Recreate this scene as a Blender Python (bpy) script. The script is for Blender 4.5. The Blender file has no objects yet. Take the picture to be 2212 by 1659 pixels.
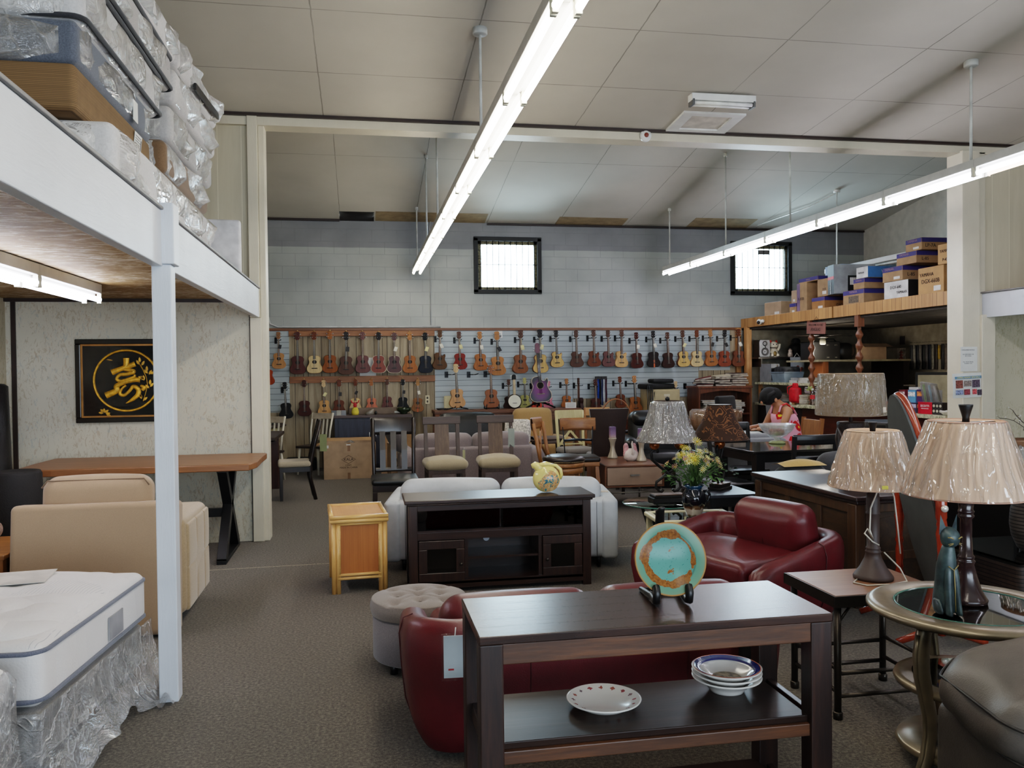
import bpy, bmesh, math, random
from mathutils import Vector, Matrix, Euler
RND = random.Random(11)
COL = bpy.context.scene.collection
PI = math.pi
def rad(a): return a*PI/180

# ---------------------------------------------------------------- mesh builder
class M:
    def __init__(s):
        s.v=[]; s.f=[]; s.mi=[]; s.sm=[]; s.T=Matrix(); s.m=0
    def at(s,x=0,y=0,z=0,rx=0,ry=0,rz=0,sc=1):
        s.T=Matrix.Translation((x,y,z))@Euler((rad(rx),rad(ry),rad(rz))).to_matrix().to_4x4()@Matrix.Scale(sc,4); return s
    def add(s,vs,fs,smooth=False):
        b=len(s.v); T=s.T
        s.v+=[tuple(T@Vector(p)) for p in vs]
        for f in fs:
            s.f.append([i+b for i in f]); s.mi.append(s.m); s.sm.append(smooth)
        return s
    def box(s,x0,y0,z0,x1,y1,z1):
        return s.add([(x0,y0,z0),(x1,y0,z0),(x1,y1,z0),(x0,y1,z0),(x0,y0,z1),(x1,y0,z1),(x1,y1,z1),(x0,y1,z1)],
            [(3,2,1,0),(4,5,6,7),(0,1,5,4),(1,2,6,5),(2,3,7,6),(3,0,4,7)])
    def bar(s,p,q,w,d,up=(0,0,1)):
        # rectangular bar from p to q, w across, d along 'up'-ish
        p=Vector(p); q=Vector(q); a=(q-p).normalized(); u=Vector(up)
        if abs(a.dot(u))>.98: u=Vector((0,1,0))
        x=a.cross(u).normalized()*w/2; y=x.cross(a).normalized()*d/2
        vs=[p-x-y,p+x-y,p+x+y,p-x+y,q-x-y,q+x-y,q+x+y,q-x+y]
        return s.add(vs,[(3,2,1,0),(4,5,6,7),(0,1,5,4),(1,2,6,5),(2,3,7,6),(3,0,4,7)])
    def rbox(s,c,size,r=.02,n=3,mid=2,puff=(0,0,0)):
        # rounded (optionally puffed) box, centre c
        h=[a/2 for a in size]; r=min(r,min(h)*.999)
        th=[rad(45)*k/n for k in range(n+1)]
        ax=[]
        for i in range(3):
            e=h[i]-r; l=[-(e+r*math.tan(t)) for t in reversed(th)]
            l+=[-e+2*e*k/(mid+1) for k in range(1,mid+1)] if e>1e-6 else []
            l+=[(e+r*math.tan(t)) for t in th]
            ax.append(l)
        idx={}; vs=[]; fs=[]
        def vid(p):
            inn=[max(-(h[i]-r),min(h[i]-r,p[i])) for i in range(3)]
            d=Vector([p[i]-inn[i] for i in range(3)])
            if d.length>1e-9: d=d.normalized()*r
            q=[inn[i]+d[i] for i in range(3)]
            k=(round(p[0],6),round(p[1],6),round(p[2],6))
            if k not in idx:
                idx[k]=len(vs)
                o=[]
                for i in range(3):
                    j,l=(i+1)%3,(i+2)%3
                    b=puff[i]*(1-(q[j]/h[j])**2)*(1-(q[l]/h[l])**2)*(q[i]/h[i])
                    o.append(q[i]+b+c[i])
                vs.append(o)
            return idx[k]
        for i in range(3):
            j,l=(i+1)%3,(i+2)%3
            for sg in (-1,1):
                for a in range(len(ax[j])-1):
                    for b in range(len(ax[l])-1):
                        q=[]
                        for (da,db) in ((0,0),(1,0),(1,1),(0,1)):
                            p=[0,0,0]; p[i]=sg*h[i]; p[j]=ax[j][a+da]; p[l]=ax[l][b+db]
                            q.append(vid(p))
                        if sg<0: q.reverse()
                        fs.append(q)
        return s.add(vs,fs,True)
    def lathe(s,prof,n=24,smooth=True,cap=True):
        vs=[];fs=[]
        for (r,z) in prof:
            for k in range(n):
                a=2*PI*k/n; vs.append((r*math.cos(a),r*math.sin(a),z))
        for i in range(len(prof)-1):
            for k in range(n):
                k2=(k+1)%n
                fs.append((i*n+k,i*n+k2,(i+1)*n+k2,(i+1)*n+k))
        if cap:
            if prof[0][0]>1e-5: fs.append(tuple(reversed(range(n))))
            if prof[-1][0]>1e-5: fs.append(tuple((len(prof)-1)*n+k for k in range(n)))
        return s.add(vs,fs,smooth)
    def tube(s,pts,r,n=8,closed=False,cap=True,flat=1.0):
        pts=[Vector(p) for p in pts]; N=len(pts)
        rs=r if isinstance(r,(list,tuple)) else [r]*N
        vs=[];fs=[]; up=None
        for i,p in enumerate(pts):
            if closed: t=pts[(i+1)%N]-pts[i-1]
            else: t=pts[min(i+1,N-1)]-pts[max(i-1,0)]
            if t.length<1e-9: t=Vector((0,0,1))
            t.normalize()
            if up is None:
                up=Vector((0,0,1)) if abs(t.z)<.9 else Vector((0,1,0))
            up=(up-t*up.dot(t))
            if up.length<1e-6: up=t.orthogonal()
            up.normalize(); b=t.cross(up)
            for k in range(n):
                a=2*PI*k/n; vs.append(p+up*(rs[i]*math.cos(a))+b*(rs[i]*flat*math.sin(a)))
        m=N if closed else N-1
        for i in range(m):
            for k in range(n):
                k2=(k+1)%n; j=(i+1)%N
                fs.append((i*n+k,i*n+k2,j*n+k2,j*n+k))
        if cap and not closed:
            fs.append(tuple(reversed(range(n)))); fs.append(tuple((N-1)*n+k for k in range(n)))
        return s.add(vs,fs,True)
    def cyl(s,p,q,r,r2=None,n=16,smooth=True):
        return s.tube([p,q],[r,r if r2 is None else r2],n)
    def prism(s,poly,a0,a1,plane='xz'):
        # extrude a polygon; plane 'xz' -> along y, 'xy' -> along z, 'yz' -> along x
        n=len(poly)
        def mk(p,a):
            if plane=='xz': return (p[0],a,p[1])
            if plane=='xy': return (p[0],p[1],a)
            return (a,p[0],p[1])
        vs=[mk(p,a0) for p in poly]+[mk(p,a1) for p in poly]
        fs=[tuple(range(n)),tuple(reversed(range(n,2*n)))]+[(i,n+i,n+(i+1)%n,(i+1)%n) for i in range(n)]
        if plane=='xy': fs=[tuple(reversed(f)) for f in fs]
        return s.add(vs,fs)
    def grid(s,fn,nu,nv,cu=False,smooth=True,flip=False):
        vs=[fn(u/nu,v/nv) for v in range(nv+1) for u in range(nu if cu else nu+1)]
        w=nu if cu else nu+1; fs=[]
        for v in range(nv):
            for u in range(nu):
                u2=(u+1)%w if cu else u+1
                q=(v*w+u,v*w+u2,(v+1)*w+u2,(v+1)*w+u)
                fs.append(tuple(reversed(q)) if flip else q)
        return s.add(vs,fs,smooth)
    def ball(s,c,r,n=14,m=9):
        rx,ry,rz=(r,r,r) if not isinstance(r,(tuple,list)) else r
        vs=[];fs=[]
        for i in range(m+1):
            t=PI*i/m
            for k in range(n):
                a=2*PI*k/n; vs.append((c[0]+rx*math.sin(t)*math.cos(a),c[1]+ry*math.sin(t)*math.sin(a),c[2]-rz*math.cos(t)))
        for i in range(m):
            for k in range(n):
                k2=(k+1)%n; fs.append((i*n+k,i*n+k2,(i+1)*n+k2,(i+1)*n+k))
        return s.add(vs,fs,True)
    def disc(s,c,r,axis='y',n=20,t=.002,ry=None):
        pr=[(c[0]+r*math.cos(2*PI*k/n),c[2]+(ry or r)*math.sin(2*PI*k/n)) for k in range(n)]
        return s.prism(pr,c[1]-t/2,c[1]+t/2,'xz')
    def ob(s,name,mats,par=None,bev=0,sub=0,seg=2,weld=False,disp=None):
        me=bpy.data.meshes.new(name); me.from_pydata(s.v,[],s.f)
        if not isinstance(mats,(list,tuple)): mats=[mats]
        for m in mats: me.materials.append(m)
        me.polygons.foreach_set('material_index',s.mi); me.polygons.foreach_set('use_smooth',s.sm)
        me.update()
        bm=bmesh.new(); bm.from_mesh(me)
        if weld or sub: bmesh.ops.remove_doubles(bm,verts=bm.verts,dist=1e-4)
        bmesh.ops.recalc_face_normals(bm,faces=bm.faces); bm.to_mesh(me); bm.free()
        o=bpy.data.objects.new(name,me); COL.objects.link(o)
        if par is not None: o.parent=par
        if bev:
            b=o.modifiers.new('b','BEVEL'); b.width=bev; b.segments=seg; b.limit_method='ANGLE'; b.angle_limit=rad(40)
            b.harden_normals=False
        if sub:
            q=o.modifiers.new('s','SUBSURF'); q.levels=sub; q.render_levels=sub
        return o

def T(name,label,cat,loc=(0,0,0),rz=0,group=None,sc=1,rot=None):
    o=bpy.data.objects.new(name,None); COL.objects.link(o); o.empty_display_size=.05
    o.location=loc; o.rotation_euler=rot if rot else (0,0,rad(rz)); o.scale=(sc,sc,sc)
    return tag(o,label,cat,group)
def tag(o,label,cat,group=None,kind=None):
    o['label']=label; o['category']=cat
    if group: o['group']=group
    if kind: o['kind']=kind
    return o
def struct(o,label,cat): return tag(o,label,cat,None,'structure')
def setmat(o,*ms):
    for i,m in enumerate(ms):
        if i<len(o.material_slots):
            o.material_slots[i].link='OBJECT'; o.material_slots[i].material=m
def dup(root,loc=None,rz=None,label=None,group=None,sc=None):
    r=root.copy(); COL.objects.link(r)
    if loc is not None: r.location=loc
    if rz is not None: r.rotation_euler=(0,0,rad(rz))
    if sc is not None: r.scale=(sc,sc,sc)
    if label: r['label']=label
    if group: r['group']=group
    for c in list(root.children):
        d=c.copy(); COL.objects.link(d); d.parent=r
        for g in list(c.children):
            e=g.copy(); COL.objects.link(e); e.parent=d
    return r
_FONT={}
def text(body,size,mat,par=None,loc=(0,0,0),rot=(90,0,0),name='lettering',align='CENTER',ext=.0006,sx=1):
    key=(body,size,align,ext)
    cu=bpy.data.curves.new('t','FONT'); cu.body=body; cu.size=size; cu.align_x=align; cu.align_y='CENTER'; cu.extrude=ext; cu.resolution_u=2
    o=bpy.data.objects.new('t',cu); COL.objects.link(o)
    dg=bpy.context.evaluated_depsgraph_get()
    me=bpy.data.meshes.new_from_object(o.evaluated_get(dg)); bpy.data.objects.remove(o); bpy.data.curves.remove(cu)
    me.name=name; me.materials.clear(); me.materials.append(mat)
    o=bpy.data.objects.new(name,me); COL.objects.link(o)
    if par is not None: o.parent=par
    o.location=loc; o.rotation_euler=tuple(rad(a) for a in rot); o.scale=(sx,1,1)
    return o

# ---------------------------------------------------------------- materials
def lin(c):
    def f(x):
        x/=255.; return x/12.92 if x<=.04045 else ((x+.055)/1.055)**2.4
    return (f(c[0]),f(c[1]),f(c[2]),1)
_MC={}
class N:
    def __init__(s,name):
        s.m=bpy.data.materials.new(name); s.m.use_nodes=True; s.t=s.m.node_tree; s.t.nodes.clear()
        s.out=s.n('ShaderNodeOutputMaterial')
    def n(s,ty,**kw):
        o=s.t.nodes.new(ty)
        for k,v in kw.items():
            if k.startswith('i_'):
                key=k[2:].replace('_',' ')
                o.inputs[key].default_value=v
            else: setattr(o,k,v)
        return o
    def l(s,a,b): s.t.links.new(a,b)
    def coord(s,scale=(1,1,1),kind='Object'):
        tc=s.n('ShaderNodeTexCoord'); mp=s.n('ShaderNodeMapping'); mp.inputs['Scale'].default_value=scale
        s.l(tc.outputs[kind],mp.inputs['Vector']); return mp.outputs['Vector']
    def noise(s,vec,scale=5,detail=3,rough=.5,dist=0):
        o=s.n('ShaderNodeTexNoise'); o.inputs['Scale'].default_value=scale; o.inputs['Detail'].default_value=detail
        o.inputs['Roughness'].default_value=rough; o.inputs['Distortion'].default_value=dist
        if vec is not None: s.l(vec,o.inputs['Vector'])
        return o
    def ramp(s,fac,stops):
        o=s.n('ShaderNodeValToRGB'); e=o.color_ramp.elements
        while len(e)<len(stops): e.new(.5)
        for i,(p,c) in enumerate(stops): e[i].position=p; e[i].color=c
        s.l(fac,o.inputs['Fac']); return o.outputs['Color']
    def mix(s,fac,a,b,mode='MIX'):
        o=s.n('ShaderNodeMix'); o.data_type='RGBA'; o.blend_type=mode
        for inp,val in ((o.inputs[0],fac),(o.inputs[6],a),(o.inputs[7],b)):
            if hasattr(val,'links') or isinstance(val,bpy.types.NodeSocket): s.l(val,inp)
            else: inp.default_value=val
        return o.outputs[2]
    def math(s,op,a,b=None,c=None):
        o=s.n('ShaderNodeMath',operation=op)
        for i,v in enumerate((a,b,c)):
            if v is None: continue
            if isinstance(v,bpy.types.NodeSocket): s.l(v,o.inputs[i])
            else: o.inputs[i].default_value=v
        return o.outputs[0]
    def bump(s,h,strength=.3,dist=.01):
        o=s.n('ShaderNodeBump'); o.inputs['Strength'].default_value=strength; o.inputs['Distance'].default_value=dist
        s.l(h,o.inputs['Height']); return o.outputs['Normal']
    def bsdf(s,col,rough=.5,metal=0,nrm=None,spec=.5,coat=0,sheen=0,trans=0,alpha=1,emit=None,es=0):
        o=s.n('ShaderNodeBsdfPrincipled')
        if isinstance(col,bpy.types.NodeSocket): s.l(col,o.inputs['Base Color'])
        else: o.inputs['Base Color'].default_value=col
        if isinstance(rough,bpy.types.NodeSocket): s.l(rough,o.inputs['Roughness'])
        else: o.inputs['Roughness'].default_value=rough
        o.inputs['Metallic'].default_value=metal; o.inputs['Specular IOR Level'].default_value=spec
        o.inputs['Coat Weight'].default_value=coat; o.inputs['Coat Roughness'].default_value=.12
        o.inputs['Sheen Weight'].default_value=sheen; o.inputs['Transmission Weight'].default_value=trans
        o.inputs['Alpha'].default_value=alpha
        if emit: o.inputs['Emission Color'].default_value=emit; o.inputs['Emission Strength'].default_value=es
        if nrm is not None: s.l(nrm,o.inputs['Normal'])
        s.l(o.outputs[0],s.out.inputs['Surface']); return o
def dk(c,f): return (c[0]*f,c[1]*f,c[2]*f)
def plain(name,c,rough=.5,metal=0,var=.12,bump=.0,scale=8,spec=.5,coat=0,sheen=0):
    if name in _MC: return _MC[name]
    g=N(name); v=g.coord(); no=g.noise(v,scale,3)
    col=g.ramp(no.outputs['Fac'],[(.3,lin(dk(c,1-var))),(.7,lin(tuple(min(255,x*(1+var*.6)) for x in c)))])
    nr=None
    if bump:
        n2=g.noise(v,scale*12,2); nr=g.bump(n2.outputs['Fac'],bump,.004)
    g.bsdf(col,rough,metal,nr,spec,coat,sheen); _MC[name]=g.m; return g.m
def wood(name,c,c2,rough=.4,axis='x',scale=1.0,bump=.15,coat=0,contrast=.5,spec=.5):
    if name in _MC: return _MC[name]
    g=N(name); s={'x':(1.2,14,14),'y':(14,1.2,14),'z':(14,14,1.2)}[axis]
    v=g.coord(tuple(a*scale for a in s))
    n1=g.noise(v,1.6,5,.6,.6); n2=g.noise(v,7,4,.7,.3)
    f=g.math('ADD',g.math('MULTIPLY',n1.outputs['Fac'],.65),g.math('MULTIPLY',n2.outputs['Fac'],.35))
    a=.5-contrast*.32; b=.5+contrast*.32
    col=g.ramp(f,[(a,lin(c2)),(.5,lin(tuple((p+q)/2 for p,q in zip(c,c2)))),(b,lin(c))])
    nr=g.bump(f,bump,.004)
    g.bsdf(col,rough,0,nr,spec,coat); _MC[name]=g.m; return g.m
def fabric(name,c,rough=.9,scale=260,var=.16,bump=.35,sheen=.25,blot=.06):
    if name in _MC: return _MC[name]
    g=N(name); v=g.coord(); n1=g.noise(v,scale,2,.7); n2=g.noise(v,6,3)
    col=g.ramp(n1.outputs['Fac'],[(.3,lin(dk(c,1-var))),(.7,lin(tuple(min(255,x*(1+var*.5)) for x in c)))])
    col=g.mix(g.math('MULTIPLY',n2.outputs['Fac'],blot*3),col,lin(dk(c,.75)))
    g.bsdf(col,rough,0,g.bump(n1.outputs['Fac'],bump,.002),.2,0,sheen); _MC[name]=g.m; return g.m
def leather(name,c,rough=.42,bump=.12,var=.12,coat=0.0):
    if name in _MC: return _MC[name]
    g=N(name); v=g.coord(); vo=g.n('ShaderNodeTexVoronoi'); vo.inputs['Scale'].default_value=240; g.l(v,vo.inputs['Vector'])
    n2=g.noise(v,5,4,.6); n3=g.noise(v,14,3,.6)
    col=g.ramp(n2.outputs['Fac'],[(.3,lin(dk(c,1-var))),(.7,lin(tuple(min(255,x*(1+var)) for x in c)))])
    h=g.math('ADD',g.math('MULTIPLY',vo.outputs['Distance'],.25),g.math('MULTIPLY',n3.outputs['Fac'],1.0))
    g.bsdf(col,rough,0,g.bump(h,bump,.012),.5,coat); _MC[name]=g.m; return g.m
def film(name,white=.25,tint=(225,228,232),scale=9,stretch=(1,1,1),bump=.9,gr=.14,fm=3.0,det=6,dist=1.6):
    # wrinkled polythene: see-through, milky in the folds, glossy
    if name in _MC: return _MC[name]
    g=N(name); v=g.coord(stretch)
    n1=g.noise(v,scale,det,.62,dist); vo=g.n('ShaderNodeTexVoronoi'); vo.feature='DISTANCE_TO_EDGE'; vo.inputs['Scale'].default_value=scale*.8
    mv=g.noise(v,scale*.6,3); mx=g.n('ShaderNodeVectorMath',operation='ADD'); g.l(v,mx.inputs[0]); g.l(mv.outputs['Color'],mx.inputs[1]); g.l(mx.outputs[0],vo.inputs['Vector'])
    ridge=g.ramp(vo.outputs['Distance'],[(0,(1,1,1,1)),(.07,(.0,.0,.0,1))])
    h=g.math('ADD',n1.outputs['Fac'],g.math('MULTIPLY',ridge,.12))
    nr=g.bump(h,bump,.06)
    tr=g.n('ShaderNodeBsdfTransparent'); df=g.n('ShaderNodeBsdfDiffuse'); df.inputs['Color'].default_value=lin(tint)
    gl=g.n('ShaderNodeBsdfGlossy'); gl.inputs['Roughness'].default_value=gr; gl.inputs['Color'].default_value=(1,1,1,1)
    g.l(nr,gl.inputs['Normal'])
    fr=g.n('ShaderNodeFresnel'); fr.inputs['IOR'].default_value=1.5; g.l(nr,fr.inputs['Normal'])
    m1=g.n('ShaderNodeMixShader'); m2=g.n('ShaderNodeMixShader')
    fac=g.math('ADD',white*.55,g.math('MULTIPLY',ridge,min(.22,white))); fac=g.math('ADD',fac,g.math('MULTIPLY',g.math('SUBTRACT',n1.outputs['Fac'],.5),white*1.6))
    fac=g.math('MAXIMUM',fac,.0)
    g.l(fac,m1.inputs[0]); g.l(tr.outputs[0],m1.inputs[1]); g.l(df.outputs[0],m1.inputs[2])
    ff=g.math('MINIMUM',g.math('MULTIPLY',fr.outputs[0],fm),.8)
    g.l(ff,m2.inputs[0]); g.l(m1.outputs[0],m2.inputs[1]); g.l(gl.outputs[0],m2.inputs[2])
    g.l(m2.outputs[0],g.out.inputs['Surface']); _MC[name]=g.m; return g.m
def glass(name,tint=(200,225,215),amount=.12,rough=.03):
    # thin clear pane: mostly see-through with a fresnel reflection
    if name in _MC: return _MC[name]
    g=N(name); tr=g.n('ShaderNodeBsdfTransparent'); tr.inputs['Color'].default_value=lin(tint)
    gl=g.n('ShaderNodeBsdfGlossy'); gl.inputs['Roughness'].default_value=rough
    fr=g.n('ShaderNodeFresnel'); fr.inputs['IOR'].default_value=1.5
    m=g.n('ShaderNodeMixShader'); g.l(g.math('ADD',g.math('MULTIPLY',fr.outputs[0],.9),amount),m.inputs[0]); g.l(tr.outputs[0],m.inputs[1]); g.l(gl.outputs[0],m.inputs[2])
    g.l(m.outputs[0],g.out.inputs['Surface']); _MC[name]=g.m; return g.m
def emit(name,c,s):
    if name in _MC: return _MC[name]
    g=N(name); e=g.n('ShaderNodeEmission'); e.inputs['Color'].default_value=lin(c); e.inputs['Strength'].default_value=s
    g.l(e.outputs[0],g.out.inputs['Surface']); _MC[name]=g.m; return g.m
EXPO=0.3; TUBE_S=26; DAY=500; WORLD=45; OFFICE=15
# ---------------------------------------------------------------- camera, world
def build_camera():
    X=(.983935,-.013844,.177990); D=(-.178192,-.015032,.983881); U=(-.010946,-.999791,-.017257)
    r=Vector((X[0],D[0],U[0])); u=-Vector((X[1],D[1],U[1])); b=-Vector((X[2],D[2],U[2]))
    m=Matrix((r,u,b)).transposed().to_4x4(); m.translation=(0,0,1.55)
    cd=bpy.data.cameras.new('camera'); cd.sensor_width=36; cd.lens=1800/2212*36; cd.clip_start=.05
    co=bpy.data.objects.new('camera',cd); COL.objects.link(co); co.matrix_world=m
    bpy.context.scene.camera=co
build_camera()
sc=bpy.context.scene
w=bpy.data.worlds.new('world'); sc.world=w; w.use_nodes=True
w.node_tree.nodes['Background'].inputs[0].default_value=(.80,.91,1,1); w.node_tree.nodes['Background'].inputs[1].default_value=WORLD
sc.view_settings.view_transform='Filmic'; sc.view_settings.look='Medium High Contrast'; sc.view_settings.exposure=EXPO
sc.cycles.use_denoising=True
try: sc.cycles.denoiser='OPENIMAGEDENOISE'
except Exception: pass
sc.cycles.max_bounces=6; sc.cycles.diffuse_bounces=3; sc.cycles.glossy_bounces=3; sc.cycles.transmission_bounces=6; sc.cycles.transparent_max_bounces=12
sc.cycles.caustics_reflective=False; sc.cycles.caustics_refractive=False; sc.cycles.sample_clamp_indirect=6
sc.cycles.use_adaptive_sampling=True; sc.cycles.adaptive_threshold=.045

# ---------------------------------------------------------------- setting materials
def m_carpet():
    g=N('grey carpet'); v=g.coord(); a=g.noise(v,340,2,.8); b=g.noise(v,70,3,.7); c=g.noise(v,1.1,3)
    f=g.math('ADD',g.math('MULTIPLY',a.outputs['Fac'],.55),g.math('MULTIPLY',b.outputs['Fac'],.45))
    col=g.ramp(f,[(.38,lin((40,37,33))),(.5,lin((90,84,76))),(.62,lin((146,137,125)))])
    col=g.mix(g.math('MULTIPLY',c.outputs['Fac'],.5),col,lin((78,72,64)))
    sp=g.n('ShaderNodeSeparateXYZ'); g.l(v,sp.inputs[0])
    d=g.math('ABSOLUTE',g.math('SUBTRACT',sp.outputs['Y'],g.math('ADD',6.88,g.math('MULTIPLY',sp.outputs['X'],.03))))
    inx=g.math('MULTIPLY',g.math('LESS_THAN',d,.006),g.math('GREATER_THAN',b.outputs['Fac'],.42))
    col=g.mix(g.math('MULTIPLY',inx,.8),col,lin((190,180,150)))
    g.bsdf(col,.97,0,g.bump(f,.5,.006),.1,0,.15); return g.m
def m_ceiling(name,c,x0,dx,y0,dy):
    g=N(name); v=g.coord(); n=g.noise(v,1.2,4); n2=g.noise(v,160,2)
    col=g.ramp(n.outputs['Fac'],[(.25,lin(dk(c,.93))),(.75,lin(c))])
    sp=g.n('ShaderNodeSeparateXYZ'); g.l(v,sp.inputs[0])
    wob=g.math('MULTIPLY',g.math('SUBTRACT',g.noise(v,9,2).outputs['Fac'],.5),.012)
    ls=[]
    for ax,o,p in (('X',x0,dx),('Y',y0,dy)):
        q=g.math('FRACT',g.math('DIVIDE',g.math('ADD',g.math('SUBTRACT',sp.outputs[ax],o-.5*p),wob),p))
        ls.append(g.math('LESS_THAN',g.math('ABSOLUTE',g.math('SUBTRACT',q,.5)),.005/p))
    l=g.math('MAXIMUM',ls[0],ls[1]); pat=g.noise(v,2.1,2)
    l=g.math('MULTIPLY',l,g.math('MULTIPLY',pat.outputs['Fac'],.95))
    col=g.mix(g.math('MINIMUM',l,1.0),col,lin((74,68,60)))
    g.bsdf(col,.9,0,g.bump(n2.outputs['Fac'],.12,.003),.15); return g.m
def m_block():
    g=N('painted concrete block'); v=g.coord()
    sp=g.n('ShaderNodeSeparateXYZ'); g.l(v,sp.inputs[0]); cb=g.n('ShaderNodeCombineXYZ'); g.l(sp.outputs['X'],cb.inputs[0]); g.l(sp.outputs['Z'],cb.inputs[1])
    br=g.n('ShaderNodeTexBrick'); g.l(cb.outputs[0],br.inputs['Vector']); br.inputs['Scale'].default_value=1; br.inputs['Brick Width'].default_value=.406; br.inputs['Row Height'].default_value=.203
    br.inputs['Mortar Size'].default_value=.006; br.inputs['Mortar Smooth'].default_value=.6
    n=g.noise(v,1.6,4); n2=g.noise(v,60,3)
    edge=g.math('ADD',sp.outputs['Z'],g.math('MULTIPLY',g.math('SUBTRACT',g.noise(v,3,2).outputs['Fac'],.5),.02))
    up=g.math('GREATER_THAN',edge,3.56)
    lo=g.ramp(n.outputs['Fac'],[(.3,lin((150,154,151))),(.7,lin((171,174,170)))]); hi=g.ramp(n.outputs['Fac'],[(.3,lin((118,119,122))),(.7,lin((134,135,138)))])
    col=g.mix(up,lo,hi); col=g.mix(g.math('MULTIPLY',br.outputs['Fac'],g.math('MULTIPLY',n.outputs['Fac'],.7)),col,lin((120,122,122)))
    h=g.math('SUBTRACT',g.math('MULTIPLY',n2.outputs['Fac'],.25),br.outputs['Fac'])
    g.bsdf(col,.42,0,g.bump(h,.35,.006),.5); return g.m
def m_grooves(name,c,c2,pitch,gw,axis='X',dark=(40,34,28),rough=.6,irregular=True,grain=True):
    g=N(name); v=g.coord(); sp=g.n('ShaderNodeSeparateXYZ'); g.l(v,sp.inputs[0]); a=sp.outputs[axis]
    q=g.math('DIVIDE',a,pitch)
    if irregular: q=g.math('ADD',q,g.math('MULTIPLY',g.math('SINE',g.math('MULTIPLY',g.math('FLOOR',q),2.4)),.0))
    fr=g.math('FRACT',q); l=g.math('LESS_THAN',fr,gw/pitch)
    if irregular:
        q2=g.math('FRACT',g.math('DIVIDE',g.math('ADD',a,pitch*.37),pitch*2)); l=g.math('MAXIMUM',l,g.math('LESS_THAN',q2,gw/pitch/2))
    s={'X':(9,9,.8),'Z':(.6,9,9),'Y':(9,9,.8)}[axis]
    mp=g.coord(s); n=g.noise(mp,1.5,5,.65,.5); rnd=g.n('ShaderNodeTexWhiteNoise'); rnd.noise_dimensions='1D'; g.l(g.math('FLOOR',q),rnd.inputs['W'])
    f=g.math('ADD',g.math('MULTIPLY',n.outputs['Fac'],.8),g.math('MULTIPLY',rnd.outputs['Value'],.2))
    col=g.ramp(f,[(.3,lin(c2)),(.7,lin(c))]); col=g.mix(l,col,lin(dark))
    g.bsdf(col,rough,0,g.bump(g.math('SUBTRACT',g.math('MULTIPLY',n.outputs['Fac'],.15),l),.5,.006),.4); return g.m
def m_wallpaper(name,base,marks):
    g=N(name); v=g.coord(); b=g.noise(v,2,3); col=g.ramp(b.outputs['Fac'],[(.3,lin(dk(base,.95))),(.7,lin(base))])
    for i,(c,sx,off,th) in enumerate(marks):
        tc=g.n('ShaderNodeTexCoord'); mp=g.n('ShaderNodeMapping'); mp.inputs['Location'].default_value=(off,0,off*.6); mp.inputs['Rotation'].default_value=(0,sx,0); mp.inputs['Scale'].default_value=(3.2,3.2,1.2)
        g.l(tc.outputs['Object'],mp.inputs['Vector']); n=g.noise(mp.outputs['Vector'],9,5,.75,1.4)
        m2=g.noise(tc.outputs['Object'],3.1+i,2); 
        f=g.math('MULTIPLY',g.math('GREATER_THAN',n.outputs['Fac'],th),g.math('GREATER_THAN',m2.outputs['Fac'],.47))
        col=g.mix(g.math('MULTIPLY',f,.42),col,lin(c))
    g.bsdf(col,.8,0,None,.2); return g.m
def m_popcorn():
    g=N('textured loft underside'); v=g.coord((.3,1,1)); a=g.noise(v,22,5,.72,1.2); b=g.noise(v,2,3)
    f=g.math('ADD',g.math('MULTIPLY',a.outputs['Fac'],.8),g.math('MULTIPLY',b.outputs['Fac'],.2))
    col=g.ramp(f,[(.44,lin((122,92,48))),(.52,lin((158,132,90))),(.58,lin((206,196,176)))])
    g.bsdf(col,.6,0,g.bump(a.outputs['Fac'],.5,.01),.4); return g.m
def m_paintwood(name,c,axis='y'):
    g=N(name); s={'y':(7,.8,7),'z':(9,9,.9),'x':(.8,7,7)}[axis]
    n=g.noise(g.coord(s),4,5,.7,1.5); n2=g.noise(g.coord(),3,3)
    col=g.ramp(n2.outputs['Fac'],[(.3,lin(dk(c,.94))),(.7,lin(c))])
    g.bsdf(col,.42,0,g.bump(n.outputs['Fac'],.28,.006),.5); return g.m
CARPET=m_carpet(); CEILF=m_ceiling('off white front ceiling board',(197,191,179),.88,1.19,6.96,1.01); CEILB=m_ceiling('off white rear ceiling board',(191,187,176),.90,1.2,11.3,2.4)
BLOCK=m_block(); SLAT=m_grooves('pale grey slatwall',(176,186,190),(158,168,173),.092,.007,'Z',(88,92,94),.35,False)
PLANK=m_grooves('weathered wood panelling',(176,162,138),(126,111,90),.21,.008,'X',(46,36,26),.6)
CREAMP=m_grooves('cream vertical panelling',(206,196,172),(192,181,156),.21,.006,'X',(228,219,196),.5,False)
PAPER=m_wallpaper('leaf print wallpaper',(206,201,184),[((150,132,104),.5,0,.56),((166,140,112),-.5,3.3,.58),((152,164,164),.2,7.1,.58)])
PAPER2=m_wallpaper('mottled wallpaper',(196,188,164),[((150,140,112),.5,1,.55),((160,146,112),-.5,5.3,.56)])
POPC=m_popcorn(); BEAMW=m_paintwood('white painted timber',(208,212,218),'y'); POSTW=m_paintwood('white painted post',(214,219,226),'z'); CREAM=m_paintwood('cream painted timber',(212,203,182),'z')
DKTRIM=plain('dark brown trim',(46,32,28),.5); WALLP=plain('painted grey beige wall',(184,180,168),.7,0,.05)
WTRIM=wood('brown wood trim',(128,82,50),(90,56,34),.45,'x'); HBOARD=wood('stained hanging board',(158,104,62),(118,74,42),.5,'x')
WHITE=plain('white enamel',(222,222,218),.35,0,.04); BLACK=plain('black plastic',(16,16,17),.4,0,.1); BLKMET=plain('black metal',(20,20,22),.38,.6,.1)

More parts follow.
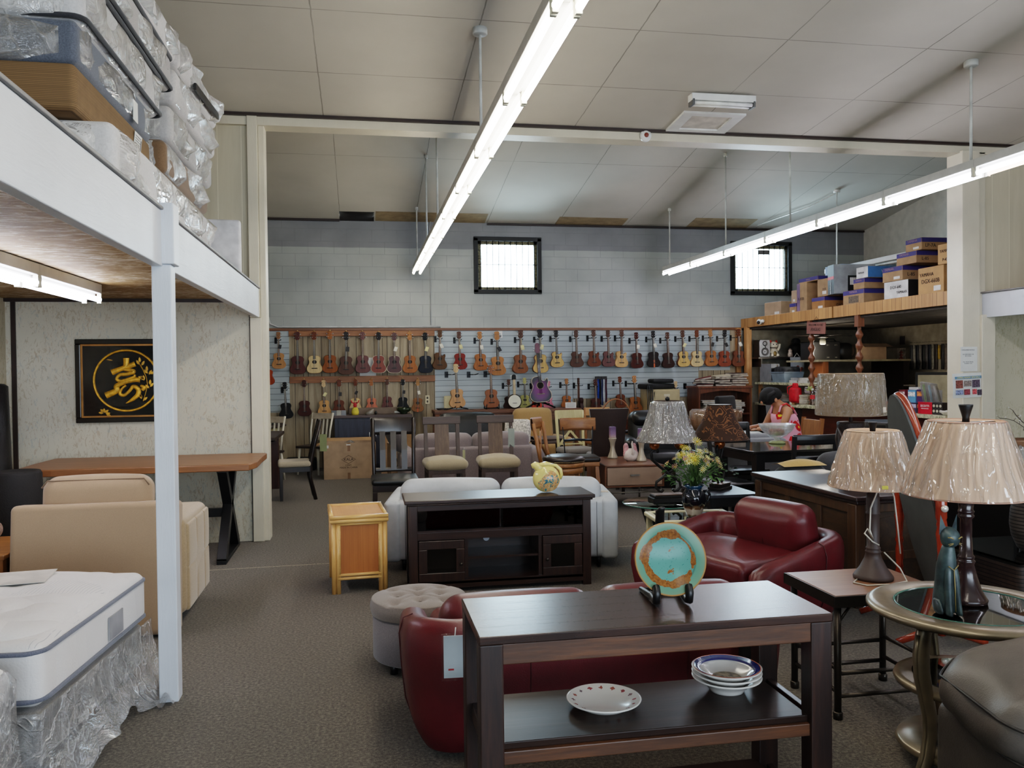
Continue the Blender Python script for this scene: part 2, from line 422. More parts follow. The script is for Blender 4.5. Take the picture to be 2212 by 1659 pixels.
# ---------------------------------------------------------------- shell
struct(M().box(-3.1,-5,-.1,9.15,14,0).ob('floor',CARPET),'grey brown speckled carpet floor of the store','floor')
bw=M()
xs=[-3.1,1.89,3.0,6.45,7.57,9.15]; zs=[0,2.84,3.75,4.15]
for i in range(5):
    for k in range(3):
        if k==1 and i in (1,3): continue
        bw.box(xs[i],13.8,zs[k],xs[i+1],13.98,zs[k+1])
struct(bw.ob('wall_back',BLOCK),'pale grey painted concrete block wall at the back with darker grey top band','wall')
struct(M().box(-3.2,8.05,0,-3.1,14,5.2).ob('wall_far_left',WALLP),'plain left wall of the back room','wall')
struct(M().box(9.02,8.05,0,9.15,13.8,5.2).ob('wall_far_right',WALLP),'plain beige right wall of the back room above the music counter','wall')
struct(M().box(-3.2,-5,0,-3.05,8.05,5.1).ob('wall_left',PAPER2),'cream side wall left of the bed nook','wall')
struct(M().box(9.05,-5,0,9.2,8.05,5.1).ob('wall_right',PAPER2),'side wall of the right nook','wall')
struct(M().box(-3.2,-5.2,0,9.2,-5,5.3).ob('wall_rear',WALLP),'shop front wall','wall')
struct(M().box(-3.05,7.95,0,-.98,8.05,2.22).ob('wall_left_nook',PAPER),'leaf print wallpaper wall of the left nook under the loft','wall')
struct(M().box(-3.05,7.95,2.22,-.98,8.05,3.95).ob('wall_left_upper',CREAMP),'cream vertical panelled wall above the left loft','wall')
struct(M().box(6.6,7.95,0,9.05,8.05,2.22).ob('wall_right_nook',PAPER2),'mottled wallpaper wall of the right nook under the loft','wall')
struct(M().box(6.6,7.95,2.22,9.05,8.05,3.95).ob('wall_right_upper',CREAMP),'cream vertical panelled wall above the right loft','wall')
struct(M().box(-3.1,7.9,3.80,9.1,8.1,3.9).box(-3.1,8.0,3.9,9.1,8.1,5.05).ob('wall_header',CREAM),'cream header over the opening to the back room','header')
struct(M().box(-3.05,7.86,3.875,9.05,7.9,3.9).ob('trim_1',DKTRIM),'dark brown moulding strip where the front ceiling meets the header','trim')
def slope(z0,sl,y0,x0,x1,ya,yb,hole=None,t=.06):
    m=M(); f=lambda x,y,dz=0:(x,y,z0+sl*(y0-y)+dz)
    rects=[(x0,x1,ya,yb)] if not hole else [(x0,x1,ya,hole[2]),(x0,hole[0],hole[2],yb),(hole[1],x1,hole[2],yb),(hole[0],hole[1],hole[3],yb)]
    for (a,b,c,d) in rects:
        if d-c<1e-4: continue
        vs=[f(a,c),f(b,c),f(b,d),f(a,d),f(a,c,t),f(b,c,t),f(b,d,t),f(a,d,t)]
        m.add(vs,[(3,2,1,0),(4,5,6,7),(0,1,5,4),(1,2,6,5),(2,3,7,6),(3,0,4,7)])
    return m
struct(slope(3.9,.08,7.9,-3.1,9.1,-5.1,7.9).ob('ceiling_front',CEILF),'off white boarded ceiling of the front room','ceiling')
struct(slope(4.0,.164,13.8,-3.15,9.1,8.05,13.85,(-.31,.24,13.4,13.85)).ob('ceiling_back',CEILB),'off white sloping boarded ceiling of the back room','ceiling')
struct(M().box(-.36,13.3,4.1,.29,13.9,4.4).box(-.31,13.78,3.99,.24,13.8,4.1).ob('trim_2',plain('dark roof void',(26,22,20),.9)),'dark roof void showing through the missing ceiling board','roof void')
PATCH=plain('bare board patch',(146,128,98),.8,0,.12)
for i,(a,b,y) in enumerate([(.26,2.06,13.36),(3.26,4.44,13.42),(5.6,6.72,13.32)]):
    struct(slope(3.995,.164,13.8,a,b,y,13.79,None,.004).ob('trim_%d'%(3+i),PATCH),['bare tan board patch beside the ceiling hole','bare tan board patch between the two windows','bare tan board patch above the right window'][i],'ceiling patch')
struct(M().box(-1.6,13.74,3.975,-.31,13.8,4.01).box(2.1,13.74,3.965,9.0,13.8,3.99).ob('trim_6',DKTRIM),'dark moulding along the back wall under the ceiling','trim')
struct(M().box(-.99,7.88,2.05,-.9,8.1,3.88).box(-.9,7.93,0,-.845,8.12,3.82).box(-.99,7.9,0,-.89,8.05,2.05).ob('pillar_left',CREAM,None,.006),'cream painted timber post left of the wide opening','post')
struct(M().box(6.29,7.86,0,6.5,8.1,3.82).box(6.5,7.9,0,6.6,8.08,3.82).box(6.5,7.83,0,6.66,7.9,2.08).ob('pillar_right',CREAM,None,.006),'cream painted timber column right of the wide opening','post')
struct(M().box(-.955,4.125,0,-.868,4.215,2.06).box(-.955,4.11,2.06,-.85,4.23,2.345).ob('pillar_loft',POSTW,None,.005),'white painted post holding up the left loft beam','post')
# lofts
for nm,x0,x1,bx0,bx1,lab in (('left',-3.05,-.95,-.955,-.905,'left'),('right',6.6,9.05,6.555,6.62,'right')):
    struct(M().box(x0,-4.9,2.22,x1,7.95,2.28).ob('ceiling_loft_'+nm,POPC),'brown and cream textured underside of the %s loft'%lab,'loft floor')
    b=M().box(bx0,-4.9,2.05,bx1,7.9,2.31); b.m=1; b.box(bx0-.02,-4.9,2.31,bx1+.012,7.9,2.325)
    struct(b.ob('beam_loft_'+nm,[BEAMW,plain('grey loft edge rail',(120,116,114),.5)],None,.004),'white painted timber edge beam of the %s loft'%lab,'beam')
struct(M().box(-3.05,7.92,2.19,-.99,7.95,2.22).box(-3.0,7.93,0,-2.965,7.95,2.2).box(-1.0,7.93,0,-.988,7.95,2.2).ob('trim_7',DKTRIM),'dark brown trim strips around the wallpaper wall','trim')
# back wall cladding
def clad(n,mat,rects,lab,t=.02,y=13.8):
    m=M()
    for (x0,z0,x1,z1) in rects: m.box(x0,y-t,z0,x1,y,z1)
    return struct(m.ob(n,mat),lab,'wall panel')
clad('wall_cladding_planks',PLANK,[(-3.05,0,9.0,.9),(-1.13,.9,1.2,2.22),(5.81,.9,6.62,2.22),(3.54,.9,5.81,1.04)],'weathered vertical wood panelling on the lower back wall',.02)
clad('wall_cladding_slat_left',SLAT,[(-1.9,.93,-1.13,2.22)],'pale slatwall strip at the left end behind the hanging ukuleles',.028)
clad('wall_cladding_slat_mid',SLAT,[(1.2,.90,3.54,2.22)],'pale slatwall in the middle of the instrument display',.028)
clad('wall_cladding_slat_right',SLAT,[(3.545,1.05,5.81,2.22),(5.82,1.5,6.4,2.2)],'pale slatwall at the right of the instrument display',.028)
struct(M().box(-3.05,13.75,2.205,6.6,13.8,2.25).ob('trim_8',WTRIM,None,.006),'brown wood rail along the top of the instrument display','trim')
struct(M().box(-1.13,13.745,2.12,1.2,13.8,2.205).ob('trim_9',HBOARD,None,.004),'upper stained hanging board for ukuleles','hanging board')
struct(M().box(-1.13,13.745,1.37,1.2,13.8,1.475).ob('trim_10',HBOARD,None,.004),'lower stained hanging board for ukuleles','hanging board')
struct(M().tube([(-1.45,13.77,4.0),(-1.45,13.77,2.45),(-1.42,13.77,2.32),(-1.3,13.77,2.27),(1.3,13.77,2.27)],.014,8).ob('trim_11',plain('painted conduit',(176,178,178),.5)),'grey painted conduit running down the back wall','conduit')
struct(M().tube([(1.16,13.77,4.0),(1.14,13.77,3.9),(1.14,13.77,2.3)],.008,6).ob('trim_12',plain('painted conduit',(176,178,178),.5)),'thin painted conduit beside the left window','conduit')
# windows
WB=plain('black window paint',(24,23,22),.55); CHIP=plain('chipped window frame',(120,112,86),.7,0,.5,0,30)
for n,x0,x1 in ((1,1.89,3.0),(2,6.45,7.57)):
    z0,z1=2.84,3.75
    f=M()
    for t,y0,y1 in ((.05,13.76,13.83),): f.box(x0-.02,y0,z0-.02,x1+.02,y1,z0+t).box(x0-.02,y0,z1-t,x1+.02,y1,z1+.02).box(x0-.02,y0,z0,x0+t,y1,z1).box(x1-t,y0,z0,x1+.02,y1,z1)
    f.m=1; t=.1; f.box(x0,13.83,z0,x1,13.9,z0+t).box(x0,13.83,z1-t,x1,13.9,z1).box(x0,13.83,z0,x0+t,13.9,z1).box(x1-t,13.83,z0,x1,13.9,z1)
    fo=struct(f.ob('window_%d'%n,[WB,CHIP],None,.004),'%s barred window high on the back wall'%('left' if n==1 else 'right'),'window')
    b=M()
    for k in range(10):
        x=x0+.10+(x1-x0-.2)*k/9; b.cyl((x,13.79,z0+.02),(x,13.79,z1-.02),.007,n=6)
    b.cyl((x0,13.79,z0+.47),(x1,13.79,z0+.47),.006,n=6)
    b.ob('window_bars',BLKMET,fo)
    M().box(x0+.09,13.87,z0+.09,x1-.09,13.875,z1-.09).ob('pane',glass('window glass',(235,246,250),.0,.02),fo)
    if n==2: M().box(6.98,13.84,3.55,7.2,13.86,3.63).ob('sticker',plain('grey window sticker',(110,104,100),.8),fo)

# ---------------------------------------------------------------- lights
TUBE=emit('fluorescent tube',(255,246,230),TUBE_S); TUBE2=emit('cool fluorescent tube',(240,240,255),TUBE_S); TUBE3=emit('dim fluorescent tube',(255,214,190),TUBE_S*.35)
RODM=plain('white rod',(206,206,200),.4); HOUS=plain('fixture housing',(190,190,186),.4,0,.05); LHOLD=plain('lamp holder',(224,222,205),.5)
def lamp_unit(label,x,y0,y1,z,tube,group,rods=(),dim=False,one=False):
    # one 4 ft run: y0 near, y1 far
    t=T('ceiling_light',label,'ceiling light',(x,(y0+y1)/2,z),0,group)
    L=(y1-y0)/2
    M().box(-.065,-L,.045,.065,L,.115).box(-.02,-L,.03,.02,L,.045).ob('housing',HOUS,t,.004)
    for s in (-1,1):
        M().cyl((s*.052,-L+.03,.0),(s*.052,L-.03,.0),.019,n=10).ob('tube',TUBE3 if (dim and s==1) else tube,t)
        for e in (-1,1):
            M().box(s*.052-.015,e*(L-.018)-.012,-.028,s*.052+.015,e*(L-.018)+.012,.046).ob('lamp_holder',LHOLD,t,.003)
    for (ry,zt,big) in rods:
        M().cyl((0,ry-(y0+y1)/2,.1),(0,ry-(y0+y1)/2,zt-z),.011,n=8).ob('rod',RODM,t)
        r=.055 if big else .025
        M().at(0,ry-(y0+y1)/2,zt-z-.045).lathe([(r*.9,0),(r,.006),(r,.05)],16).ob('canopy',RODM,t)
    return t
def zf(y): return 3.9+.08*(7.9-y)
def zb(y): return 4.0+.164*(13.8-y)
ORD=['first','second','third','fourth','fifth','sixth','seventh','eighth','ninth','tenth','eleventh']
ys=[13.29-1.222*k for k in range(12)]
for k in range(11):
    y1,y0=ys[k],ys[k+1]
    rods=[(ry,zt,b) for ry,zt,b in ((13.15,zb(13.15),0),(11.2,zb(11.2),0),(9.6,zb(9.6),0),(6.08,zf(6.08),1),(3.2,zf(3.2),1),(1,zf(1),1)) if y0<=ry<y1]
    lamp_unit('lit fluorescent light, %s from the back wall in the left hanging row'%ORD[k],.89,y0,y1,3.1,TUBE,'fluorescent lights in the left row',rods)
ys2=[13.1-1.183*k for k in range(12)]
for k in range(11):
    y1,y0=ys2[k],ys2[k+1]
    rods=[(ry,zt,b) for ry,zt,b in ((12.92,zb(12.92),0),(10.8,zb(10.8),0),(9.05,zb(9.05),0),(6.11,zf(6.11),1),(3.5,zf(3.5),1)) if y0<=ry<y1]
    lamp_unit('lit fluorescent light, %s from the back wall in the right hanging row'%ORD[k],4.97,y0,y1,3.1,TUBE2,'fluorescent lights in the right row',rods,dim=(k==6))
for i,(y0,y1) in enumerate(((4.2,5.42),(5.42,6.64))):
    lamp_unit('fluorescent light under the left loft, '+('nearer' if i==0 else 'end')+' unit above the bed nook',-1.95,y0,y1,2.1,TUBE2,'fluorescent lights under the left loft')
# unlit row further right over the counter
t=T('ceiling_light','unlit white fluorescent fixture hanging above the stacked instrument boxes','ceiling light',(7.35,10.2,3.02),0)
M().box(-.065,-2.0,.0,.065,2.0,.07).ob('housing',WHITE,t,.004); M().cyl((.03,-1.9,-.02),(.03,1.9,-.02),.018,n=8).ob('tube',plain('unlit tube',(235,235,230),.3),t)
for y in (-1.2,1.75):
    M().cyl((0,y,.07),(0,y,zb(10.2+y)-3.02),.011,n=8).ob('rod',RODM,t); M().at(0,y,zb(10.2+y)-3.06).lathe([(.05,0),(.05,.05)],14).ob('canopy',RODM,t)
M().tube([(0,1.8,zb(12)-3.06),(-.1,2.4,zb(12.6)-3.06),(-.55,3.3,zb(13.5)-3.06)],.012,6).ob('conduit',RODM,t)
t=T('ceiling_light','small unlit fluorescent fixture on the front ceiling beside the hatch','ceiling light',(3.18,6.97,zf(6.97)-.02),0)
M().box(-.3,-.05,-.06,.3,.05,.0).ob('housing',WHITE,t,.004)
for s in (-1,1): M().cyl((-.27,s*.03,-.08),(.27,s*.03,-.08),.016,n=8).ob('tube',plain('unlit tube',(235,235,230),.3),t); 
for s in (-1,1): M().box(s*.285-.01,-.05,-.1,s*.285+.01,.05,-.05).ob('lamp_holder',plain('grey end cap',(90,90,88),.5),t)
t=T('ceiling_hatch','white framed square access hatch in the front ceiling','hatch',(3.3,7.62,zf(7.62)),0); t.rotation_euler=(-math.atan(.08),0,0)
M().box(-.31,-.24,-.02,.31,-.17,.01).box(-.31,.17,-.02,.31,.24,.01).box(-.31,-.17,-.02,-.2,.17,.01).box(.2,-.17,-.02,.31,.17,.01).ob('frame',WHITE,t,.003)
M().box(-.2,-.17,-.004,.2,.17,.012).ob('hatch_board',plain('hatch board',(206,198,186),.8),t)
t=T('smoke_detector','small round smoke detector on the header','smoke detector',(2.79,7.895,3.84),0)
t.rotation_euler=(rad(90),0,0)
M().lathe([(.0,.045),(.03,.042),(.055,.03),(.06,.0)],20).ob('housing',WHITE,t); M().lathe([(.0,.052),(.022,.05),(.024,.043)],14).ob('sensor',plain('rust red sensor',(120,52,36),.5),t)
def area(name,loc,rot,sx,sy,e,c):
    d=bpy.data.lights.new(name,'AREA'); d.shape='RECTANGLE'; d.size=sx; d.size_y=sy; d.energy=e; d.color=c
    o=bpy.data.objects.new(name,d); COL.objects.link(o); o.location=loc; o.rotation_euler=tuple(rad(a) for a in rot); return o
area('shopfront_daylight',(3,-4.9,1.7),(90,0,0),9,2.6,DAY,(.72,.86,1))
for nm,x in (('window_daylight_left',2.44),('window_daylight_right',7.0)):
    o=area(nm,(x,13.95,3.3),(-90,0,0),1.1,.9,1,(1,1,1)); o.data.cycles.is_portal=True
# ---------------------------------------------------------------- ukuleles
def tonewood(name,c,f=.78,coat=.0,rough=.42): return wood(name,c,dk(c,f),rough,'z',1.6,.05,coat,.6,.22)
UK={'redbrown':(92,50,46),'spruce':(226,198,146),'koa':(152,88,44),'umber':(88,58,46),'purplebrown':(110,72,70),'glossred':(132,54,28),'glossdark':(78,32,24),
'orange':(174,108,60),'navy':(24,30,44),'mahog':(74,34,26),'tan':(212,160,102),'redbrown2':(104,54,30),'coral':(214,126,98),'blackk':(20,20,22),'zebra':(148,102,64),
'oak':(186,134,82),'orangered':(170,72,36),'walnut':(96,66,40),'cherry':(134,40,28),'amber':(190,128,76),'brown':(146,92,60),'spruce2':(222,182,112),'sienna':(112,58,32),
'peach':(224,176,118),'ebon':(40,28,26),'ebon2':(58,34,30),'rust':(140,66,40),'lime':(206,204,130),'neon':(232,92,66),'pink':(232,140,160),'amberlt':(216,164,116),'brown2':(160,102,70),'maple':(226,190,140),
'rose':(92,62,50),'ebony':(34,30,32)}
UKM={}
def ukm(k):
    if k not in UKM: UKM[k]=tonewood('instrument wood '+k,UK[k],.75,0,.34 if k.startswith('gloss') else .5)
    return UKM[k]
HOLE=plain('dark sound hole',(22,18,16),.8); FRET=plain('ebony fingerboard',(36,30,29),.5); BRIDGE=plain('dark bridge',(30,22,20),.5); CHROME=plain('chrome',(200,202,206),.2,1,.03); GOLDP=plain('brass peg',(190,160,100),.3,.8,.05)
BIND=plain('cream binding',(226,214,190),.5,0,.04); STRING=plain('nylon string',(210,206,196),.4,0,.03)
# outline half width against height (total length 1, body 0..0.43)
_prof=[(0,.0),(.004,.07),(.02,.115),(.06,.152),(.11,.163),(.16,.152),(.21,.127),(.255,.112),(.29,.112),(.33,.124),(.37,.124),(.4,.108),(.42,.08),(.43,.03)]
def outline(cut=False,sc=1.0,n=4):
    pts=[]
    def cr(a,b,c,d,t): return .5*((2*b)+(-a+c)*t+(2*a-5*b+4*c-d)*t*t+(-a+3*b-3*c+d)*t**3)
    P=_prof; h=[]
    for i in range(len(P)-1):
        a=P[max(i-1,0)];b=P[i];c=P[i+1];d=P[min(i+2,len(P)-1)]
        for k in range(n):
            t=k/n; h.append((max(0,cr(a[1],b[1],c[1],d[1],t)),cr(a[0],b[0],c[0],d[0],t)))
    h.append((.03,.43))
    right=[(w*sc,z) for w,z in h]
    if cut:
        r2=[p for p in right if p[1]<.345]
        r2+=[(.122*sc,.375),(.112*sc,.396),(.098*sc,.385),(.075*sc,.355),(.045*sc,.352),(.028*sc,.37),(.026*sc,.43)]
        right=r2
    left=[(-w*sc,z) for w,z in h]
    return right+list(reversed(left))[:-1]
def uke_proto(cut,side):
    t=T('ukulele','x','ukulele')
    o=outline(cut); d=.105
    b=M(); n=len(o); b.prism(o,-.05,.055,'xz'); 
    for i in range(len(b.mi)): b.mi[i]=1
    b.mi[0]=0
    b.ob('body',[ukm('koa'),ukm('sienna'),],t,.006,0,1)
    M().prism([(-.026,.345),(.026,.345),(.019,.80),(-.019,.80)],-.072,-.05,'xz').ob('fretboard',FRET,t)
    M().prism([(-.024,.41),(.024,.41),(.017,.81),(-.017,.81)],-.05,-.015,'xz').ob('neck',ukm('rose'),t,.004,0,1)
    hd=M().prism([(-.02,.80),(.02,.80),(.05,.845),(.043,.93),(.05,.985),(.02,1.0),(-.02,1.0),(-.05,.985),(-.043,.93),(-.05,.845)],-.062,-.025,'xz').ob('headstock',ukm('rose'),t,.003,0,1)
    for k,(x,z) in enumerate(((-.05,.87),(.05,.87),(-.046,.94),(.046,.94))):
        M().ball((x*1.35,-.045,z),(.017,.012,.012),8,5).cyl((x*.6,-.07,z),(x*.6,-.03,z),.008,n=6).cyl((x*.6,-.045,z),(x*1.3,-.045,z),.005,n=5).ob('tuning_peg',CHROME,hd)
    M().disc((0,-.0515,.275),.047,t=.004,n=24).ob('sound_hole',HOLE,t)
    M().box(-.06,-.062,.112,.06,-.05,.132).box(-.035,-.066,.118,.035,-.05,.126).ob('bridge',BRIDGE,t,.003,0,1)
    s=M()
    for k in (-1.5,-.5,.5,1.5): s.tube([(k*.011,-.066,.122),(k*.009,-.0755,.4),(k*.008,-.0755,.81)],.0014,4)
    s.ob('strings',STRING,t)
    return t
UKES=[
(-0.989, 13.66, 1.514, 0.672, -0.0, 'redbrown', 0, 'ebony', 'matte dark reddish brown ukulele, first from the left on the upper hanging board', 'ukuleles on the upper row', 0),
(-0.729, 13.66, 1.524, 0.661, -0.1, 'spruce', 0, 'ebony', 'cream topped ukulele with black fretboard on the upper hanging board', 'ukuleles on the upper row', 0),
(-0.487, 13.66, 1.528, 0.666, 0.5, 'koa', 0, 'ebony', 'golden brown ukulele with orange headstock on the upper hanging board', 'ukuleles on the upper row', 0),
(-0.24, 13.66, 1.498, 0.686, 0.9, 'umber', 0, 'ebony', 'dark umber ukulele, fourth from the left on the upper hanging board', 'ukuleles on the upper row', 0),
(0.028, 13.66, 1.522, 0.661, -0.1, 'purplebrown', 0, 'rose', 'purple brown ukulele in front of the white paper, upper hanging board', 'ukuleles on the upper row', 0),
(0.278, 13.66, 1.519, 0.657, 0.8, 'glossred', 0, 'ebony', 'glossy red brown ukulele with white edge binding on the upper hanging board', 'ukuleles on the upper row', 0),
(0.531, 13.66, 1.516, 0.652, 0.3, 'glossdark', 0, 'rose', 'glossy dark ukulele with pale edge binding and round tag, upper hanging board', 'ukuleles on the upper row', 0),
(0.787, 13.66, 1.513, 0.661, 0.0, 'orange', 0, 'rose', 'orange brown ukulele, eighth from the left on the upper hanging board', 'ukuleles on the upper row', 0),
(1.041, 13.66, 1.51, 0.657, -0.7, 'navy', 0, 'ebony', 'blue black ukulele at the right end of the upper hanging board', 'ukuleles on the upper row', 0),
(-0.892, 13.66, 0.845, 0.574, -0.4, 'mahog', 0, 'rose', 'small dark mahogany ukulele, first from the left on the lower hanging board', 'ukuleles on the lower row', 0),
(-0.586, 13.66, 0.852, 0.563, -0.8, 'tan', 0, 'rose', 'small light tan ukulele on the lower hanging board', 'ukuleles on the lower row', 0),
(-0.359, 13.66, 0.847, 0.572, 0.7, 'redbrown2', 0, 'rose', 'small red brown ukulele beside the blue sideboard edge, lower hanging board', 'ukuleles on the lower row', 0),
(-0.098, 13.66, 0.896, 0.522, 0.8, 'spruce', 0, 'rose', 'small cream ukulele above the hula doll on the lower hanging board', 'ukuleles on the lower row', 0),
(0.165, 13.66, 0.891, 0.524, -0.7, 'coral', 0, 'rose', 'small coral pink ukulele on the lower hanging board', 'ukuleles on the lower row', 0),
(0.413, 13.66, 0.92, 0.5, -0.0, 'purplebrown', 0, 'rose', 'small purple brown ukulele on the lower hanging board', 'ukuleles on the lower row', 0),
(0.664, 13.66, 0.901, 0.511, -0.0, 'blackk', 0, 'ebony', 'small black ukulele above the green bowl on the lower hanging board', 'ukuleles on the lower row', 0),
(0.901, 13.66, 0.876, 0.533, 1.0, 'zebra', 0, 'rose', 'small striped brown ukulele at the right end of the lower hanging board', 'ukuleles on the lower row', 0),
(-1.275, 13.62, 1.603, 0.582, -0.3, 'oak', 0, 'rose', 'light brown wooden ukulele hanging on the left slatwall strip', 'ukuleles on the slatwall', 0),
(-1.435, 13.5, 1.349, 0.57, -2.3, 'orangered', 0, 'rose', 'orange red ukulele half hidden behind the left post', 'ukuleles on the slatwall', 0),
(-1.169, 13.6, 0.814, 0.58, -2.3, 'blackk', 0, 'ebony', 'black ukulele low on the left slatwall strip', 'ukuleles on the slatwall', 0),
(1.263, 13.6, 1.562, 0.649, 0.5, 'walnut', 1, 'rose', 'walnut brown cutaway ukulele, first on the middle slatwall', 'ukuleles on the slatwall', 0),
(1.604, 13.6, 1.559, 0.625, -2.2, 'cherry', 0, 'rose', 'glossy cherry red ukulele, second on the middle slatwall', 'ukuleles on the slatwall', 0),
(1.941, 13.6, 1.541, 0.641, -1.9, 'orange', 0, 'rose', 'orange brown ukulele with pale tag, third on the middle slatwall', 'ukuleles on the slatwall', 0),
(2.228, 13.6, 1.458, 0.724, -1.8, 'amber', 0, 'ebony', 'amber ukulele with black card tag, fourth on the middle slatwall', 'ukuleles on the slatwall', 0),
(2.599, 13.6, 1.485, 0.723, 0.6, 'brown', 0, 'rose', 'large brown ukulele above the banjo on the middle slatwall', 'ukuleles on the slatwall', 0),
(2.947, 13.6, 1.488, 0.726, -1.1, 'spruce2', 0, 'ebony', 'pale spruce ukulele behind the purple guitar neck', 'ukuleles on the slatwall', 0),
(3.235, 13.6, 1.579, 0.621, -2.3, 'spruce2', 1, 'ebony', 'pale spruce cutaway ukulele right of the purple guitar', 'ukuleles on the slatwall', 0),
(3.574, 13.6, 1.577, 0.619, -1.6, 'umber', 1, 'rose', 'umber cutaway ukulele, first on the right slatwall', 'ukuleles on the slatwall', 0),
(3.874, 13.6, 1.582, 0.626, -1.2, 'sienna', 1, 'rose', 'sienna brown cutaway ukulele, second on the right slatwall', 'ukuleles on the slatwall', 0),
(4.126, 13.6, 1.579, 0.619, -1.4, 'purplebrown', 1, 'rose', 'purple brown cutaway ukulele, third on the right slatwall', 'ukuleles on the slatwall', 0),
(4.346, 13.6, 1.569, 0.641, 0.5, 'peach', 1, 'rose', 'pale peach cutaway ukulele, fourth on the right slatwall', 'ukuleles on the slatwall', 0),
(4.629, 13.6, 1.55, 0.612, -2.1, 'glossdark', 0, 'rose', 'glossy dark ukulele, fifth on the right slatwall', 'ukuleles on the slatwall', 0),
(4.929, 13.6, 1.563, 0.622, -1.8, 'ebon', 0, 'ebony', 'nearly black ukulele with an orange stripe down its front, sixth on the right slatwall', 'ukuleles on the slatwall', 0),
(5.19, 13.6, 1.548, 0.614, -2.6, 'ebon2', 0, 'rose', 'very dark brown ukulele, seventh on the right slatwall', 'ukuleles on the slatwall', 0),
(5.466, 13.6, 1.565, 0.627, -2.6, 'spruce2', 0, 'rose', 'pale topped ukulele with brown neck, eighth on the right slatwall', 'ukuleles on the slatwall', 0),
(5.709, 13.6, 1.566, 0.628, -0.8, 'spruce', 0, 'amber', 'cream topped ukulele with light headstock, ninth on the right slatwall', 'ukuleles on the slatwall', 0),
(5.975, 13.6, 1.571, 0.632, -2.7, 'orange', 0, 'amber', 'orange tan ukulele, tenth on the right slatwall', 'ukuleles on the slatwall', 0),
(6.213, 13.6, 1.561, 0.635, 0.1, 'rust', 0, 'ebony', 'rust red ukulele, eleventh on the right slatwall', 'ukuleles on the slatwall', 0),
(6.473, 13.6, 1.56, 0.653, -0.5, 'sienna', 0, 'rose', 'dark sienna ukulele beside the counter post, last on the right slatwall', 'ukuleles on the slatwall', 0),
(2.395, 13.55, 0.893, 0.498, -0.5, 'ebon2', 0, 'rose', 'dark brown ukulele partly behind the round banjo', 'ukuleles low on the slatwall', 0),
(2.653, 13.5, 0.911, 0.502, -0.5, 'lime', 0, 'ebony', 'pale yellow green ukulele beside the banjo', 'ukuleles low on the slatwall', 0),
(2.869, 13.58, 0.892, 0.485, -0.2, 'neon', 0, 'ebony', 'orange red ukulele behind the purple guitar stand', 'ukuleles low on the slatwall', 0),
(3.068, 13.58, 0.9, 0.454, 1.1, 'pink', 0, 'coral', 'pink ukulele right of the purple guitar', 'ukuleles low on the slatwall', 0),
(3.384, 13.58, 0.887, 0.506, -0.6, 'orange', 0, 'rose', 'orange brown ukulele behind the white price card', 'ukuleles low on the slatwall', 0),
(3.622, 13.6, 0.816, 0.582, -0.4, 'ebon2', 0, 'rose', 'thin dark ukulele hanging side on near the price card', 'ukuleles low on the slatwall', 1),
(3.893, 13.58, 0.812, 0.56, -1.9, 'mahog', 0, 'rose', 'mahogany ukulele left of the hanging guitar straps', 'ukuleles low on the slatwall', 0),
(4.34, 13.6, 0.88, 0.534, -3.3, 'sienna', 0, 'rose', 'sienna ukulele right of the hanging guitar straps', 'ukuleles low on the slatwall', 0),
(4.567, 13.5, 0.799, 0.628, -3.1, 'orange', 0, 'ebony', 'orange ukulele left of the filing cabinet', 'ukuleles low on the slatwall', 0),
(5.304, 13.6, 0.783, 0.536, 0.5, 'tan', 0, 'rose', 'light tan ukulele right of the filing cabinet', 'ukuleles low on the slatwall', 0),
(1.521, 13.36, 0.946, 0.706, -2.4, 'amberlt', 0, 'maple', 'light amber bass ukulele standing on a black stand', 'ukuleles standing on the wood ledge', 0),
(2.076, 13.36, 0.935, 0.693, -1.3, 'brown2', 0, 'rose', 'large brown ukulele standing on a black floor stand', 'ukuleles standing on the wood ledge', 0),
]
PROTO={c:uke_proto(c,0) for c in (0,1)}; USED={0:False,1:False}
HOOKM=BLKMET
def hook_thing(label,x,z,y0=13.772,reach=.1,group='slatwall instrument hooks'):
    # black plate with a forked arm sticking out of the slatwall
    t=T('hanging_hook',label,'hook',(x,y0,z),0,group)
    M().box(-.02,-.008,-.05,.02,0,.05).ob('plate',HOOKM,t,.003)
    h=M(); h.cyl((0,-.004,0),(0,-reach+.035,.0),.006,n=6)
    h.tube([(0,-reach+.035,0),(.055,-reach+.015,0)],.006,6); h.tube([(.02,-reach+.015,.0),(.09,-reach+.015,.0)],.006,6)
    for s in (-1,1): h.tube([(.055+s*.033,-reach+.015,0),(.055+s*.036,-reach-.03,.002),(.055+s*.04,-reach-.055,.012)],.006,6)
    h.ob('fork',HOOKM,t); return t
TAGM=[plain('black card tag',(30,28,30),.6),plain('white price tag',(222,218,204),.7),plain('pale yellow tag',(214,206,150),.7)]
def uke(x,y,z,L,tilt,key,cut,neck,label,group,side):
    p=PROTO[cut]
    r=dup(p,label=label,group=group)
    r.location=(x,y,z); r.rotation_euler=(0,rad(tilt),rad(-82) if side else rad(RND.uniform(-5,5))); r.scale=(L*1.13,L,L)
    body=ukm(key); nk=ukm(neck)
    for c in r.children:
        n=c.name.split('.')[0]
        if n=='body': setmat(c,body,ukm({'spruce':'tan','spruce2':'sienna','coral':'coral','lime':'lime','neon':'neon','pink':'pink'}.get(key,key)))
        if n in('neck',): setmat(c,nk)
        if n=='fretboard': setmat(c,ukm('rose') if neck in('rose','coral') else FRET)
        if n=='headstock': setmat(c,ukm({'koa':'orange','tan':'maple','coral':'orange','spruce':'sienna','orange':'amber','amberlt':'maple','oak':'zebra','zebra':'oak','redbrown2':'sienna','lime':'lime','navy':'blackk','blackk':'blackk'}.get(key,neck if RND.random()<.5 else key)))
    return r
